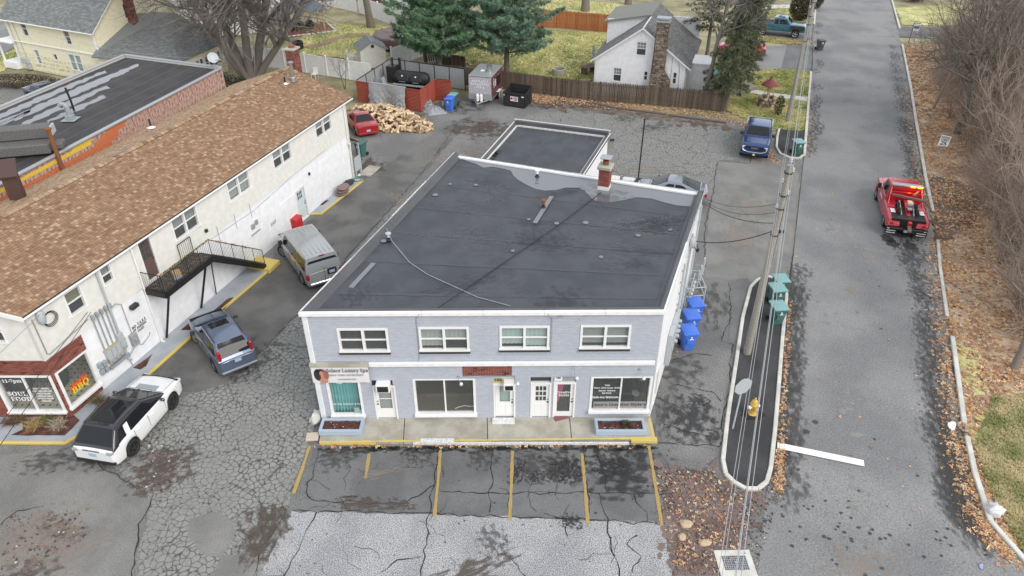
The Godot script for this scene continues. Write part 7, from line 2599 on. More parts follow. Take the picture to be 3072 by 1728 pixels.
	for s in [-1,1]:
		for q in p.side:      # [rear x low,front x low,front x high,rear x high]
			var rr:=[]
			for i in 7:
				var k:=i/6.0
				var xl:=lerpf(q[0],q[1],k); var xh:=lerpf(q[3],q[2],k)
				var line:=[]
				for j in 5:
					var x:=lerpf(xl,xh,j/4.0)
					var yl:=curve(belt,x)+0.035; var yh: float=minf(topy.call(x),roof)-p.get("sidetop",0.13)
					var y:=lerpf(yl,maxf(yh,yl),j/4.0)
					line.append(V(x,y,(halfw.call(x,y)+0.012)*s))
				rr.append(line)
			var b:=MB.new()
			b.grid(rr,s<0)
			obj("side_window",b,M.carglass,t)
		# door seams
		var sm:=MB.new()
		for x in p.get("seams",[]):
			var hh: float=hw*(1.0-p.get("taper",0.1)*pow(absf(x)/(L/2),5))
			sm.box(V(x,(clear+0.1+curve(belt,x))/2+0.04,hh*0.997*s),V(0.012,curve(belt,x)-clear-0.22,0.012))
		if sm.v.size(): obj("door_seam",sm,M.seam,t)
		for x in p.get("handles",[]):
			var hb:=MB.new()
			hb.bev(V(x,curve(belt,x)-0.13,(hw+0.005)*s),V(0.2,0.035,0.04),0.012)
			obj("door_handle",hb,p.get("handlepaint",m),t)
		if p.get("mirrors",true):
			var mr:=MB.new()
			mr.bev(V(g[3]-0.42+p.get("mx",0.0),curve(belt,g[3]-0.4)+0.1,(hw+0.1)*s),V(0.12,p.get("mh",0.15),0.22),0.04)
			obj("mirror",mr,p.get("mirrorpaint",M.dark),t)
		var hl:=MB.new()
		var hy: float=p.get("hly",curve(belt,L/2)-0.12)
		hl.bev(V(L/2-0.13,hy,hw*0.7*s),V(0.24,p.get("hlh",0.15),hw*0.36),0.03,Basis(UPV,0.22*s))
		obj("headlight",hl,M.headlight,t)
		var tl:=MB.new()
		var ty: float=p.get("tly",curve(belt,-L/2)-0.12); var th: float=p.get("tlh",0.22); var tz: float=p.get("tlz",0.76)
		tl.bev(V(-L/2+0.07+p.get("tlx",0.0),ty,hw*tz*s),V(0.2,th,p.get("tlw",0.24)),0.03,Basis(UPV,-0.12*s))
		obj("tail_light",tl,p.get("tllens",M.taillight),t)
		for k in 2: wheel(t,V([rx,fx][k],wr,(hw-p.get("tw",0.2)*0.52)*s),wr,p.get("tw",0.2),p.get("rim",M.steel),s,p.get("spokes",5),p.get("steer",0.0) if k==1 else 0.0)
	# bumpers,grille,plates
	var bm:=MB.new()
	bm.bev(V(L/2-0.06,clear+0.14,0),V(0.18,0.2,p.W*0.86),0.05); bm.bev(V(-L/2+0.06,clear+0.14,0),V(0.18,0.2,p.W*0.86),0.05)
	obj("bumper",bm,p.get("bumper",M.dark),t)
	# gaps round the hood,wiper arms
	var hs:=MB.new()
	for s in [-1,1]:
		var hp:=[]
		for i in 7:
			var x:=lerpf(g[3]+0.02,L/2-0.16,i/6.0)
			hp.append(V(x,curve(deck,x)-0.004,hw*0.8*s*(1.0-0.06*i/6.0)))
		hs.tube(hp,0.009,4)
		hs.tube([V(g[3]-0.05,topy.call(g[3]-0.05)+0.05,0.1+0.28*s),V(g[3]-0.22,topy.call(g[3]-0.22)+0.045,-0.25+0.3*s)],0.011,4)
	hs.tube([V(g[3]+0.03,curve(deck,g[3])+0.012,-hw*0.8),V(g[3]+0.03,curve(deck,g[3])+0.03,0),V(g[3]+0.03,curve(deck,g[3])+0.012,hw*0.8)],0.01,4)
	obj("hood_gap",hs,M.seam,t)
	var gl:=MB.new()
	gl.bev(V(L/2-0.03,p.get("hly",curve(belt,L/2)-0.12)-0.04,0),V(0.06,p.get("gh",0.16),p.W*p.get("gw",0.5)),0.02)
	obj("grille",gl,M.dark,t)
	var pt:=MB.new()
	pt.box(V(-L/2-0.02+p.get("plx",0.0),p.get("ply",0.72),p.get("plz",0.0)),V(0.03,0.15,0.3))
	obj("number_plate",pt,M.plate,t)
	return t

func badge(t: Node,s: String,h: float,m: Material,x: float,y: float,z:=0.0,front:=false) -> void:
	lettering("badge",s,h,m,t,Transform3D(Basis(UPV,PI/2 if front else -PI/2),V(x,y,z)),"Droid Sans",700,1.3)

func vehicles() -> void:
	# white SUV with black roof
	var white:=paint("carwhite",0.78,0.79,0.8,0.3)
	var gloss:=paint("carblack",0.016,0.014,0.018,0.25)
	var f:=P(-14.56,-22.89); var r:=P(-15.08,-20.25)
	var hd:=(f-r).normalized(); var left:=P(hd.y,-hd.x)
	var c:=(f+r)/2+left*0.86+hd*0.06
	var t:=car("suv","white SUV with glossy black roof parked by the brick corner","car",c,hd,{
		"L": 4.6,"W": 1.98,"paint": white,"roofpaint": gloss,"wr": 0.37,"tw": 0.25,"fx": 1.38,"rx": -1.33,"clear": 0.28,
		"belt": [[-2.3,1.0],[-1.6,1.08],[0.6,1.02],[1.3,0.98],[2.3,0.86]],"deck": [[-2.3,1.02],[-1.9,1.1],[0.7,1.06],[1.3,1.07],[2.0,0.98],[2.3,0.86]],
		"cab": [-2.2,-1.6,0.05,1.12],"roof": 1.6,"inset": 0.93,"roofw": 0.72,"rim": M.dark,"spokes": 5,"taper": 0.12,
		"side": [[-1.85,-1.38,-1.3,-1.5],[-1.12,-0.22,-0.22,-1.0],[-0.16,0.75,0.0,-0.16]],"seams": [-1.05,-0.19,0.86],"handles": [-0.82,0.06],"tly": 0.92,"tlh": 0.12,"tlw": 0.26,"tlz": 0.74,"tllens": M.greymetal,"hly": 0.82,"ply": 0.78,"mirrorpaint": gloss,"bumper": M.black,"arch": 1.17})
	var sr:=MB.new()
	sr.bev(V(-0.75,1.638,0),V(1.25,0.02,1.0),0.008)
	obj("glass_roof",sr,M.carglass,t)
	var rails:=MB.new()
	for s in [-1,1]: rails.tube([V(-1.55,1.61,0.68*s),V(-0.8,1.65,0.68*s),V(0.0,1.61,0.68*s)],0.022,6)
	obj("roof_rail",rails,gloss,t)
	var hv:=MB.new()
	hv.bev(V(1.3,1.085,0),V(0.3,0.02,0.95),0.008)
	obj("hood_panel",hv,M.greymetal,t)
	for s in [-1,1]:
		var pil:=MB.new()
		pil.slab([V(-1.42,1.08,0.925*s),V(-1.14,1.08,0.925*s),V(-1.04,1.47,0.79*s),V(-1.26,1.47,0.79*s)],V(0,0,-0.02*s))
		obj("pillar",pil,white,t)
	badge(t,"DISCOVERY",0.075,M.dark,-2.325,0.99)
	# blue-grey compact SUV
	var slate:=paint("carslate",0.13,0.17,0.25,0.3,0.5)
	f=P(-15.2,-27.62); r=P(-13.43,-25.34)
	hd=(f-r).normalized()
	c=(f+r)/2+P(-hd.y,hd.x)*0.8-hd*0.05
	t=car("suv","blue-grey compact SUV with roof rails parked in the drive beside the restaurant","car",c,hd,{
		"L": 4.5,"W": 1.84,"paint": slate,"wr": 0.345,"tw": 0.22,"fx": 1.33,"rx": -1.29,"clear": 0.25,
		"belt": [[-2.25,1.0],[-1.6,1.08],[0.6,1.0],[1.3,0.96],[2.25,0.8]],"deck": [[-2.25,1.0],[-1.9,1.1],[0.9,1.02],[1.3,1.03],[2.0,0.9],[2.25,0.78]],
		"cab": [-2.2,-1.62,0.1,1.15],"roof": 1.66,"roofw": 0.72,"rim": M.steel,"spokes": 7,
		"side": [[-1.75,-1.25,-1.2,-1.45],[-1.15,-0.22,-0.24,-1.1],[-0.16,0.75,0.05,-0.18]],"seams": [-1.2,-0.18,0.85],"handles": [-0.9,0.0],"tly": 1.12,"tlh": 0.75,"tlw": 0.14,"tlz": 0.78,"tlx": 0.1,"ply": 0.88,"bumper": slate,"steer": 0.35,"hly": 0.78})
	var s1:=MB.new()
	s1.bev(V(-0.25,1.7,0),V(0.5,0.02,0.85),0.008)
	obj("sunroof",s1,M.carglass,t)
	var s2:=MB.new()
	for s in [-1,1]: s2.tube([V(-1.5,1.68,0.66*s),V(-0.7,1.73,0.66*s),V(0.05,1.69,0.66*s)],0.02,6)
	obj("roof_rail",s2,M.dark,t)
	var s3:=MB.new()
	s3.bev(V(-2.25,0.98,0),V(0.04,0.05,0.7),0.01); s3.bev(V(-2.26,0.45,0),V(0.12,0.06,1.6),0.02)
	obj("trim",s3,M.greymetal,t)
	# silver van
	var silver:=paint("carsilver",0.42,0.43,0.43,0.32,0.45)
	f=P(-13.11,-35.64); r=P(-11.14,-32.56)
	hd=(f-r).normalized()
	c=(f+r)/2+P(-hd.y,hd.x)*0.86-hd*0.1
	t=car("van","silver full-size van parked beside the restaurant stair","van",c,hd,{
		"L": 5.4,"W": 2.0,"paint": silver,"wr": 0.37,"tw": 0.23,"fx": 1.8,"rx": -1.65,"clear": 0.32,"taper": 0.07,
		"belt": [[-2.7,1.15],[1.2,1.15],[2.0,1.08],[2.7,0.95]],"deck": [[-2.7,1.17],[1.5,1.17],[1.9,1.18],[2.5,1.06],[2.7,0.95]],
		"cab": [-2.66,-2.54,1.0,1.75],"roof": 2.0,"inset": 0.96,"roofw": 0.82,"crown": 0.05,"rim": M.steel,"spokes": 8,"sidetop": 0.2,
		"side": [[-2.4,-1.1,-1.1,-2.35],[-1.0,0.1,0.1,-1.0],[0.22,1.35,0.95,0.22]],"seams": [-0.95,0.16,1.3],"tly": 0.95,"tlh": 0.34,"tlw": 0.14,"tlz": 0.92,"tlx": -0.02,"ply": 1.0,"plz": 0.4,"plx": -0.01,"mh": 0.3,"mx": -0.1,"backpanes": [[-0.82,-0.06],[0.06,0.82]],"bumper": M.chrome,"steer": 0.5})
	var v:=MB.new()
	for i in 6: v.bev(V(-0.75,2.06-absf(i-2.5)*0.008,-0.6+i*0.24),V(3.2,0.03,0.05),0.012)
	obj("roof_rib",v,silver,t)
	var v2:=MB.new()
	v2.box(V(-2.6,2.02,0),V(0.06,0.06,0.3))
	obj("brake_light",v2,M.taillight,t)
	var v3:=MB.new()
	v3.box(V(-2.715,0.9,0),V(0.012,1.0,0.015)); v3.box(V(-2.712,1.0,0.4),V(0.01,0.36,0.5))
	obj("door_seam",v3,M.seam,t)
	# red bin lid seen past the van
	var rc:=thing("red_cooler","red plastic cooler against the white wall in front of the silver van","cooler",V(V(-13.35,0,-38.86).x,0,V(-13.35,0,-38.86).z),-0.3)
	var rb:=MB.new()
	rb.bev(V(0,0.35,0),V(1.0,0.7,0.7),0.06)
	obj("body",rb,M.red,rc)
	var rl:=MB.new()
	rl.bev(V(0,0.75,0),V(1.06,0.12,0.76),0.05)
	obj("lid",rl,M.red,rc)
	# blue pickup facing the camera
	var navy:=paint("carnavy",0.012,0.045,0.16,0.28,0.3)
	f=(P(17.04,-50.3)+P(18.73,-49.66))/2
	hd=P(-0.34,0.94)
	t=car("pickup_truck","dark blue pickup truck facing the camera beside the small kerbed island","pickup truck",f-hd*1.75,hd,{
		"L": 5.75,"W": 2.06,"paint": navy,"wr": 0.41,"tw": 0.27,"fx": 1.85,"rx": -1.85,"clear": 0.42,"taper": 0.05,
		"belt": [[-2.87,1.25],[0.9,1.25],[1.3,1.24],[2.87,1.1]],"deck": [[-2.87,1.27],[1.1,1.3],[1.5,1.34],[2.6,1.24],[2.87,1.1]],"bed": [-2.8,-0.98,0.78],
		"cab": [-0.95,-0.82,0.78,1.45],"roof": 1.9,"roofw": 0.76,"inset": 0.93,"rim": M.steel,"spokes": 6,"side": [[-0.8,0.0,0.0,-0.72],[0.08,1.1,0.72,0.08]],"seams": [0.04,1.1],"handles": [-0.75,0.25],"tly": 1.0,"tlh": 0.4,"tlw": 0.12,"tlz": 0.92,"hly": 1.0,"hlh": 0.16,"gh": 0.34,"gw": 0.62,"mh": 0.24,"bumper": navy})
	var bl:=MB.new()
	bl.span(V(-2.78,0.785,-0.86),V(-1.0,0.8,0.86))
	obj("bed_liner",bl,M.black,t)
	var ch:=MB.new()
	ch.tube([V(2.9,1.06,-0.9),V(2.93,0.78,-0.78),V(2.94,0.68,-0.45),V(2.94,0.68,0.45),V(2.93,0.78,0.78),V(2.9,1.06,0.9)],0.035,6)
	obj("grille_trim",ch,M.chrome,t)
	badge(t,"GMC",0.13,M.chrome,2.92,0.98,0.0,true)
	var fp:=MB.new()
	fp.box(V(2.92,0.5,0.0),V(0.03,0.14,0.16))
	obj("front_plate",fp,M.log2,t)
	var rails2:=MB.new()
	for s in [-1,1]: rails2.span(V(-2.82,1.265,0.86*s),V(-0.98,1.285,0.985*s))
	rails2.span(V(-2.85,1.25,-0.95),V(-2.77,1.285,0.95))
	obj("bed_rail",rails2,M.galv,t)
	tow_truck()
	# grey sedan behind the shop building
	var pearl:=paint("carpearl",0.25,0.28,0.33,0.28,0.5)
	t=car("sedan","light grey sedan parked behind the grey shop building near the chimney","car",P(10.3,-42.95),P(-0.955,-0.28),{
		"L": 4.8,"W": 1.82,"paint": pearl,"wr": 0.33,"fx": 1.4,"rx": -1.4,"clear": 0.2,
		"belt": [[-2.4,0.95],[-1.4,0.97],[0.8,0.9],[2.4,0.7]],"deck": [[-2.4,0.98],[-1.8,1.02],[0.9,0.94],[1.4,0.93],[2.2,0.78],[2.4,0.68]],
		"cab": [-2.0,-0.75,0.1,1.25],"roof": 1.45,"roofw": 0.68,"side": [[-1.35,-0.35,-0.4,-1.0],[-0.28,0.85,0.05,-0.3]],"seams": [-0.3,0.85],"handles": [-1.0,0.0],"bumper": pearl,"rim": M.steel})
	# red coupe by the firewood
	var crimson:=paint("carred",0.34,0.005,0.012,0.3)
	t=car("coupe","red coupe parked nose to the firewood heap behind the restaurant","car",P(-11.5,-54.11)+P(-0.6,-1.4),P(-0.42,-0.9),{
		"L": 4.6,"W": 1.85,"paint": crimson,"wr": 0.33,"fx": 1.35,"rx": -1.35,"clear": 0.2,"taper": 0.12,
		"belt": [[-2.3,0.9],[-1.4,0.93],[0.8,0.86],[2.3,0.68]],"deck": [[-2.3,0.94],[-1.5,0.97],[0.6,0.9],[1.2,0.9],[2.1,0.76],[2.3,0.66]],
		"cab": [-1.55,-0.75,0.0,0.95],"roof": 1.33,"roofw": 0.66,"side": [[-0.95,-0.3,-0.35,-0.75],[-0.22,0.65,-0.02,-0.25]],"seams": [-0.3,0.7],"bumper": crimson,"tlw": 0.4,"tlz": 0.66,"tlh": 0.14,"tly": 0.78,"ply": 0.55})
	# teal pickup in the far drive
	var teal:=paint("carteal",0.02,0.13,0.2,0.3,0.2)
	hd=P(0.93,0.37)
	t=car("pickup_truck","lifted teal pickup truck in the far driveway by the street","pickup truck",P(31.71,-82.3)-hd*2.1+P(-hd.y,hd.x)*-0.8,hd,{
		"L": 5.6,"W": 1.95,"paint": teal,"wr": 0.44,"tw": 0.3,"fx": 1.8,"rx": -1.7,"clear": 0.62,"taper": 0.04,
		"belt": [[-2.8,1.35],[0.9,1.35],[2.8,1.24]],"deck": [[-2.8,1.37],[1.0,1.38],[1.4,1.4],[2.6,1.34],[2.8,1.22]],"bed": [-2.74,-0.72,0.9],
		"cab": [-0.7,-0.62,0.75,1.3],"roof": 1.98,"roofw": 0.8,"inset": 0.94,"side": [[-0.6,-0.15,-0.15,-0.58],[0.0,1.02,0.66,0.0]],"seams": [-0.08,1.05],"handles": [0.15],"mh": 0.2,"bumper": M.dark,"rim": M.galv})
	var fe:=MB.new()
	for s in [-1,1]: fe.bev(V(1.9,1.12,0.99*s),V(1.5,0.42,0.07),0.03)
	obj("fender",fe,M.dark,t)
	var ar:=MB.new()
	ar.bev(V(0.1,2.08,0),V(0.7,0.1,0.8),0.04)
	obj("roof_box",ar,M.greymetal,t)
	# red SUV in the drive of the white house
	hd=P(-0.93,-0.36)
	t=car("suv","red SUV in the driveway behind the dark evergreen trees","car",(P(22.03,-75.62)+P(24.86,-74.52))/2+P(-hd.y,hd.x)*0.85,hd,{
		"L": 4.75,"W": 1.92,"paint": crimson,"wr": 0.38,"tw": 0.24,"fx": 1.42,"rx": -1.4,"clear": 0.28,
		"belt": [[-2.37,1.02],[0.6,1.02],[2.37,0.88]],"deck": [[-2.37,1.04],[0.7,1.06],[1.3,1.07],[2.1,0.98],[2.37,0.86]],"cab": [-2.25,-1.7,0.15,1.1],"roof": 1.72,"side": [[-1.8,-1.25,-1.2,-1.5],[-1.1,-0.2,-0.22,-1.05],[-0.12,0.72,0.08,-0.14]],"seams": [-1.15,-0.16,0.85],"rim": M.chrome,"spokes": 6})
	# cars by the cream house
	var midnight:=paint("carmidnight",0.012,0.02,0.075,0.25,0.2)
	car("sedan","dark blue sedan parked in front of the cream house","car",P(-40.6,-62.0),P(0.85,0.5),{
		"L": 4.8,"W": 1.84,"paint": midnight,"wr": 0.33,"fx": 1.4,"rx": -1.4,"clear": 0.2,
		"belt": [[-2.4,0.95],[0.8,0.9],[2.4,0.7]],"deck": [[-2.4,0.98],[-1.8,1.02],[0.9,0.94],[1.4,0.93],[2.2,0.8],[2.4,0.68]],"cab": [-1.9,-0.85,0.1,1.15],"roof": 1.45,"roofw": 0.68,"side": [[-1.25,-0.35,-0.4,-1.0],[-0.28,0.8,0.05,-0.3]],"seams": [-0.3,0.85],"bumper": midnight})
	car("coupe","bright red coupe beside the dark blue sedan under the cream house","car",P(-36.6,-60.6),P(0.6,-0.8),{
		"L": 4.4,"W": 1.8,"paint": crimson,"wr": 0.33,"fx": 1.3,"rx": -1.3,"clear": 0.2,
		"belt": [[-2.2,0.9],[0.8,0.86],[2.2,0.68]],"deck": [[-2.2,0.94],[-1.5,0.97],[0.9,0.9],[2.0,0.76],[2.2,0.66]],"cab": [-1.45,-0.75,0.0,0.95],"roof": 1.33,"roofw": 0.66,"side": [[-0.95,-0.3,-0.35,-0.75],[-0.22,0.65,-0.02,-0.25]],"seams": [-0.3,0.7],"bumper": crimson})


func tow_truck() -> void:
	var red:=paint("towred",0.46,0.005,0.022,0.3)
	var rl:=P(22.81,-39.03); var rr:=P(24.75,-38.65); var fl:=P(24.54,-43.42)
	var hd:=(fl-rl).normalized()
	hd=(hd*0.5+P((rr-rl).y,-(rr-rl).x).normalized()*0.5).normalized()
	var t:=car("tow_truck","red tow truck with amber light bar leaving the roadside","tow truck",(rl+rr)/2+hd*1.75,hd,{
		"L": 6.2,"W": 2.2,"paint": red,"wr": 0.4,"tw": 0.26,"fx": 2.0,"rx": -1.75,"clear": 0.42,"taper": 0.05,
		"belt": [[-3.1,0.62],[-0.32,0.62],[-0.3,1.3],[1.0,1.3],[3.1,1.12]],"deck": [[-3.1,0.66],[-0.32,0.66],[-0.3,1.34],[1.2,1.4],[2.8,1.26],[3.1,1.1]],
		"cab": [-0.22,-0.1,1.0,1.6],"roof": 2.05,"roofw": 0.78,"inset": 0.9,"side": [[-0.1,1.25,0.95,0.0]],"seams": [0.0,1.2],"handles": [0.2],"tly": 0.9,"tlh": 0.1,"tlw": 0.2,"tlz": 0.8,"rim": M.chrome,"spokes": 8,"mh": 0.35,"bumper": M.black,"hly": 1.0,"ply": 0.5})
	# wrecker fenders
	for s in [-1,1]:
		var fb:=MB.new()
		var prof:=[P(-3.05,0.75),P(-2.95,1.15),P(-0.9,1.28),P(-0.35,1.25),P(-0.35,0.75)]
		var rows:=[]
		for q in [0.45,0.5,1.06,1.12]:
			var line:=[]
			for k in prof: line.append(V(k.x+(0.04 if q in [0.45,1.12] else 0.0),k.y-(0.05 if q in [0.45,1.12] else 0.0),q*s))
			rows.append(line)
		fb.grid(rows,s>0)
		for q in [0.45,1.12]:
			for k in range(1,prof.size()-1): fb.tri(V(prof[0].x,prof[0].y,q*s),V(prof[k].x,prof[k].y-0.03,q*s),V(prof[k+1].x,prof[k+1].y-0.03,q*s))
		obj("fender",fb,red,t)
		var st:=MB.new()
		st.box(V(-2.0,1.245,0.8*s),V(0.5,0.02,0.24))
		obj("decal",st,M.trim,t)
		var fp:=MB.new()
		fp.bev(V(-3.05,0.45,0.82*s),V(0.06,0.5,0.62),0.01)
		var fl2:=obj("mud_flap",fp,M.black,t)
		var fs:=MB.new()
		for i in 3: fs.box(V(-3.085,0.3+i*0.14,0.82*s),V(0.01,0.04,0.5))
		obj("stripe",fs,M.trim,fl2)
		# dolly wheels carried on the deck
		for q in [[-1.15,1.45],[-1.75,1.38]]:
			var dw:=MB.new()
			dw.lathe([P(0.1,-0.08),P(0.22,-0.08),P(0.24,0),P(0.22,0.08),P(0.1,0.08)],16,V(q[0]-0.35,q[1]-0.1,0.5*s),Basis(Vector3.RIGHT,PI/2))
			obj("dolly_wheel",dw,M.rubber,t)
		var arm:=MB.new()
		arm.tube([V(-1.1,1.5,0.38*s),V(-2.4,1.15,0.34*s)],0.05,6)
		obj("dolly_arm",arm,M.galv,t)
		# pylon legs behind the cab
		var py:=MB.new()
		py.tube([V(-0.4,1.2,0.95*s),V(-0.3,2.1,0.82*s)],0.07,6); py.tube([V(-1.1,1.25,0.95*s),V(-0.35,2.05,0.84*s)],0.05,6)
		obj("pylon",py,red,t)
	var hb:=MB.new()
	hb.bev(V(-0.42,1.5,0),V(0.08,0.6,1.7),0.02)
	obj("headboard",hb,red,t)
	var lb:=MB.new()
	lb.bev(V(-0.32,2.22,0),V(0.3,0.14,1.75),0.04)
	obj("light_bar",lb,M.galv,t)
	var am:=mat("amber_glow",0.9,0.4,0.05,0.3)
	am.emission_enabled=true
	am.emission=Color(1.0,0.6,0.15); am.emission_energy_multiplier=2.0
	for z in [0.3,0.7]:
		var ab:=MB.new()
		ab.bev(V(-0.42,2.2,z),V(0.14,0.1,0.3),0.03)
		obj("amber_lamp",ab,am,t)
		var ol:=OmniLight3D.new()
		ol.name="amber_lamp_light"
		ol.light_color=Color(1.0,0.62,0.2)
		ol.light_energy=0.12
		ol.light_size=0.08
		ol.omni_range=20.0; ol.omni_attenuation=2.0
		ol.shadow_enabled=true
		t.add_child(ol,true)
		ol.position=V(-0.62,2.2,z)
	# boom and crossbar
	var bm:=MB.new()
	bm.bev(V(-1.9,1.15,0.05),V(2.6,0.22,0.24),0.03,Basis(V(0,0,1),0.12))
	obj("boom",bm,red,t)
	var tongue:=two("rustybeam",[0.14,0.085,0.06],[0.26,0.17,0.12],0.6,0.03,0.8,170)
	var bx:=MB.new()
	bx.bev(V(-2.7,0.95,0.05),V(1.9,0.16,0.2),0.02,Basis(V(0,0,1),0.25))
	bx.bev(V(-1.1,1.75,0.1),V(0.14,0.14,1.9),0.02,Basis(UPV,-0.28))
	bx.bev(V(-0.6,1.9,0.55),V(1.0,0.1,0.12),0.02,Basis(UPV,-0.5))
	bx.tube([V(-1.35,1.7,0.95),V(-1.6,1.4,1.35)],0.05,6)
	obj("crossbar",bx,tongue,t)
	var hk:=MB.new()
	hk.bev(V(-1.55,1.6,0.12),V(0.5,0.22,0.34),0.05); hk.bev(V(-1.95,1.42,0.1),V(0.22,0.14,0.26),0.03)
	obj("hitch_head",hk,M.galv,t)
	var bd:=MB.new()
	bd.span(V(-2.9,0.66,-0.5),V(-0.5,0.9,0.5))
	obj("deck",bd,M.dark,t)
	lettering("decal_text","TOWING",0.14,M.trim,t,Transform3D(Basis(UPV,PI),V(0.4,1.05,-1.11)),"Droid Sans",700)


# ---------- bins,poles,signs ----------
func make_bin(label: String,at: Vector3,turn: float,body: Material,lid: Material,group:="",h:=1.08,tilt:=0.0) -> Node3D:
	var t:=thing("wheeled_bin",label,"bin",at,turn,group)
	var b:=MB.new()
	var rows:=[]
	for q in [[0.03,0.5,0.52],[0.1,0.52,0.54],[0.75,0.62,0.7],[h-0.1,0.66,0.76],[h-0.06,0.7,0.8],[h-0.03,0.7,0.8]]:
		var line:=[]
		var hx: float=q[1]/2; var hz: float=q[2]/2
		for k in [[1,0.8],[1,-0.8],[0.8,-1],[-0.8,-1],[-1,-0.8],[-1,0.8],[-0.8,1],[0.8,1],[1,0.8]]: line.append(V(hx*k[0],q[0],hz*k[1]))
		rows.append(line)
	for i in rows.size()-1:
		for j in 8: b.quad(rows[i][j],rows[i][j+1],rows[i+1][j+1],rows[i+1][j])
	b.span(V(-0.2,0.02,-0.22),V(0.2,0.06,0.22))
	b.bev(V(0,0.62,0.38),V(0.4,0.3,0.05),0.02)
	obj("body",b,body,t)
	var l:=MB.new()
	var lr:=[]
	for i in 7:
		var z:=lerpf(-0.44,0.43,i/6.0)
		var line:=[]
		for j in 7:
			var x:=lerpf(-0.365,0.365,j/6.0)
			line.append(V(x,h-0.01+0.075*(1-pow(absf(j-3)/3.0,4))*(1-pow(absf(i-3)/3.0,4)),z))
		lr.append(line)
	l.grid(lr)
	l.span(V(-0.365,h-0.06,-0.44),V(0.365,h-0.012,0.43))
	obj("lid",l,lid,t)
	var hd:=MB.new()
	hd.tube([V(-0.28,h-0.08,-0.4),V(-0.28,h-0.03,-0.5),V(0.28,h-0.03,-0.5),V(0.28,h-0.08,-0.4)],0.018,6)
	obj("handle",hd,body,t)
	for s in [-1,1]:
		var w:=MB.new()
		w.lathe([P(0.03,-0.04),P(0.13,-0.04),P(0.14,0),P(0.13,0.04),P(0.03,0.04)],16,V(0.31*s,0.14,-0.3),Basis(V(0,0,1),PI/2))
		obj("wheel",w,M.rubber,t)
	var lg:=MB.new()
	lg.box(V(0,0.78,0.41),V(0.16,0.05,0.01)); lg.lathe([P(0.045,0),P(0.045,0.01),P(0,0.01)],10,V(0,0.87,0.39),Basis(Vector3.RIGHT,PI/2))
	obj("mark",lg,M.trim,t)
	return t

func utility_pole(label: String,at: Vector3,h: float,lean:=Vector2.ZERO) -> Node3D:
	var t:=thing("utility_pole",label,"utility pole",at)
	var b:=MB.new()
	var pts:=[]; var rad:=[]
	for i in 9:
		pts.append(V(lean.x*i/8.0,h*i/8.0-(0.1 if i==0 else 0.0),lean.y*i/8.0)); rad.append(lerpf(0.185,0.125,i/8.0))
	b.tube(pts,rad,14)
	obj("shaft",b,M.polewood,t)
	for q in [[0.0,0.12],[0.16,-0.3],[-0.16,-0.75],[0.16,-1.3],[-0.16,-1.9]]:
		var ins:=MB.new()
		ins.lathe([P(0.05,0),P(0.07,0.04),P(0.04,0.08),P(0.07,0.12),P(0.03,0.2),P(0,0.2)],10,V(lean.x+q[0],h+q[1],lean.y))
		obj("insulator",ins,M.palemetal,t)
	var hw:=MB.new()
	for y in [h-0.35,h-1.35,h-1.95,h-3.2]: hw.lathe([P(0.17,0),P(0.17,0.06)],14,V(lean.x*y/h,y,lean.y*y/h))
	hw.box(V(0.25,h-3.0,0.05),V(0.2,0.12,0.1)); hw.tube([V(0.16,h-1.3,0),V(0.16,h-4.5,0)],0.014,5)
	obj("hardware",hw,M.dark,t)
	return t

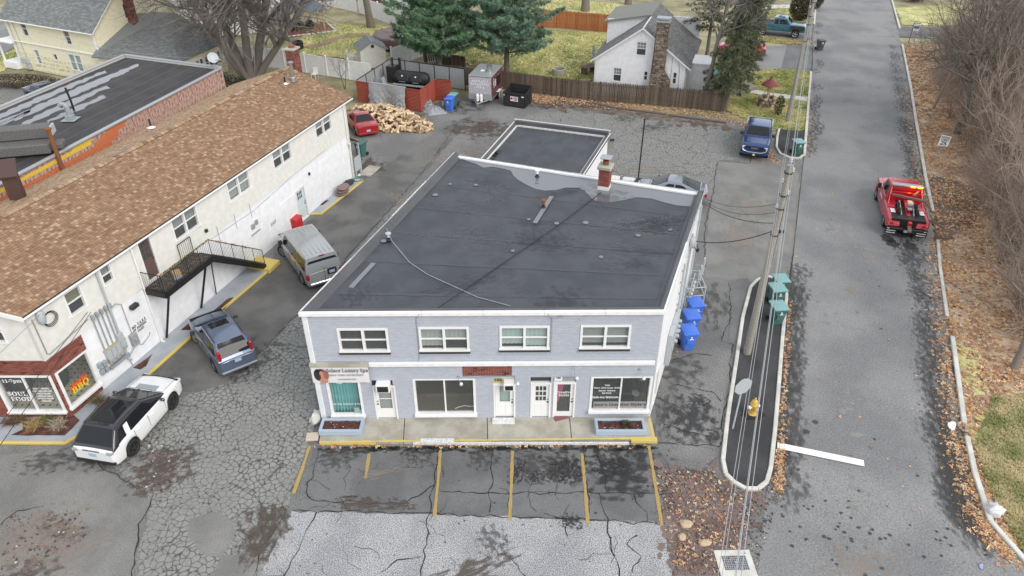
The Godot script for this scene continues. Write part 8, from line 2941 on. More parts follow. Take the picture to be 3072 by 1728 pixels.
func street_things() -> void:
	utility_pole("weathered utility pole standing in the long kerbed island",V(11.07,0.07,-26.63),9.55)
	utility_pole("far utility pole in the lawn beside the lamp-post well",V(22.58,0,-56.91),9.6)
	# speed limit sign
	var sp:=thing("speed_limit_sign","white speed limit 25 sign on a leaning grey post in the leaves","sign",V(29.81,0,-47.23),-0.42)
	var p:=MB.new()
	p.box(V(0,1.2,0),V(0.06,2.4,0.035),Basis(V(0,0,1),-0.06))
	obj("post",p,M.galv,sp)
	var pl1:=MB.new()
	pl1.bev(V(0.09,2.25,0.03),V(0.62,0.76,0.012),0.004,Basis(V(0,0,1),-0.06))
	obj("plate",pl1,M.trim,sp)
	var bs:=Basis(V(0,0,1),-0.06)
	for l in [["SPEED",0.13,2.5],["LIMIT",0.13,2.33],["25",0.26,2.08]]: lettering("sign_text",l[0],l[1],M.black,sp,Transform3D(bs,V(0.09+(2.25-l[2])*-0.06,l[2],0.042)),"Droid Sans",700,1.0)
	# stop sign seen from behind
	var q:=V(9.11,0,-21.64)
	var st:=thing("stop_sign","grey back of an octagonal stop sign on a thin post in the island","sign",V(q.x+0.02,0.07,q.z),0.35)
	var s1:=MB.new()
	s1.box(V(0,1.35,0),V(0.06,2.7,0.035))
	obj("post",s1,M.palemetal,st)
	var oc:=[]
	for i in 8: oc.append(V(cos((i+0.5)*TAU/8)*0.41,2.35+sin((i+0.5)*TAU/8)*0.41,0.05))
	var s2:=MB.new()
	s2.slab(oc,V(0,0,-0.012))
	obj("plate",s2,M.palemetal,st)
	var s3:=MB.new()
	for i in range(1,7): s3.tri(oc[0]-V(0,0,0.016),oc[i+1]-V(0,0,0.016),oc[i]-V(0,0,0.016))
	obj("face",s3,M.red,st)
	# hydrant
	q=V(10.17,0,-22.52)
	var hy:=thing("fire_hydrant","yellow fire hydrant in the dark asphalt island","hydrant",V(q.x,0.07,q.z),0.3)
	var hyel:=two("hydrantyellow",[0.55,0.34,0.05],[0.66,0.43,0.08],0.4,0.03,0.5,171)
	var h1:=MB.new()
	h1.lathe([P(0.2,0),P(0.2,0.05),P(0.13,0.07),P(0.125,0.5),P(0.17,0.52),P(0.17,0.57),P(0.15,0.6),P(0.12,0.72),P(0.06,0.8),P(0.04,0.82),P(0.04,0.88),P(0,0.88)],18)
	obj("barrel",h1,hyel,hy)
	for a in [0.0,PI/2,-PI/2]:
		var c:=MB.new()
		c.lathe([P(0.06,0.1),P(0.06,0.18),P(0.085,0.18),P(0.085,0.25),P(0,0.26)],12,V(0,0.42,0),Basis(UPV,a)*Basis(Vector3.RIGHT,PI/2))
		obj("outlet_cap",c,M.trim if a!=0.0 else hyel,hy)
	var dirt:=MB.new()
	dirt.blob(V(q.x,0.06,q.z),V(0.5,0.06,0.42),0.4,5,16,6)
	struct("soil",dirt,M.crack)
	# catch basin
	q=V(7.61,0,-15.3)
	var cb:=thing("storm_drain","storm drain grate in a pale concrete surround","drain",V(q.x,0.0,q.z),0.02)
	var c1:=MB.new()
	core(c1,Transform3D(Basis(Vector3.RIGHT,-PI/2),V(0,0.05,0)),-0.62,0.62,-0.55,0.5,[[-0.42,-0.28,0.42,0.26]],0.06)
	obj("surround",c1,M.paleconcrete,cb)
	var c2:=MB.new()
	for i in 9: c2.span(V(-0.42,0.02,-0.26+i*0.0675-0.011),V(0.42,0.05,-0.26+i*0.0675+0.011))
	for i in 13: c2.span(V(-0.42+i*0.07-0.01,0.018,-0.26),V(-0.42+i*0.07+0.01,0.048,0.28))
	obj("grate",c2,M.grate,cb)
	var c3:=MB.new()
	c3.span(V(-0.42,0.012,-0.27),V(0.42,0.016,0.28))
	obj("sump",c3,M.black,cb)
	# bins
	make_bin("nearest green wheeled bin in the island row",V(13.16,0,-29.11),0.1,M.bingreen,M.binlidgreen,"green bins in the island")
	make_bin("middle green wheeled bin in the island row",V(13.6,0,-30.74),0.12,M.bingreen,M.binlidgreen,"green bins in the island")
	make_bin("farthest green wheeled bin of the three in the island",V(14.03,0,-31.6),0.1,M.bingreen,M.binlidgreen,"green bins in the island")
	make_bin("green wheeled bin alone in the small island by the blue pickup",V(21.07,0,-50.11),0.1,M.bingreen,M.binlidgreen)
	make_bin("dark grey wheeled bin standing on the street edge by the driveways",V(32.56,0,-77.68),0.15,M.bindark,M.bindark)
	make_bin("front blue recycling bin of the row beside the grey shop building",V(8.34,0,-27.13),0.12,M.binblue,M.binblue,"blue bins beside the shop")
	make_bin("middle blue recycling bin of the row beside the grey shop building",V(8.72,0,-28.37),0.1,M.binblue,M.binblue,"blue bins beside the shop")
	make_bin("back blue recycling bin nearest the meter cage beside the shop",V(9.13,0,-29.39),0.14,M.binblue,M.binblue,"blue bins beside the shop")
	make_bin("blue recycling bin in front of the red metal fence",V(-5.27,0,-59.51),-0.35,M.binblue,M.binblue)
	make_bin("green bin behind the blue one at the red metal fence",V(-5.05,0,-60.5),-0.3,M.bingreen,M.binlidgreen)
	make_bin("dark green bin by the back porch of the restaurant",V(-11.11,0,-49.87),-0.5,M.bingreen,M.bingreen)
	# pipe cage with bollards at the gas meters
	var cg:=thing("pipe_guard","grey steel pipe guard round the gas meters beside the shop","guard rail",V(8.4,0,-27.9),0.0)
	var g:=MB.new()
	var A:=V(9.9,0,-30.74)-V(8.4,0,-27.9); var B:=V(10.29,0,-31.73)-V(8.4,0,-27.9); var C2:=V(9.32,0,-31.32)-V(8.4,0,-27.9)
	for y in [0.55,1.05]:
		g.tube([A+V(0,y,0),A+V(0,y,-1.5),A+V(-1.0,y,-1.7)],0.03,6)
		g.tube([A+V(0,y,0),A+V(-1.05,y,0.15)],0.03,6)
	for k in [A,A+V(0,0,-1.5),A+V(-1.0,0,0.15)]: g.tube([k,k+V(0,1.1,0)],0.04,7)
	obj("rail",g,M.palemetal,cg)
	var base:=MB.new()
	base.prism(rough_poly(PackedVector2Array([P(A.x+0.2,A.z+0.2),P(A.x-0.5,A.z+0.25),P(A.x-0.2,A.z-0.1)]),0.1,0.05),0.0,0.05)
	obj("footing",base,M.concrete,cg)
	for i in 2:
		var bo:=thing("bollard",["grey steel bollard near the meter pipes, taller of the two","shorter grey steel bollard near the meter pipes"][i],"bollard",[V(10.49,0,-33.63),V(10.23,0,-33.09)][i]+V(0,0,0))
		var bb:=MB.new()
		bb.lathe([P(0.075,0),P(0.075,1.0-i*0.15),P(0.05,1.06-i*0.15),P(0,1.08-i*0.15)],14)
		obj("shaft",bb,M.palemetal,bo)
		var bf:=MB.new()
		bf.lathe([P(0.11,0),P(0.11,0.03),P(0.08,0.04)],14)
		obj("collar",bf,M.concrete,bo)
	# a lone black post behind the shop
	q=V(8.59,0,-45.05)
	var lp:=thing("steel_post","thin black steel post standing behind the grey shop building","post",q)
	var l1:=MB.new()
	l1.tube([Vector3.ZERO,V(0.02,4.6,0)],0.045,8)
	obj("shaft",l1,M.black,lp)
	var l2:=MB.new()
	l2.box(V(0.02,4.6,0),V(0.12,0.06,0.12))
	obj("cap",l2,M.black,lp)
	# real estate sign across the street
	q=V(43.16,0,-80.26)
	var re:=thing("yard_sign","blue and white yard sign on a thin post across the street","sign",q,-0.4)
	var r1:=MB.new()
	r1.box(V(0,1.1,0),V(0.06,2.2,0.06)); r1.box(V(0.3,2.15,0),V(0.7,0.06,0.05))
	obj("post",r1,M.dark,re)
	var r2:=MB.new()
	r2.bev(V(0.35,1.7,0),V(0.6,0.7,0.02),0.004)
	obj("board",r2,M.trim,re)
	var r3:=MB.new()
	r3.box(V(0.35,1.72,0.014),V(0.5,0.26,0.01))
	obj("panel",r3,M.blue,re)


func lot_things() -> void:
	# planters in front of the shop
	for i in 2:
		var a: Vector3=[V(-6.99,0,-21.87),V(4.43,0,-22.07)][i]
		var w: float=[1.75,2.05][i]
		var t:=thing("planter",["pale blue wooden planter under the spa window","pale blue wooden planter under the corner salon window"][i],"planter",V(a.x,0.135,-21.55),0.0)
		var b:=MB.new()
		for s in [-1,1]:
			b.bev(V(0,0.14,0.32*s),V(w,0.28,0.12),0.02); b.bev(V((w/2-0.06)*s,0.14,0),V(0.12,0.28,0.54),0.02)
		obj("frame",b,mat("planterblue",0.37,0.45,0.55,0.5),t)
		var m:=MB.new()
		m.span(V(-w/2+0.1,0.02,-0.27),V(w/2-0.1,0.2,0.27))
		obj("soil",m,M.mulch,t)
		var xs:=[]; var cs:=[]
		for k in 260:
			xs.append(Transform3D(Basis(V(R(1),R(1),R(1)).normalized(),rng.randf()*6).scaled(Vector3.ONE*rng.randf_range(0.5,1.3)),V(R(w/2-0.14),0.21,R(0.24))))
			var c:=rng.randf_range(0.5,1.2)
			cs.append(Color(0.13*c,0.055*c,0.045*c) if k % 30 else Color(0.6,0.6,0.58))
		var chip:=MB.new()
		chip.box(Vector3.ZERO,V(0.07,0.015,0.03))
		stuff(scatter("bark_chips",chip.mesh(),M.tinted,xs,cs,t))
		if i==1:
			var p:=MB.new()
			for k in 160:
				var d:=V(R(1),rng.randf(),R(1)).normalized()
				p.col=Color(0.13,0.15,0.07)*rng.randf_range(0.6,1.3)
				p.tri(V(0.25,0.22,0),V(0.25,0.22,0)+d*0.25+V(0.02,0,0),V(0.25,0.22,0)+d*0.25+V(0,0.02,0.02))
			obj("shrub",p,M.tinted,t)
	# boulder and paver at the corner of the walk
	var bo:=tag(obj("boulder",MB.new() if false else boulder(V(-8.24,0,-22.18),V(0.22,0.22,0.42),3),M.paleconcrete),"pale boulder at the corner of the shop walk","boulder")
	var pv:=MB.new()
	pv.bev(Vector3.ZERO,V(0.5,0.12,0.42),0.02,Basis(UPV,0.1))
	tag(obj("paver",pv,two("paver",[0.45,0.38,0.3],[0.56,0.48,0.4],0.6,0.03,0.9,172),self,T(V(-8.14,0,-21.15).x,0.1,V(-8.14,0,-21.15).z)),"flat tan stone slab beside the corner of the shop walk","stone")
	var mt:=MB.new()
	mt.bev(Vector3.ZERO,V(0.62,0.015,0.36),0.005,Basis(UPV,0.35))
	tag(obj("doormat",mt,mat("doormat",0.2,0.09,0.09,0.95),self,T(V(2.05,0,-22.26).x,0.15,V(2.05,0,-22.26).z)),"worn reddish doormat in front of the salon door","doormat")
	var dst:=MB.new()
	dst.bev(Vector3.ZERO,V(0.95,0.1,0.35),0.03)
	tag(obj("door_step",dst,M.dirtywhite,self,T(V(-0.36,0,-22.18).x,0.16,-22.0)),"chipped white doorstep under the door numbered 188","step")
	# stones in the dirt
	for q in [[V(6.25,0,-16.88),0.24,0.2,"flat tan stone, largest of three in the dirt strip"],[V(5.99,0,-16.33),0.15,0.15,"round ochre stone in the dirt strip"],[V(6.74,0,-16.08),0.24,0.15,"angular pale stone nearest the storm drain"]]:
		tag(obj("stone",boulder(q[0],V(q[1],0.1,q[2]),int(q[1]*90)),M.log0),q[3],"stone")
	# sacks,hose and broom along the restaurant wall
	for i in 3:
		var sc:=MB.new()
		sc.blob(Vector3.ZERO,V(0.55,0.12,0.4),0.12,30+i,14,7)
		tag(obj("sack",sc,two("sack%d" % i,[0.17,0.11,0.1],[0.27,0.19,0.175],0.5,0.03,0.5,173+i),self,Transform3D(Basis(UPV,1.2+i*0.08),V(-11.24,0,-43.32)+V(0.05*i,0.24+i*0.19,0))),["bottom brown sack of the stack against the white wall","middle brown sack of the stack against the white wall","top brown sack of the stack against the white wall"][i],"sack")
	var bk:=MB.new()
	bk.blob(Vector3.ZERO,V(0.6,0.16,0.3),0.15,41,14,7)
	tag(obj("sack",bk,M.dark,self,Transform3D(Basis(UPV,1.1),V(-11.11,0,-44.64)+V(0,0.27,0))),"black sack behind the brown ones against the white wall","sack")
	var ho:=thing("garden_hose","tangled green garden hose at the end of the restaurant wall","hose",V(-10.69,0,-45.42)+V(0,0.13,0))
	var hb:=MB.new()
	for k in 3:
		var cp:=[]
		for i in 21: cp.append(V(cos(i*TAU/20)*(0.32+0.06*k)+0.1*k,0.02+0.025*k,sin(i*TAU/20)*(0.22+0.05*k)))
		hb.tube(cp,0.013,5,false)
	obj("coil",hb,mat("hosegreen",0.05,0.24,0.14,0.5),ho)
	var br:=thing("broom","broom with yellow handle leaning at the back porch","broom",V(-10.66,0,-46.34),0.5)
	var b1:=MB.new()
	b1.tube([V(0,0.1,0),V(-0.5,1.15,-0.3)],0.015,6)
	obj("handle",b1,M.yellowkerb,br)
	var b2:=MB.new()
	b2.bev(V(0.03,0.07,0.02),V(0.3,0.12,0.08),0.02)
	obj("head",b2,M.trim,br)
	var hyd:=thing("standpipe","small black standpipe by the dark green bin","standpipe",V(-11.01,0,-48.61))
	var h1:=MB.new()
	h1.lathe([P(0.09,0),P(0.07,0.1),P(0.07,0.5),P(0.11,0.55),P(0.08,0.68),P(0,0.7)],12)
	obj("pipe",h1,M.black,hyd)
	# food trailer
	var A:=P(-3.7,-61.05); var B:=P(-1.75,-60.55)
	var d:=(B-A).normalized(); var bk2:=P(d.y,-d.x)
	var tt:=thing("food_trailer","concession trailer with printed wooden front parked by the back fence","trailer",V((A+B).x/2,0,(A+B).y/2),atan2(-d.y,d.x))
	var tb:=MB.new()
	tb.bev(V(0,1.45,-1.75),V(2.05,2.0,3.5),0.05)
	obj("body",tb,nmat("trailerprint",[[0.3,0.07,0.022,0.03],[0.55,0.14,0.04,0.05],[0.75,0.2,0.09,0.09]],2.2,0.016,0.5,4,176),tt)
	var tfm:=nmat("trailerwood",[[0.3,0.36,0.34,0.37],[0.7,0.52,0.5,0.54]],1.6,0.02,0.5,4,177)
	for i in 9:
		var pk:=MB.new()
		pk.span(V(-1.0+i*0.2225,0.98,0.0),V(-1.0+i*0.2225+0.215,2.4,0.012))
		obj("plank",pk,tfm,tt)
	var glyph:=MB.new(); var glyph2:=MB.new()   # worn pale lettering,no longer legible
	for row in 3:
		for i in [9,10,5][row]:
			var w0: float=[1.5,1.6,0.8][row]
			for k in 3: glyph.box(V(-w0/2+(i+0.5)*w0/[9,10,5][row]+R(0.03),2.05-row*0.25+R(0.06),0.016),V(0.03,0.17,0.006) if k<2 else V(0.11,0.03,0.006))
	for i in 4:
		for k in 3: glyph2.box(V(1.03,1.65+R(0.25),-0.7-i*0.5+R(0.1)),V(0.012,0.6,0.08) if k<2 else V(0.012,0.09,0.3))
	obj("trailer_text",glyph,M.trim,tt); obj("trailer_text",glyph2,M.trim,tt)
	var tr:=MB.new()
	tr.bev(V(0,2.47,-1.75),V(2.09,0.06,3.54),0.03); tr.span(V(-1.03,0.45,-0.05),V(1.03,0.97,0.02))
	for x in [-1.03,1.03]: tr.span(V(x-0.02,0.5,-3.5),V(x+0.02,0.58,0.0))
	obj("shell_trim",tr,M.galv,tt)
	var vn:=MB.new()
	vn.lathe([P(0.26,2.5),P(0.26,2.68),P(0.2,2.7),P(0.2,2.95),P(0.26,2.98),P(0.26,3.05),P(0,3.06)],18,V(0.45,0,-1.4))
	obj("roof_fan",vn,M.steel,tt)
	var hv:=MB.new()
	hv.bev(V(-0.15,2.53,-1.5),V(0.4,0.08,0.4),0.03)
	obj("roof_hatch",hv,M.trim,tt)
	for x in [-0.14,0.18]:
		var pt:=MB.new()
		pt.lathe([P(0.12,0.45),P(0.13,0.5),P(0.13,0.95),P(0.08,1.04),P(0.05,1.08),P(0,1.1)],14,V(x,0,0.35))
		obj("gas_bottle",pt,M.trim,tt)
	var tg:=MB.new()
	tg.tube([V(-0.6,0.42,0),V(0,0.42,1.0)],0.05,4); tg.tube([V(0.6,0.42,0),V(0,0.42,1.0)],0.05,4); tg.tube([V(0,0.1,0.8),V(0,0.55,0.8)],0.04,6)
	obj("drawbar",tg,M.galv,tt)
	for s in [-1,1]:
		wheel(tt,V(0.98*s,0.33,-2.0),0.33,0.2,M.trim,1.0,6)
		tt.get_child(tt.get_child_count()-1).transform=Transform3D(Basis(V(0,0,1),-PI/2*s),V(1.05*s,0.33,-2.0))
		var fd:=MB.new()
		fd.bev(V(1.1*s,0.72,-2.0),V(0.26,0.05,0.95),0.02)
		obj("fender",fd,M.trim,tt)
	var dk:=MB.new()
	dk.bev(V(1.035,1.6,-2.2),V(0.02,0.9,1.2),0.005)
	obj("serving_window",dk,M.black,tt)
	# dumpster
	var D0:=P(-0.69,-60.5); var D1:=P(1.05,-59.76)
	d=(D1-D0).normalized()
	var du:=thing("dumpster","open black dumpster with white label beside the food trailer","dumpster",V((D0+D1).x/2,0,(D0+D1).y/2),atan2(-d.y,d.x))
	var w:=D0.distance_to(D1)/2+0.05
	var db:=MB.new()
	db.slab([V(-w,0.1,0),V(w,0.1,0),V(w,1.2,0.0),V(-w,1.2,0.0)],V(0,0,-0.05))
	db.slab([V(w,0.1,-1.6),V(-w,0.1,-1.6),V(-w,1.55,-1.6),V(w,1.55,-1.6)],V(0,0,0.05))
	for s in [-1,1]:
		var qd:=[V(w*s,0.1,0),V(w*s,0.1,-1.6),V(w*s,1.55,-1.6),V(w*s,1.2,0)]
		if s<0: qd.reverse()
		db.slab(qd,V(-0.05*s,0,0))
		db.span(V(w*s-0.06,1.17,-1.6),V(w*s+0.06,1.25,0.02))
		for z in [-0.5,-1.1]: db.span(V(w*s-0.02,0.1,z-0.05),V(w*s+0.05*s,1.2,z+0.05))
	db.span(V(-w,0.1,-1.55),V(w,0.16,-0.05))
	db.span(V(-w-0.03,1.15,-0.02),V(w+0.03,1.24,0.06))
	obj("box",db,two("dumpsterblack",[0.016,0.017,0.018],[0.035,0.036,0.038],1.0,0.03,0.5,178),du)
	var dl:=MB.new()
	dl.span(V(-0.35,0.55,0.003),V(0.35,0.95,0.012)); dl.span(V(-w+0.02,0.95,0.003),V(-w+0.12,1.05,0.012)); dl.span(V(w-0.32,0.95,0.003),V(w-0.1,1.05,0.012))
	var lab:=obj("label",dl,M.trim,du)
	lettering("label_text","Welsh",0.1,M.dark,du,T(0.12,0.86,0.016),"Droid Sans",700,0.9)
	lettering("label_text","Sanitation",0.08,M.dark,du,T(0.12,0.75,0.016),"Droid Sans",700,0.75)
	lettering("label_text","Service",0.08,M.dark,du,T(0.12,0.64,0.016),"Droid Sans",700,0.8)
	var em:=MB.new()
	em.lathe([P(0.11,0),P(0.11,0.006),P(0,0.006)],16,V(-0.23,0.77,0.012),Basis(Vector3.RIGHT,PI/2))
	obj("emblem",em,M.red,du)
	var din:=MB.new()
	din.span(V(-w+0.06,0.2,-1.5),V(w-0.06,0.75,-0.1))
	obj("refuse",din,M.dark,du)
	# garden things behind the fences
	garden()
	# litter on the verge
	for q in [[V(18.33,0,-21.87),0.3,0.5,"white plastic sheet at the right edge of the street"],[V(17.62,0,-17.03),0.2,0.0,""],[V(15.92,0,-15.17),0.12,0.2,"crumpled blue packet near the street corner"]]:
		if q[3]=="": continue
		var lt:=MB.new()
		lt.blob(Vector3.ZERO,V(q[1],0.03,q[1]*0.5),0.4,9,10,6)
		tag(obj("litter",lt,M.trim if q[1]>0.2 else mat("litterblue",0.3,0.4,0.65,0.4),self,Transform3D(Basis(UPV,1.0),q[0]+V(0,0.04,0))),q[3],"litter")
	var bag:=MB.new()
	bag.blob(Vector3.ZERO,V(0.3,0.2,0.27),0.35,12,18,10)
	tag(obj("plastic_bag",bag,two("plasticbag",[0.55,0.53,0.55],[0.75,0.73,0.75],0.3,0.04,0.3,179),self,T(V(17.59,0,-17.4).x,0.18,V(17.59,0,-17.4).z)),"clear white plastic bag beside the curved kerb","bag")
	# concrete blocks by the sedan
	for i in 3:
		var cbk:=MB.new()
		cbk.bev(Vector3.ZERO,V(0.9,0.4,0.5),0.06)
		tag(obj("concrete_block",cbk,M.dirtywhite,self,Transform3D(Basis(UPV,-0.28),V(6.93,0,-45.42)+V(i*1.05,0.2,i*0.33))),["mossy concrete block nearest the brick chimney","middle mossy concrete block between chimney and sedan","mossy concrete block nearest the grey sedan"][i],"concrete block")
	# rotten kerb logs at the lot edge
	var kl:=MB.new()
	for p in [[V(6.93,0,-61.17),V(8.81,0,-59.92)],[V(8.94,0,-59.84),V(12.94,0,-58.32)],[V(13.05,0,-58.16),V(17.48,0,-56.41)]]:
		var dd: Vector3=(p[1]-p[0]).normalized()
		kl.bev((p[0]+p[1])/2+V(0,0.08,0),V(p[0].distance_to(p[1]),0.16,0.2),0.05,Basis(dd,UPV,dd.cross(UPV)))
	struct("kerb",kl,M.fencewood3)


func boulder(at: Vector3,s: Vector3,sd: int) -> MB:
	var b:=MB.new()
	b.blob(at+V(0,s.y*0.6,0),s,0.3,sd,12,8)
	return b


func garden() -> void:
	# covered round pool
	var q:=V(-11.93,0,-79.6)
	var t:=thing("pool","round above-ground pool under a wrinkled brown cover","pool",V(q.x,0,q.z))
	var w:=MB.new()
	w.lathe([P(2.75,0),P(2.75,1.2)],28)
	obj("wall",w,mat("poolblue",0.02,0.03,0.16,0.4),t)
	for i in 14:
		var u:=MB.new()
		u.box(V(cos(i*TAU/14)*2.78,0.62,sin(i*TAU/14)*2.78),V(0.08,1.24,0.12),Basis(UPV,-i*TAU/14))
		obj("upright",u,M.galv,t)
	var nz:=noise(0.4,4,21)
	var c:=MB.new()
	var rows:=[]
	for i in 61:
		var a:=TAU*(i % 60)/60
		var line:=[]
		for k in [[0.0,1.08],[1.0,1.1],[1.9,1.14],[2.55,1.22],[2.85,1.26],[2.95,1.1],[3.0,0.75],[3.1,0.35]]:
			var low: float=0.0
			if k[0]>2.9 and cos(a-0.7)>0.72: low=(1.1-k[1])   # lifted towards the right,where the wall shows
			var wav: float=nz.get_noise_2d(cos(a)*k[0]*3.0,sin(a)*k[0]*3.0)
			var rr: float=k[0]+(wav*0.25 if k[0]>2.9 else 0.0)+(0.08*sin(a*26) if k[0]>2.9 else 0.0)
			line.append(V(cos(a)*rr,k[1]+low+wav*(0.16 if k[0]>0.5 else 0.05),sin(a)*rr))
		rows.append(line)
	c.grid(rows)
	obj("cover",c,two("poolcover",[0.13,0.075,0.072],[0.2,0.125,0.12],1.0,0.02,0.45,180),t)
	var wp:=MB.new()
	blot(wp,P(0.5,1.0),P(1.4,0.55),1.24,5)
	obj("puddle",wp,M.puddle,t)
	# little shed
	q=V(-13.84,0,-72.35)
	var s:=thing("shed","small beige resin shed with grey gable roof by the white fence","shed",V(-14.0,0,-72.6),0.35)
	var b:=MB.new()
	b.span(V(-1.25,0,-1.3),V(1.25,1.75,1.3))
	b.slab([V(-1.25,1.75,1.3),V(1.25,1.75,1.3),V(0,2.5,1.3)],V(0,0,-0.1))
	obj("wall",b,M.beige,s)
	var rf:=MB.new()
	rf.slab([V(1.45,1.7,1.45),V(1.45,1.7,-1.45),V(0,2.58,-1.45),V(0,2.58,1.45)],V(0,-0.06,0)); rf.slab([V(0,2.58,1.45),V(0,2.58,-1.45),V(-1.45,1.7,-1.45),V(-1.45,1.7,1.45)],V(0,-0.06,0))
	var rn:=obj("roof",rf,M.greymetal,s)
	for sd in [-1,1]: shingles(rn,V(1.45*sd,1.7,-1.45),V(0,0,1),V(-1.45*sd,0.88,0).normalized(),func(_d): return [0.0,2.9],11,[M.greyshingle1,M.greyshingle2],[0.5,1.0],0.3,0.15)
	var vt:=MB.new()
	vt.lathe([P(0.17,0),P(0.17,0.03),P(0,0.03)],14,V(0,2.1,1.3),Basis(Vector3.RIGHT,PI/2))
	obj("vent",vt,M.dark,s)
	# gazebo
	q=V(-22.66,0,-82.3)
	var g:=thing("gazebo","wooden gazebo with dark metal roof on the back lawn","gazebo",V(-24.3,0,-86.0),0.45)
	for x in [-2.3,2.3]:
		for z in [-1.7,1.7]:
			var p:=MB.new()
			p.box(V(x,1.2,z),V(0.16,2.4,0.16)); p.tube([V(x,1.9,z),V(x*0.75,2.4,z)],0.05,4)
			obj("post",p,M.log0,g)
	var gr:=MB.new()
	var ap:=[V(-0.8,3.5,0),V(0.8,3.5,0)]
	gr.slab([V(-2.8,2.4,2.2),V(2.8,2.4,2.2),ap[1],ap[0]],V(0,-0.05,0)); gr.slab([V(2.8,2.4,2.2),V(2.8,2.4,-2.2),ap[1]],V(0,-0.05,0)); gr.slab([V(2.8,2.4,-2.2),V(-2.8,2.4,-2.2),ap[0],ap[1]],V(0,-0.05,0)); gr.slab([V(-2.8,2.4,-2.2),V(-2.8,2.4,2.2),ap[0]],V(0,-0.05,0))
	obj("roof",gr,mat("gazeboroof",0.13,0.15,0.17,0.35,0.3),g)
	var bed:=MB.new()
	bed.span(V(-3.2,0,-2.4),V(3.2,0.05,2.4))
	obj("floor",bed,M.brick1,g)
	var fu:=MB.new()
	for i in 3: fu.blob(V(-1.2+i*1.1,0.5,0),V(0.5,0.5,0.7),0.15,60+i)
	obj("covered_furniture",fu,M.dark,g)
	var edge:=MB.new()
	for e in [[V(-3.4,0.06,2.5),V(3.4,0.06,2.5)],[V(3.4,0.06,2.5),V(3.4,0.06,-2.5)]]:
		for i in 12: edge.bev(e[0].lerp(e[1],(i+0.5)/12),V(0.5,0.14,0.28),0.04,Basis(UPV,0.0 if e[0].z==e[1].z else PI/2))
	obj("edging",edge,M.paleconcrete,g)
	# curving brick path
	var pth:=MB.new()
	ribbon(pth,pl([-22.02,-78.55,-20.59,-79.79,-19.42,-82.54,-17.86,-83.71,-16.15,-84.23]),1.1,0.035,0.1)
	struct("path",pth,two("pinkpath",[0.26,0.14,0.115],[0.38,0.23,0.19],0.8,0.03,0.9,181))
	var ws:=MB.new()
	blot(ws,P(q.x,q.z),P(0.01,0.01),0.01)
	# tyre planter
	var ty:=thing("tyre_planter","stack of black tyres at the end of the curving path","planter",V(-22.79,0,-78.31))
	for i in 3:
		var tm:=MB.new()
		tm.lathe([P(0.35,0),P(0.55,0),P(0.6,0.12),P(0.55,0.25),P(0.35,0.25),P(0.35,0)],18)
		obj("tyre",tm,M.rubber,ty,T(0,i*0.25,0))
	# plastic chair
	var pc:=thing("plastic_chair","white plastic garden chair by the white fence","chair",V(-18.7,0,-68.1),-0.3)
	var s1:=MB.new()
	s1.bev(V(0,0.42,0),V(0.5,0.04,0.5),0.015)
	obj("seat",s1,M.trim,pc)
	var s2:=MB.new()
	s2.bev(V(0,0.7,-0.26),V(0.5,0.55,0.04),0.015,Basis(Vector3.RIGHT,-0.15))
	obj("backrest",s2,M.trim,pc)
	for x in [-0.22,0.22]:
		for z in [-0.22,0.22]:
			var lg:=MB.new()
			lg.tube([V(x,0,z*1.1),V(x,0.42,z)],0.025,6)
			obj("leg",lg,M.trim,pc)
	# fire ring on the lawn
	var fr:=thing("fire_ring","round concrete fire ring on the lawn behind the picket fence","fire ring",V(4.53,0,-69.44))
	var f1:=MB.new()
	f1.lathe([P(0.7,0),P(0.7,0.55),P(0.52,0.55),P(0.5,0.2)],24)
	obj("ring",f1,M.concrete,fr)
	var f2:=MB.new()
	f2.lathe([P(0.52,0.3),P(0,0.34)],20)
	obj("ash",f2,M.mulch,fr)
	# ornaments of the white house
	var tp:=thing("lawn_table","grey picnic table against the left side of the white house","table",V(7.4,0,-68.1)+V(0,0,-1.5),0.7)
	for i in 5:
		var sl:=MB.new()
		sl.bev(V(0,0.72,-0.4+i*0.2),V(1.7,0.04,0.18),0.01)
		obj("slat",sl,M.fencewood3,tp)
	for x in [-0.6,0.6]:
		var lg:=MB.new()
		lg.box(V(x,0.36,0),V(0.08,0.7,0.8))
		obj("leg",lg,M.fencewood3,tp)
	var wv:=thing("wind_chime","pale blue wind ornament on a pole at the corner of the white house","ornament",V(7.85,0,-70.17)+V(0,0,-0.5))
	var wc:=MB.new()
	wc.tube([Vector3.ZERO,V(0,1.4,0)],0.02,6)
	obj("pole",wc,M.dark,wv)
	var wd:=MB.new()
	for i in 6: wd.blob(V(R(0.06),1.3+i*0.2,0),V(0.14,0.09,0.1),0.1,i)
	obj("figure",wd,mat("paleblue",0.3,0.45,0.52,0.6),wv)
	var ac:=thing("adirondack_chair","turquoise slatted garden chair on the stone step","chair",V(19.31,0,-67.6)+V(0,0.35,0),-1.2)
	var am:=mat("turquoise",0.03,0.4,0.38,0.5)
	for i in 5:
		var sl:=MB.new()
		sl.bev(V(-0.24+i*0.12,0.75,-0.25),V(0.1,0.9,0.03),0.01,Basis(Vector3.RIGHT,-0.35))
		obj("back_slat",sl,am,ac)
	var se:=MB.new()
	se.bev(V(0,0.36,0.1),V(0.58,0.04,0.6),0.01,Basis(Vector3.RIGHT,0.15))
	obj("seat",se,am,ac)
	for x in [-0.34,0.34]:
		var lg:=MB.new()
		lg.bev(V(x,0.3,0.3),V(0.06,0.6,0.1),0.01); lg.bev(V(x,0.6,0.05),V(0.12,0.03,0.75),0.01)
		obj("arm",lg,am,ac)
	var stp:=MB.new()
	stp.prism(rough_poly(pl([18.93,-62.71,20.31,-63.24,22.37,-64.87,21.11,-67.75,20.48,-66.00,19.09,-63.78]),0.5,0.06),0.0,0.3)
	struct("stone_terrace",stp,M.stone)
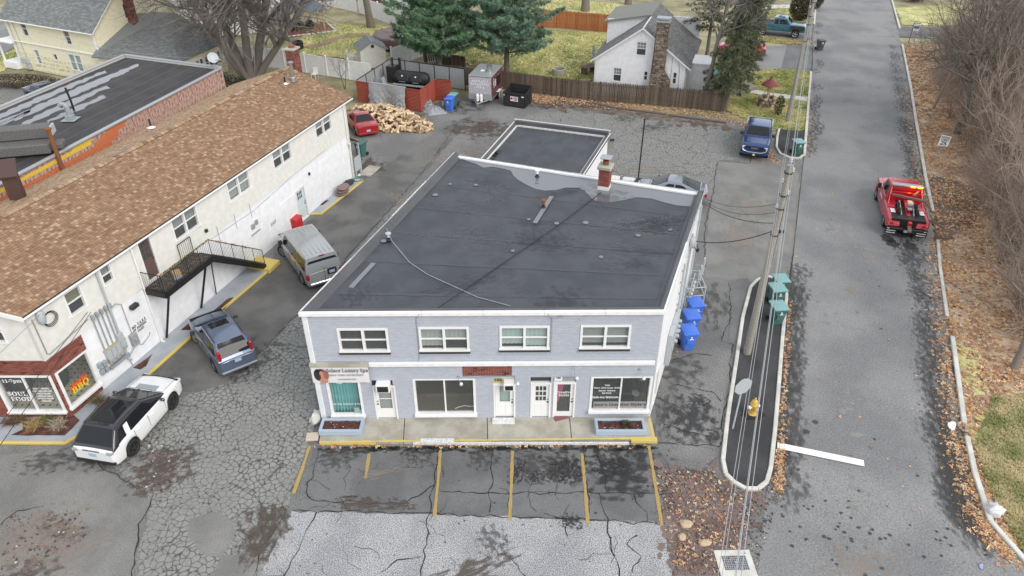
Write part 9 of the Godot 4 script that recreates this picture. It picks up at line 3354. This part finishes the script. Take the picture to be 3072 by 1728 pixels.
	# wishing well lantern
	var wl:=thing("wishing_well","stone garden well with a little red roof on the lawn","garden ornament",V(21.88,0,-60.5))
	for i in 3:
		for k in 12:
			var sb:=MB.new()
			sb.bev(V(cos((k+i*0.5)*TAU/12)*0.6,0.16+i*0.27,sin((k+i*0.5)*TAU/12)*0.6),V(0.3,0.25,0.3),0.06,Basis(UPV,-(k+i*0.5)*TAU/12))
			obj("stone",sb,[M.stone1,M.stone2,M.log0][(k+i) % 3],wl)
	var ps:=MB.new()
	ps.box(V(0,1.2,0),V(0.16,1.5,0.16)); ps.tube([V(-0.5,0.9,0),V(0,1.9,0)],0.04,5); ps.tube([V(0.5,0.9,0),V(0,1.9,0)],0.04,5)
	obj("post",ps,M.log0,wl)
	var wr:=MB.new()
	wr.lathe([P(0.75,1.85),P(0.72,1.92),P(0.3,2.2),P(0.12,2.35),P(0.1,2.45),P(0.05,2.6),P(0,2.8)],8)
	obj("roof",wr,mat("wellroof",0.22,0.05,0.05,0.6),wl)
	var fig:=thing("garden_statue","small white garden statue at the pine trees","statue",V(-6.39,0,-72.91))
	var sb2:=MB.new()
	sb2.lathe([P(0.2,0),P(0.22,0.1),P(0.14,0.4),P(0.18,0.65),P(0.08,0.75),P(0.11,0.88),P(0.08,1.0),P(0,1.03)],12)
	obj("figure",sb2,M.trim,fig)
	var sb3:=MB.new()
	sb3.bev(V(0,0.03,0),V(0.5,0.1,0.5),0.02)
	obj("plinth",sb3,M.concrete,fig)


# ---------- trees ----------
func grow(b: MB,at: Vector3,dir: Vector3,len: float,rad: float,level: int,o: Dictionary) -> void:
	var seg: int=5 if level<=1 else 3
	var pts:=[at]; var rads:=[rad]
	var d:=dir.normalized()
	var wob: float=o.get("wobble",0.22)
	for i in seg:
		d=(d+V(R(wob),R(wob)+o.get("lift",0.08)*(1 if level>0 else 0),R(wob))).normalized()
		pts.append(pts[i]+d*len/seg)
		rads.append(lerpf(rad,rad*o.get("thin",0.45),float(i+1)/seg))
	b.tube(pts,rads,[9,6,5,4,3,3][mini(level,5)],false)
	if level>=o.levels: return
	var n: int=o.kids[level]
	for k in n:
		var t:=rng.randf_range(o.get("from",0.25) if level>0 else o.get("from0",0.4),1.0)
		if k==0: t=1.0
		var i:=mini(int(t*seg),seg-1)
		var p: Vector3=pts[i].lerp(pts[i+1],t*seg-i)
		var a:=rng.randf()*TAU
		var side:=d.cross(V(cos(a),0.3,sin(a))).normalized()
		var nd: Vector3=(d*rng.randf_range(0.5,1.0)+side*o.get("spread",0.8)*rng.randf_range(0.6,1.1)).normalized()
		if k==0: nd=(d+side*0.25).normalized()
		grow(b,p,nd,len*o.get("ratio",0.62)*rng.randf_range(0.75,1.15),lerpf(rad,rad*o.get("thin",0.45),t)*rng.randf_range(0.58,0.8),level+1,o)

func bare_tree(called: String,label: String,at: Vector3,stems: Array,m: Material,o: Dictionary,sd: int,group:="") -> Node3D:
	rng.seed=sd
	var t:=thing(called,label,"tree",at,0.0,group)
	var trunk:=MB.new(); var crown:=MB.new()
	for s in stems:      # [direction,length,radius]
		var pts:=[V(s[0].x*0.1,-0.2,s[0].z*0.1)]; var rads:=[s[2]*1.25]
		var d: Vector3=s[0].normalized()
		for i in 7:
			d=(d+V(R(0.09),0.03,R(0.09))).normalized()
			pts.append(pts[i]+d*s[1]/7.0)
			rads.append(lerpf(s[2],s[2]*0.45,(i+1)/7.0))
		trunk.tube(pts,rads,10,false)
		for k in s[3] if s.size()>3 else 9:
			var q:=rng.randf_range(o.get("low",0.35),1.0)
			if k==0: q=1.0
			var i:=mini(int(q*7),6)
			var p: Vector3=pts[i].lerp(pts[i+1],q*7-i)
			var a:=rng.randf()*TAU
			var dirn:=(d*0.45+V(cos(a),rng.randf_range(0.05,0.6),sin(a))).normalized()
			if k==0: dirn=d
			grow(crown,p,dirn,s[1]*o.get("limb",0.45)*rng.randf_range(0.7,1.1),lerpf(s[2],s[2]*0.45,q)*0.55,1,o)
	obj("trunk",trunk,m,t)
	obj("crown",crown,m,t)
	return t

func needle_clump(n: int,len: float,wid: float,droop:=0.0) -> ArrayMesh:
	var b:=MB.new()
	for i in n:
		var a:=rng.randf()*TAU
		var e:=rng.randf_range(-0.5,0.9)
		var d:=V(cos(a),e,sin(a)).normalized()*len*rng.randf_range(0.6,1.1)+V(0,-droop*len,0)
		var s:=d.cross(V(R(1),R(1),R(1))).normalized()*wid
		b.tri(-s,s,d)
	return b.mesh()

func pine(called: String,label: String,at: Vector3,h: float,clear: float,reach: float,c1: Color,c2: Color,sd: int,o:={}) -> Node3D:
	rng.seed=sd
	var t:=thing(called,label,"tree",at)
	var tr:=MB.new()
	var lean: Vector2=o.get("lean",Vector2.ZERO)
	var pts:=[]; var rads:=[]
	var r0: float=o.get("rad",0.28)
	for i in 11:
		var k:=i/10.0
		pts.append(V(lean.x*k*k+R(0.05),h*k-(0.2 if i==0 else 0.0),lean.y*k*k+R(0.05))); rads.append(lerpf(r0,0.04,k))
	tr.tube(pts,rads,10,false)
	var xs:=[]; var cs:=[]
	var y:=clear
	while y<h*0.985:
		var k:=(y-clear)/(h-clear)
		var n: int=o.get("whorl",5)
		for j in n:
			var a:=TAU*j/n+rng.randf()*1.2
			var len:=reach*(1.0-k*0.85)*rng.randf_range(0.55,1.1)*(0.75 if k<0.06 else 1.0)
			var i:=mini(int(y/h*10),9)
			var p0: Vector3=pts[i].lerp(pts[i+1],y/h*10-i)
			var d:=V(cos(a),o.get("rise",0.22)-o.get("sag",0.0)*(1-k),sin(a)).normalized()
			var bp:=[p0]; var br:=[0.05*(1-k*0.7)]
			for q in 4:
				d=(d+V(R(0.12),0.05-o.get("sag",0.0)*0.12,R(0.12))).normalized()
				bp.append(bp[q]+d*len/4); br.append(lerpf(br[0],0.012,(q+1)/4.0))
			tr.tube(bp,br,4,false)
			var count:=int(len*o.get("dense",9.0))+3
			for q in count:
				var u:=pow(rng.randf(),0.7)
				if u<0.22 and rng.randf()<0.8: continue
				var ii:=mini(int(u*4),3)
				var p: Vector3=bp[ii].lerp(bp[ii+1],u*4-ii)
				var wd: float=o.get("width",0.38)*len*(1.05-u)*0.55+0.16
				var side:=d.cross(UPV).normalized()*R(wd)
				xs.append(Transform3D(Basis(V(R(1),R(1),R(1)).normalized(),rng.randf()*6).scaled(Vector3.ONE*rng.randf_range(0.7,1.3)),p+side+V(0,R(0.16)-absf(side.length())*0.15,0)))
				cs.append(c1.lerp(c2,rng.randf())*rng.randf_range(0.75,1.2))
		y+=o.get("step",0.55)*rng.randf_range(0.8,1.2)
	obj("trunk",tr,o.get("bark",M.bark),t)
	stuff(scatter("crown",needle_clump(o.get("needles",22),o.get("nlen",0.26),o.get("nwid",0.012),o.get("droop",0.0)),M.leaf,xs,cs,t))
	return t

func bush(called: String,label: String,at: Vector3,s: Vector3,c1: Color,c2: Color,n: int,sd: int,leaf:=0.07) -> Node3D:
	rng.seed=sd
	var t:=thing(called,label,"shrub",at)
	var st:=MB.new()
	for i in 9:
		var d:=V(R(1)*s.x,s.y*rng.randf_range(0.8,1.4),R(1)*s.z)
		st.tube([Vector3.ZERO,d*0.5+V(R(0.1),0,R(0.1)),d],[0.03,0.02,0.006],4,false)
	obj("stem",st,M.twig,t)
	var xs:=[]; var cs:=[]
	for i in n:
		var d:=V(rng.randfn(),rng.randfn(),rng.randfn()).normalized()*pow(rng.randf(),0.25)
		xs.append(Transform3D(Basis(V(R(1),R(1),R(1)).normalized(),rng.randf()*6).scaled(Vector3.ONE*rng.randf_range(0.7,1.3)),V(0,s.y,0)+d*s))
		cs.append(c1.lerp(c2,rng.randf())*rng.randf_range(0.7,1.2))
	stuff(scatter("foliage",needle_clump(8,leaf*1.6,leaf*0.3),M.leaf,xs,cs,t))
	return t

func trees() -> void:
	# the big many-stemmed bare tree
	bare_tree("bare_tree","huge many-stemmed bare tree behind the restaurant roof",V(-24.2,0,-66.5),[
		[V(-0.75,1,0.1),9.5,0.36,13],[V(-0.35,1,-0.2),12,0.4,13],[V(0.05,1,0.15),13,0.42,13],[V(0.4,1,-0.1),13,0.45,14],[V(0.75,1,0.1),11,0.36,13],[V(-0.15,1,0.5),9,0.26,10]],
		M.greybark,{"levels": 4,"kids": [0,7,6,4,0],"ratio": 0.62,"limb": 0.5,"spread": 0.85,"lift": 0.05,"low": 0.42},501)
	bare_tree("bare_tree","straight dark trunk rising behind the covered pool",V(-16.4,0,-87.0),[[V(-0.05,1,0),14,0.42,8]],M.bark,{"levels": 3,"kids": [0,4,4,2],"low": 0.7},502)
	bare_tree("bare_tree","thick bare trunk beyond the orange fence",V(9.22,0,-95.36),[[V(0.05,1,0),14,0.5,6]],M.bark,{"levels": 2,"kids": [0,4,3],"low": 0.8},503)
	bare_tree("bare_tree","second bare trunk beyond the orange fence, farther right",V(15.19,0,-99.06),[[V(0.02,1,0),13,0.42,6]],M.bark,{"levels": 2,"kids": [0,4,3],"low": 0.8},504)
	# white pines in the middle
	pine("pine_tree","tall green pine nearest the food trailer",V(-0.5,0,-69.8),16.5,1.9,6.4,Color(0.07,0.15,0.09),Color(0.28,0.42,0.3),510,{"dense": 15.0,"whorl": 7,"step": 0.42,"nlen": 0.34,"needles": 26,"nwid": 0.016,"width": 0.5})
	pine("pine_tree","tall green pine behind the smoker yard",V(-7.0,0,-69.6),15.5,1.9,6.0,Color(0.06,0.14,0.075),Color(0.22,0.36,0.2),511,{"dense": 15.0,"whorl": 7,"step": 0.42,"nlen": 0.34,"needles": 26,"nwid": 0.016,"width": 0.5})
	# dark evergreens beside the white house
	pine("hemlock_tree","dark leaning evergreen at the end of the wooden fence",V(18.1,0,-59.6),12.5,2.2,3.0,Color(0.06,0.085,0.04),Color(0.22,0.24,0.13),512,{"dense": 19.0,"whorl": 6,"step": 0.34,"nlen": 0.22,"needles": 22,"nwid": 0.013,"sag": 0.5,"rise": 0.12,"lean": P(2.6,-2.2),"rad": 0.22,"bark": M.greybark,"droop": 0.4,"width": 0.45})
	pine("hemlock_tree","second dark evergreen farther back by the red SUV",V(20.0,0,-64.0),12.0,3.2,2.7,Color(0.06,0.085,0.04),Color(0.22,0.24,0.13),513,{"dense": 17.0,"whorl": 5,"step": 0.4,"nlen": 0.22,"needles": 22,"nwid": 0.013,"sag": 0.5,"rise": 0.1,"rad": 0.2,"bark": M.greybark,"droop": 0.4})
	bare_tree("bare_tree","pale barked bare tree in front of the white house",V(16.2,0,-60.4),[[V(0.12,1,-0.05),9.5,0.22,14]],M.greybark,{"levels": 4,"kids": [0,5,5,3,0],"low": 0.55,"limb": 0.42},505)
	pine("hemlock_tree","dark evergreen crown above the white house roof",V(18.5,0,-69.5),11.5,4.5,3.2,Color(0.022,0.04,0.018),Color(0.07,0.09,0.04),514,{"dense": 13.0,"whorl": 5,"step": 0.45,"nlen": 0.22,"needles": 20,"nwid": 0.013,"sag": 0.4,"rad": 0.2,"bark": M.greybark})
	# clipped shrubs
	bush("clipped_hedge","tall clipped brown-green hedge beside the teal pickup",V(34.6,0,-90.25),V(1.5,1.6,1.3),Color(0.035,0.04,0.018),Color(0.11,0.085,0.045),2600,520,0.09)
	bush("clipped_hedge","smaller clipped hedge at the top of the lawn by the street",V(38.31,0,-96.08),V(1.1,1.3,1.1),Color(0.035,0.04,0.018),Color(0.11,0.085,0.045),1500,521,0.09)
	bush("evergreen_shrub","small dark conical evergreen on the lawn beside the blue pickup",V(22.22,0,-58.32),V(0.4,0.85,0.4),Color(0.02,0.05,0.015),Color(0.07,0.11,0.04),500,522,0.06)
	bush("evergreen_shrub","dark evergreen shrub behind the mural building",V(-24.0,0,-60.0),V(2.6,1.4,1.6),Color(0.012,0.022,0.012),Color(0.045,0.06,0.035),1800,523,0.09)
	bush("evergreen_shrub","dark green shrub at the top right across the street",V(53.11,0,-100.61),V(2.2,1.0,1.2),Color(0.015,0.03,0.01),Color(0.05,0.08,0.03),900,524,0.1)
	bush("hedge","low brown bare hedge in front of the dark blue sedan",V(-45.2,0,-65.46),V(4.0,0.6,0.9),Color(0.06,0.045,0.03),Color(0.14,0.11,0.08),2200,525,0.07)
	for i in 6:
		var p: Vector3=[V(-20.59,0,-22.07),V(-19.81,0,-21.73),V(-19.39,0,-22.13),V(-18.8,0,-21.73),V(-17.83,0,-23.24),V(-20.82,0,-21.93)][i]
		var k: Array=[[Color(0.14,0.1,0.05),Color(0.28,0.2,0.1)],[Color(0.34,0.24,0.1),Color(0.5,0.38,0.18)],[Color(0.15,0.15,0.06),Color(0.25,0.22,0.1)],[Color(0.34,0.29,0.21),Color(0.5,0.43,0.33)],[Color(0.12,0.1,0.05),Color(0.24,0.19,0.1)],[Color(0.1,0.06,0.04),Color(0.2,0.12,0.08)]][i]
		rng.seed=530+i
		var t:=thing("dry_shrub",["low brown dry shrub at the left of the brick bed","golden dry grass tuft in the middle of the brick bed","olive dry shrub behind the golden tuft in the brick bed","pale straw grass tuft spilling over the brick bed edge","low dry shrub in the bed beside the white SUV","dark twiggy shrub at the left edge of the brick bed"][i],"shrub",p+V(0,0.1,0))
		var b:=MB.new()
		for j in 260:
			var a:=rng.randf()*TAU
			var d:=V(cos(a)*rng.randf(),rng.randf_range(0.15,0.8),sin(a)*rng.randf()).normalized()*rng.randf_range(0.25,0.62)
			var q:=V(R(0.18),0,R(0.12))
			b.col=k[0].lerp(k[1],rng.randf())
			var s:=d.cross(V(R(1),R(1),R(1))).normalized()*0.012
			b.tri(q-s,q+s,q+d*0.6); b.tri(q+d*0.55-s,q+d*0.55+s,q+d+V(0,-0.12,0))
		obj("blades",b,M.tinted,t)
	# thin saplings by the white vinyl fence
	bare_tree("sapling","thin bare sapling in front of the white vinyl fence",V(-15.3,0,-65.2),[[V(-0.2,1,0),3.2,0.05,8],[V(0.25,1,0.1),3.0,0.045,7]],M.greybark,{"levels": 3,"kids": [0,4,3,2],"limb": 0.5,"low": 0.3},506)
	bare_tree("sapling","pale bare sapling beside the satellite dish",V(-20.2,0,-54.5),[[V(0.05,1,0),8.0,0.07,8]],M.greybark,{"levels": 3,"kids": [0,4,3,2],"limb": 0.25,"low": 0.4},507)


func thicket() -> void:
	rng.seed=77
	# the wooded bank: leaf litter,brush and bare trees
	var bank:=pl([18.3,-12,17.5,-15,17.3,-17.2,18.4,-20.8,21.4,-27.9,25.8,-38.5,28.8,-46.2,36.6,-65.4,42.6,-80,60,-80,75,-60,60,-14,40,-8,24,-8])
	patch("leaf_bank",bank,-0.01,M.litter,0.1)
	patch("verge",pl([18.65,-20.14,19.48,-20.78,21.09,-21.45,20.95,-19.52,18.31,-15.26,17.63,-15.57,17.66,-16.72,18.08,-18.53]),0.004,M.lawn,0.3)
	patch("verge",pl([18.63,-21.00,19.40,-22.14,21.05,-23.61,21.95,-23.36,21.23,-21.68,19.44,-21.00]),0.002,M.lawn,0.3)
	patch("verge",pl([21.01,-26.94,21.70,-27.56,22.01,-26.35,20.99,-24.13,20.01,-23.61]),0.002,M.lawn,0.3)
	patch("verge",pl([49.05,-96.84,46.15,-88.35,52.81,-87.61,58.75,-99.07]),0.0,M.lawn,0.2)
	# fallen leaves
	var lf:=MB.new()
	for k in [[0.0,1.0],[2.1,0.8],[4.2,0.9]]:
		var d: Vector3=V(cos(k[0]),0.12,sin(k[0]))*0.075*k[1]
		var s:=V(-sin(k[0]),0,cos(k[0]))*0.028
		lf.tri(Vector3.ZERO,d*0.5+s,d); lf.tri(Vector3.ZERO,d,d*0.5-s)
	var xs:=[]; var cs:=[]
	var pal:=[Color(0.42,0.22,0.09),Color(0.34,0.16,0.065),Color(0.5,0.31,0.15),Color(0.26,0.125,0.06),Color(0.45,0.35,0.23),Color(0.2,0.11,0.07),Color(0.38,0.28,0.2)]
	var nz:=noise(0.16,3,6)
	var add:=func(q: Vector2,y: float,sc: float):
		xs.append(Transform3D((Basis(UPV,rng.randf()*TAU)*Basis(Vector3.RIGHT,R(0.7))).scaled(Vector3.ONE*sc*rng.randf_range(0.7,1.4)),V(q.x,y+rng.randf()*0.03,q.y)))
		cs.append(pal[rng.randi() % pal.size()]*rng.randf_range(1.1,1.75))
	var near:=pl([17.5,-15,17.3,-17.2,18.4,-20.8,21.4,-27.9,25.8,-38.5,28.8,-46.2,34,-58,44,-58,38,-40,30,-24,24,-12])
	for q in inside(near,52000):
		var dens:=0.62+nz.get_noise_2dv(q*1.6)*0.9
		if q.y>-21.5 and q.x>19.0+(q.y+21.5)*-0.1: dens-=0.42
		if rng.randf()<dens: add.call(q,0.005,1.15)
	for q in inside(pl([34,-58,28.8,-46.2,36.6,-65.4,42.6,-80,56,-78,44,-58]),9000): add.call(q,0.0,1.7)
	# leaves gathered in the gutters,at the back fence and in corners
	for e in [[pl([17.2,-15.5,17.0,-17.3,18.0,-20.8,21.0,-27.9,25.2,-37.5]),0.3,2600],[pl([10.0,-18.3,10.9,-20.8,14.5,-31.0]),0.09,700],[pl([26.4,-41,28.3,-46.2,36.2,-65.4]),0.25,900],[pl([1.5,-62.6,6,-61.3,11,-60.3,17.5,-58.4]),0.55,2600],[pl([1.0,-62.8,3.5,-62.2]),0.9,900],[pl([17.2,-58.2,20.6,-54.5]),0.5,500],[pl([19.2,-48.6,18.7,-53]),0.25,400],[pl([7.5,-27,8.2,-28.6]),0.25,220],[pl([-8,-20.7,5.6,-20.75]),0.06,160],[pl([9.0,-18.6,9.6,-19.6]),0.3,60],[pl([22,-50,28.5,-69]),0.2,320]]:
		var p: PackedVector2Array=e[0]
		for i in e[2]:
			var k:=rng.randi() % (p.size()-1)
			add.call(p[k].lerp(p[k+1],rng.randf())+P(rng.randfn(0,e[1]),rng.randfn(0,e[1])),0.012,1.0)
	for q in inside(pl([33.11,-88.72,44.90,-88.72,15.50,-15.57,9.20,-15.57]),140): add.call(q,0.012,1.0)
	for q in inside(pl([5.58,-19.32,7.93,-19.52,9.00,-17.78,7.27,-14.95,5.39,-14.95]),420): add.call(q,0.02,0.9)
	var lo:=scatter("fallen_leaves",lf.mesh(),M.leaf,xs,cs)
	stuff(lo)
	tag(lo,"dry brown fallen leaves along the street bank and lot edges","leaves")
	# pebbles and crumbs in the dirt and along the lot
	var pb:=MB.new()
	pb.blob(Vector3.ZERO,V(0.03,0.02,0.025),0.3,3,6,4)
	xs=[]; cs=[]
	for e in [[pl([5.65,-19.32,6.40,-19.62,7.75,-19.42,9.02,-17.88,7.69,-15.57,7.10,-14.82,5.36,-14.82,5.79,-16.72]),5200,0.62],[pl([8.21,-18.15,9.95,-19.52,9.99,-18.15,8.17,-14.82,7.23,-14.82]),900,0.8],[pl([8.60,-20.35,10.69,-21.22,9.61,-18.63,8.53,-18.82]),500,0.7],[pl([-18.33,-17.25,-15.81,-17.42,-14.96,-16.55,-16.38,-14.82,-17.18,-14.82]),500,1.0],[pl([-9.42,-20.67,6.44,-20.67,5.36,-14.82,-8.51,-14.82]),300,0.7],[pl([-15.17,-21.00,-13.39,-21.00,-12.83,-18.34,-14.18,-18.34]),300,1.0]]:
		for q in inside(e[0],e[1]):
			xs.append(Transform3D(Basis(V(R(1),R(1),R(1)).normalized(),rng.randf()*6).scaled(Vector3.ONE*e[2]*(0.35+pow(rng.randf(),4)*1.8)),V(q.x,0.022 if q.x<9 else 0.07*0+0.03,q.y)))
			var k:=rng.randf()
			cs.append(Color(0.07,0.05,0.045) if k<0.4 else (Color(0.2,0.13,0.115) if k<0.94 else Color(0.5,0.46,0.42)))
	var po:=scatter("gravel",pb.mesh(),M.tinted,xs,cs)
	stuff(po)
	tag(po,"loose gravel and crumbs on the dirt strip and worn asphalt","gravel")
	# brush: clumps of thin bare stems
	rng.seed=91
	var variants:=[]
	for v in 3:
		var b:=MB.new()
		for s in 9:
			var a:=rng.randf()*TAU
			grow(b,V(R(0.25),-0.05,R(0.25)),V(cos(a)*0.5,1,sin(a)*0.5),rng.randf_range(1.2,2.1),0.024,1,{"levels": 3,"kids": [0,8,5,0,0],"ratio": 0.6,"spread": 0.9,"lift": 0.02,"thin": 0.6})
		variants.append(b.mesh())
	rng.seed=92
	var spots:=[]
	var tries:=0
	while spots.size()<170 and tries<5000:
		tries+=1
		var q: Vector2=inside(pl([25.0,-29,30.5,-42,32,-48,38.8,-64,45,-76,56,-76,50,-56,40,-38,31,-26,25.5,-22]),1)[0]
		var ok:=true
		for s in spots:
			if s.distance_to(q)<0.8: ok=false
		if ok: spots.append(q)
	for i in spots.size():
		var q: Vector2=spots[i]
		var t:=thing("brush","bare brown brush growing on the leafy bank beside the street","brush",V(q.x,0,q.y),rng.randf()*TAU,"bare brush on the bank")
		var sc:=rng.randf_range(0.9,1.6)
		t.scale=V(sc,sc*rng.randf_range(0.9,1.3),sc)
		put("stems",variants[i % 3],M.twig,t)
	# saplings and trees standing in the brush
	var kinds:=[]
	for v in 3:
		var n:=bare_tree("thicket_tree","slender bare tree standing in the brush across the street",V(0,0,0),[[V(R(0.15),1,R(0.15)),6.5+v,0.1+v*0.02,16]],M.twig,{"levels": 3,"kids": [0,6,5,0],"thin": 0.55,"limb": 0.36,"low": 0.2,"ratio": 0.6,"lift": 0.1,"spread": 0.7},600+v,"slender bare trees in the thicket")
		kinds.append(n)
	rng.seed=95
	var at:=[P(30.6,-40.5),P(27.6,-33),P(33,-47),P(36,-52),P(35,-45),P(38.5,-58),P(33,-38),P(37,-48),P(42,-60),P(41,-66),P(46,-66),P(40,-52),P(44,-56),P(30.5,-35),P(29.2,-29.5),P(46,-72),P(50,-68),P(32.5,-31.5),P(36,-60),P(44,-74),P(35.5,-41.5),P(39,-45)]
	for i in at.size():
		var n: Node3D=kinds[i] if i<3 else dup(kinds[i % 3],Vector3.ZERO,0.0)
		n.position=V(at[i].x,0,at[i].y); n.rotation.y=rng.randf()*TAU
		var sc:=rng.randf_range(0.75,1.2)
		n.scale=V(sc,sc,sc)
	bare_tree("bare_tree","large forked bare tree on the bank behind the speed limit sign",V(35.11,0,-54.25),[[V(-0.08,1,0),10,0.22,15],[V(0.22,1,-0.05),10.5,0.24,15],[V(0.5,1,0.1),9,0.14,12]],M.bark,{"levels": 4,"kids": [0,6,6,4,0],"limb": 0.42,"low": 0.25,"ratio": 0.62,"lift": 0.03},610)
	bare_tree("bare_tree","dark leaning bare tree at the right edge of the picture",V(22.97,0,-25.47),[[V(0.28,1,-0.35),8,0.16,10]],M.bark,{"levels": 4,"kids": [0,5,4,3,0],"limb": 0.4,"low": 0.3},611)


func lawns() -> void:
	rng.seed=31
	var areas:=[
		["back_lawn",pl([-6.81,-74.18,-4.67,-80.11,2.40,-86.51,11.73,-84.23,8.59,-74.18,7.59,-67.75,7.09,-67.16,3.86,-68.35,-0.70,-70.21]),9000,0],
		["street_lawn",pl([19.09,-63.78,20.96,-67.16,23.94,-70.46,26.24,-70.97,29.13,-70.21,26.30,-62.71,23.19,-63.99,20.34,-65.88]),4200,1],
		["street_lawn",pl([20.03,-64.65,22.88,-62.92,25.88,-61.57,23.25,-54.70,21.36,-55.13,21.19,-55.38,19.42,-57.33,18.02,-59.68,18.58,-62.71]),4200,1],
		["street_lawn",pl([27.73,-88.35,31.81,-89.10,35.85,-88.72,38.82,-96.40,29.89,-95.97]),1500,1],
		["street_lawn",pl([26.75,-84.40,29.74,-82.37,32.90,-80.74,32.65,-79.79,30.07,-79.95,26.02,-81.71]),1200,2],
		["pool_lawn",pl([-23.77,-76.32,-23.61,-83.37,-23.02,-88.72,-18.23,-88.35,-12.88,-86.88,-11.34,-81.71,-13.09,-75.59,-15.72,-74.18,-20.08,-75.59,-21.56,-74.88]),4200,0],
		["front_lawn",pl([-55.22,-75.83,-53.15,-75.83,-52.84,-78.95,-49.88,-74.64,-49.81,-70.17,-51.44,-69.64]),600,0],
		["front_lawn",pl([-64.26,-90.58,-63.32,-93.09,-60.70,-91.40,-60.56,-89.77,-62.32,-87.41]),500,0],
		["far_lawn",pl([1.98,-88.72,9.78,-86.51,13.31,-92.63,17.91,-96.84,6.06,-103.82,0.61,-96.84]),1800,2]]
	var tuft:=MB.new()
	for i in 7:
		var a:=rng.randf()*TAU
		var d:=V(cos(a)*0.06,rng.randf_range(0.05,0.1),sin(a)*0.06)
		var s:=V(-sin(a),0,cos(a))*0.012
		tuft.tri(-s,s,d)
	var tm:=tuft.mesh()
	var nz:=noise(0.25,3,16)
	for e in areas:
		patch(e[0],e[1],-0.005 if e[0]!="far_lawn" else -0.02,M.lawn,0.15)
		var xs:=[]; var cs:=[]
		for q in inside(e[1],e[2]):
			xs.append(Transform3D(Basis(UPV,rng.randf()*TAU).scaled(Vector3.ONE*rng.randf_range(1.0,2.0)),V(q.x,-0.005,q.y)))
			var k:=clampf(0.5+nz.get_noise_2dv(q)*1.1+R(0.3),0,1)
			var c:=Color(0.27,0.33,0.09).lerp(Color(0.68,0.6,0.3),k)
			if e[3]==2 and rng.randf()<0.55: c=Color(0.42,0.3,0.16)
			cs.append(c*rng.randf_range(0.8,1.2))
		var o:=scatter("grass",tm,M.leaf,xs,cs)
		stuff(o)
		tag(o,{"back_lawn": "yellow-green winter grass behind the wooden fence","street_lawn": "winter grass in the front gardens beside the street","pool_lawn": "green grass round the covered pool","front_lawn": "grass in front of the cream house","far_lawn": "dull grass beyond the orange fence"}[e[0]],"grass")
	# verge grass across the street
	var xs2:=[]; var cs2:=[]
	for q in inside(pl([18.68,-20.78,21.05,-23.61,22.52,-23.87,20.95,-19.52,18.12,-14.95,17.63,-15.57,17.92,-17.97]),9000):
		var k:=clampf(0.5+nz.get_noise_2dv(q*2.0)*1.2+R(0.3),0,1)
		xs2.append(Transform3D(Basis(UPV,rng.randf()*TAU).scaled(Vector3.ONE*rng.randf_range(0.8,1.4)),V(q.x,0.002,q.y)))
		cs2.append(Color(0.25,0.29,0.09).lerp(Color(0.68,0.58,0.34),k)*rng.randf_range(0.8,1.2))
	var vo:=scatter("grass",tm,M.leaf,xs2,cs2)
	stuff(vo)
	tag(vo,"patchy dry grass on the bank at the lower right","grass")


func wire(label: String,a: Vector3,b: Vector3,sag: float,r: float,m: Material) -> void:
	var t:=MB.new()
	var pts:=[]
	for i in 25:
		var k:=i/24.0
		pts.append(a.lerp(b,k)+V(0,-4.0*sag*k*(1-k),0))
	t.tube(pts,r,6)
	tag(obj("overhead_wire",t,m),label,"wire","overhead wires")


func wires() -> void:
	var P:=V(11.07,0,-26.63); var Q:=V(22.58,0,-56.91); var N:=V(-1.0,0,5.5)
	var silver:=mat("wiresilver",0.4,0.41,0.42,0.5,0.2)
	var i:=0
	for e in [[0.0,9.75,0.006],[0.17,9.3,0.008],[-0.17,8.85,0.006],[0.17,8.3,0.012],[-0.17,7.7,0.008]]:
		var off:=V(e[0],e[1],0)
		wire("overhead wire from the island pole towards the viewer, %s from the top" % ["first","second","third","fourth","fifth"][i],P+off,N+off,0.25+i*0.05,e[2],silver)
		wire("overhead wire between the two utility poles, %s from the top" % ["first","second","third","fourth","fifth"][i],P+off,Q+off,0.35+i*0.08,e[2],silver)
		wire("overhead wire beyond the far pole along the street, %s from the top" % ["first","second","third","fourth","fifth"][i],Q+off,Q+V(16,0,-42)+off,0.4,e[2],silver)
		i+=1
	# service drops to the shop
	var wh:=wallframe(P(5.78,-22.29),P(9.49,-32.44))
	wire("black service wire from the island pole to the weatherhead on the shop wall",P+V(-0.15,6.6,0),wh*V(6.9,4.95,0.3),0.25,0.02,M.black)
	wire("upper thin black wire from the pole to the back corner of the shop",P+V(-0.15,7.9,0),wh*V(10.6,5.35,0.1),0.3,0.011,M.black)
	wire("middle thin black wire from the pole to the back corner of the shop",P+V(-0.15,7.5,0),wh*V(10.6,5.2,0.1),0.35,0.011,M.black)
	wire("lower thick black wire from the pole to the back corner of the shop",P+V(-0.15,7.0,0),wh*V(10.6,5.1,0.1),0.3,0.018,M.black)
	# drops to the restaurant
	var rw:=wallframe(P(-18.53,-22.29),P(-11.0,-46.04))
	wire("thin wire from the restaurant corner down past the soul food window",rw*V(0.5,5.2,0.2),V(-17.5,8.2,4.0),0.3,0.012,M.galv)
	wire("thin dark wire from the meter heads of the restaurant",rw*V(2.3,4.0,0.2),V(-13.5,8.2,4.0),0.3,0.012,M.dark)
	wire("second thin dark wire from the meter heads of the restaurant",rw*V(2.45,3.9,0.2),V(-12.2,8.2,4.0),0.35,0.012,M.dark)
	# wires by the cream house
	wire("thin grey wire crossing in front of the cream house",V(-45.5,5.0,-68),V(-22,6.5,-52),0.6,0.012,M.galv)
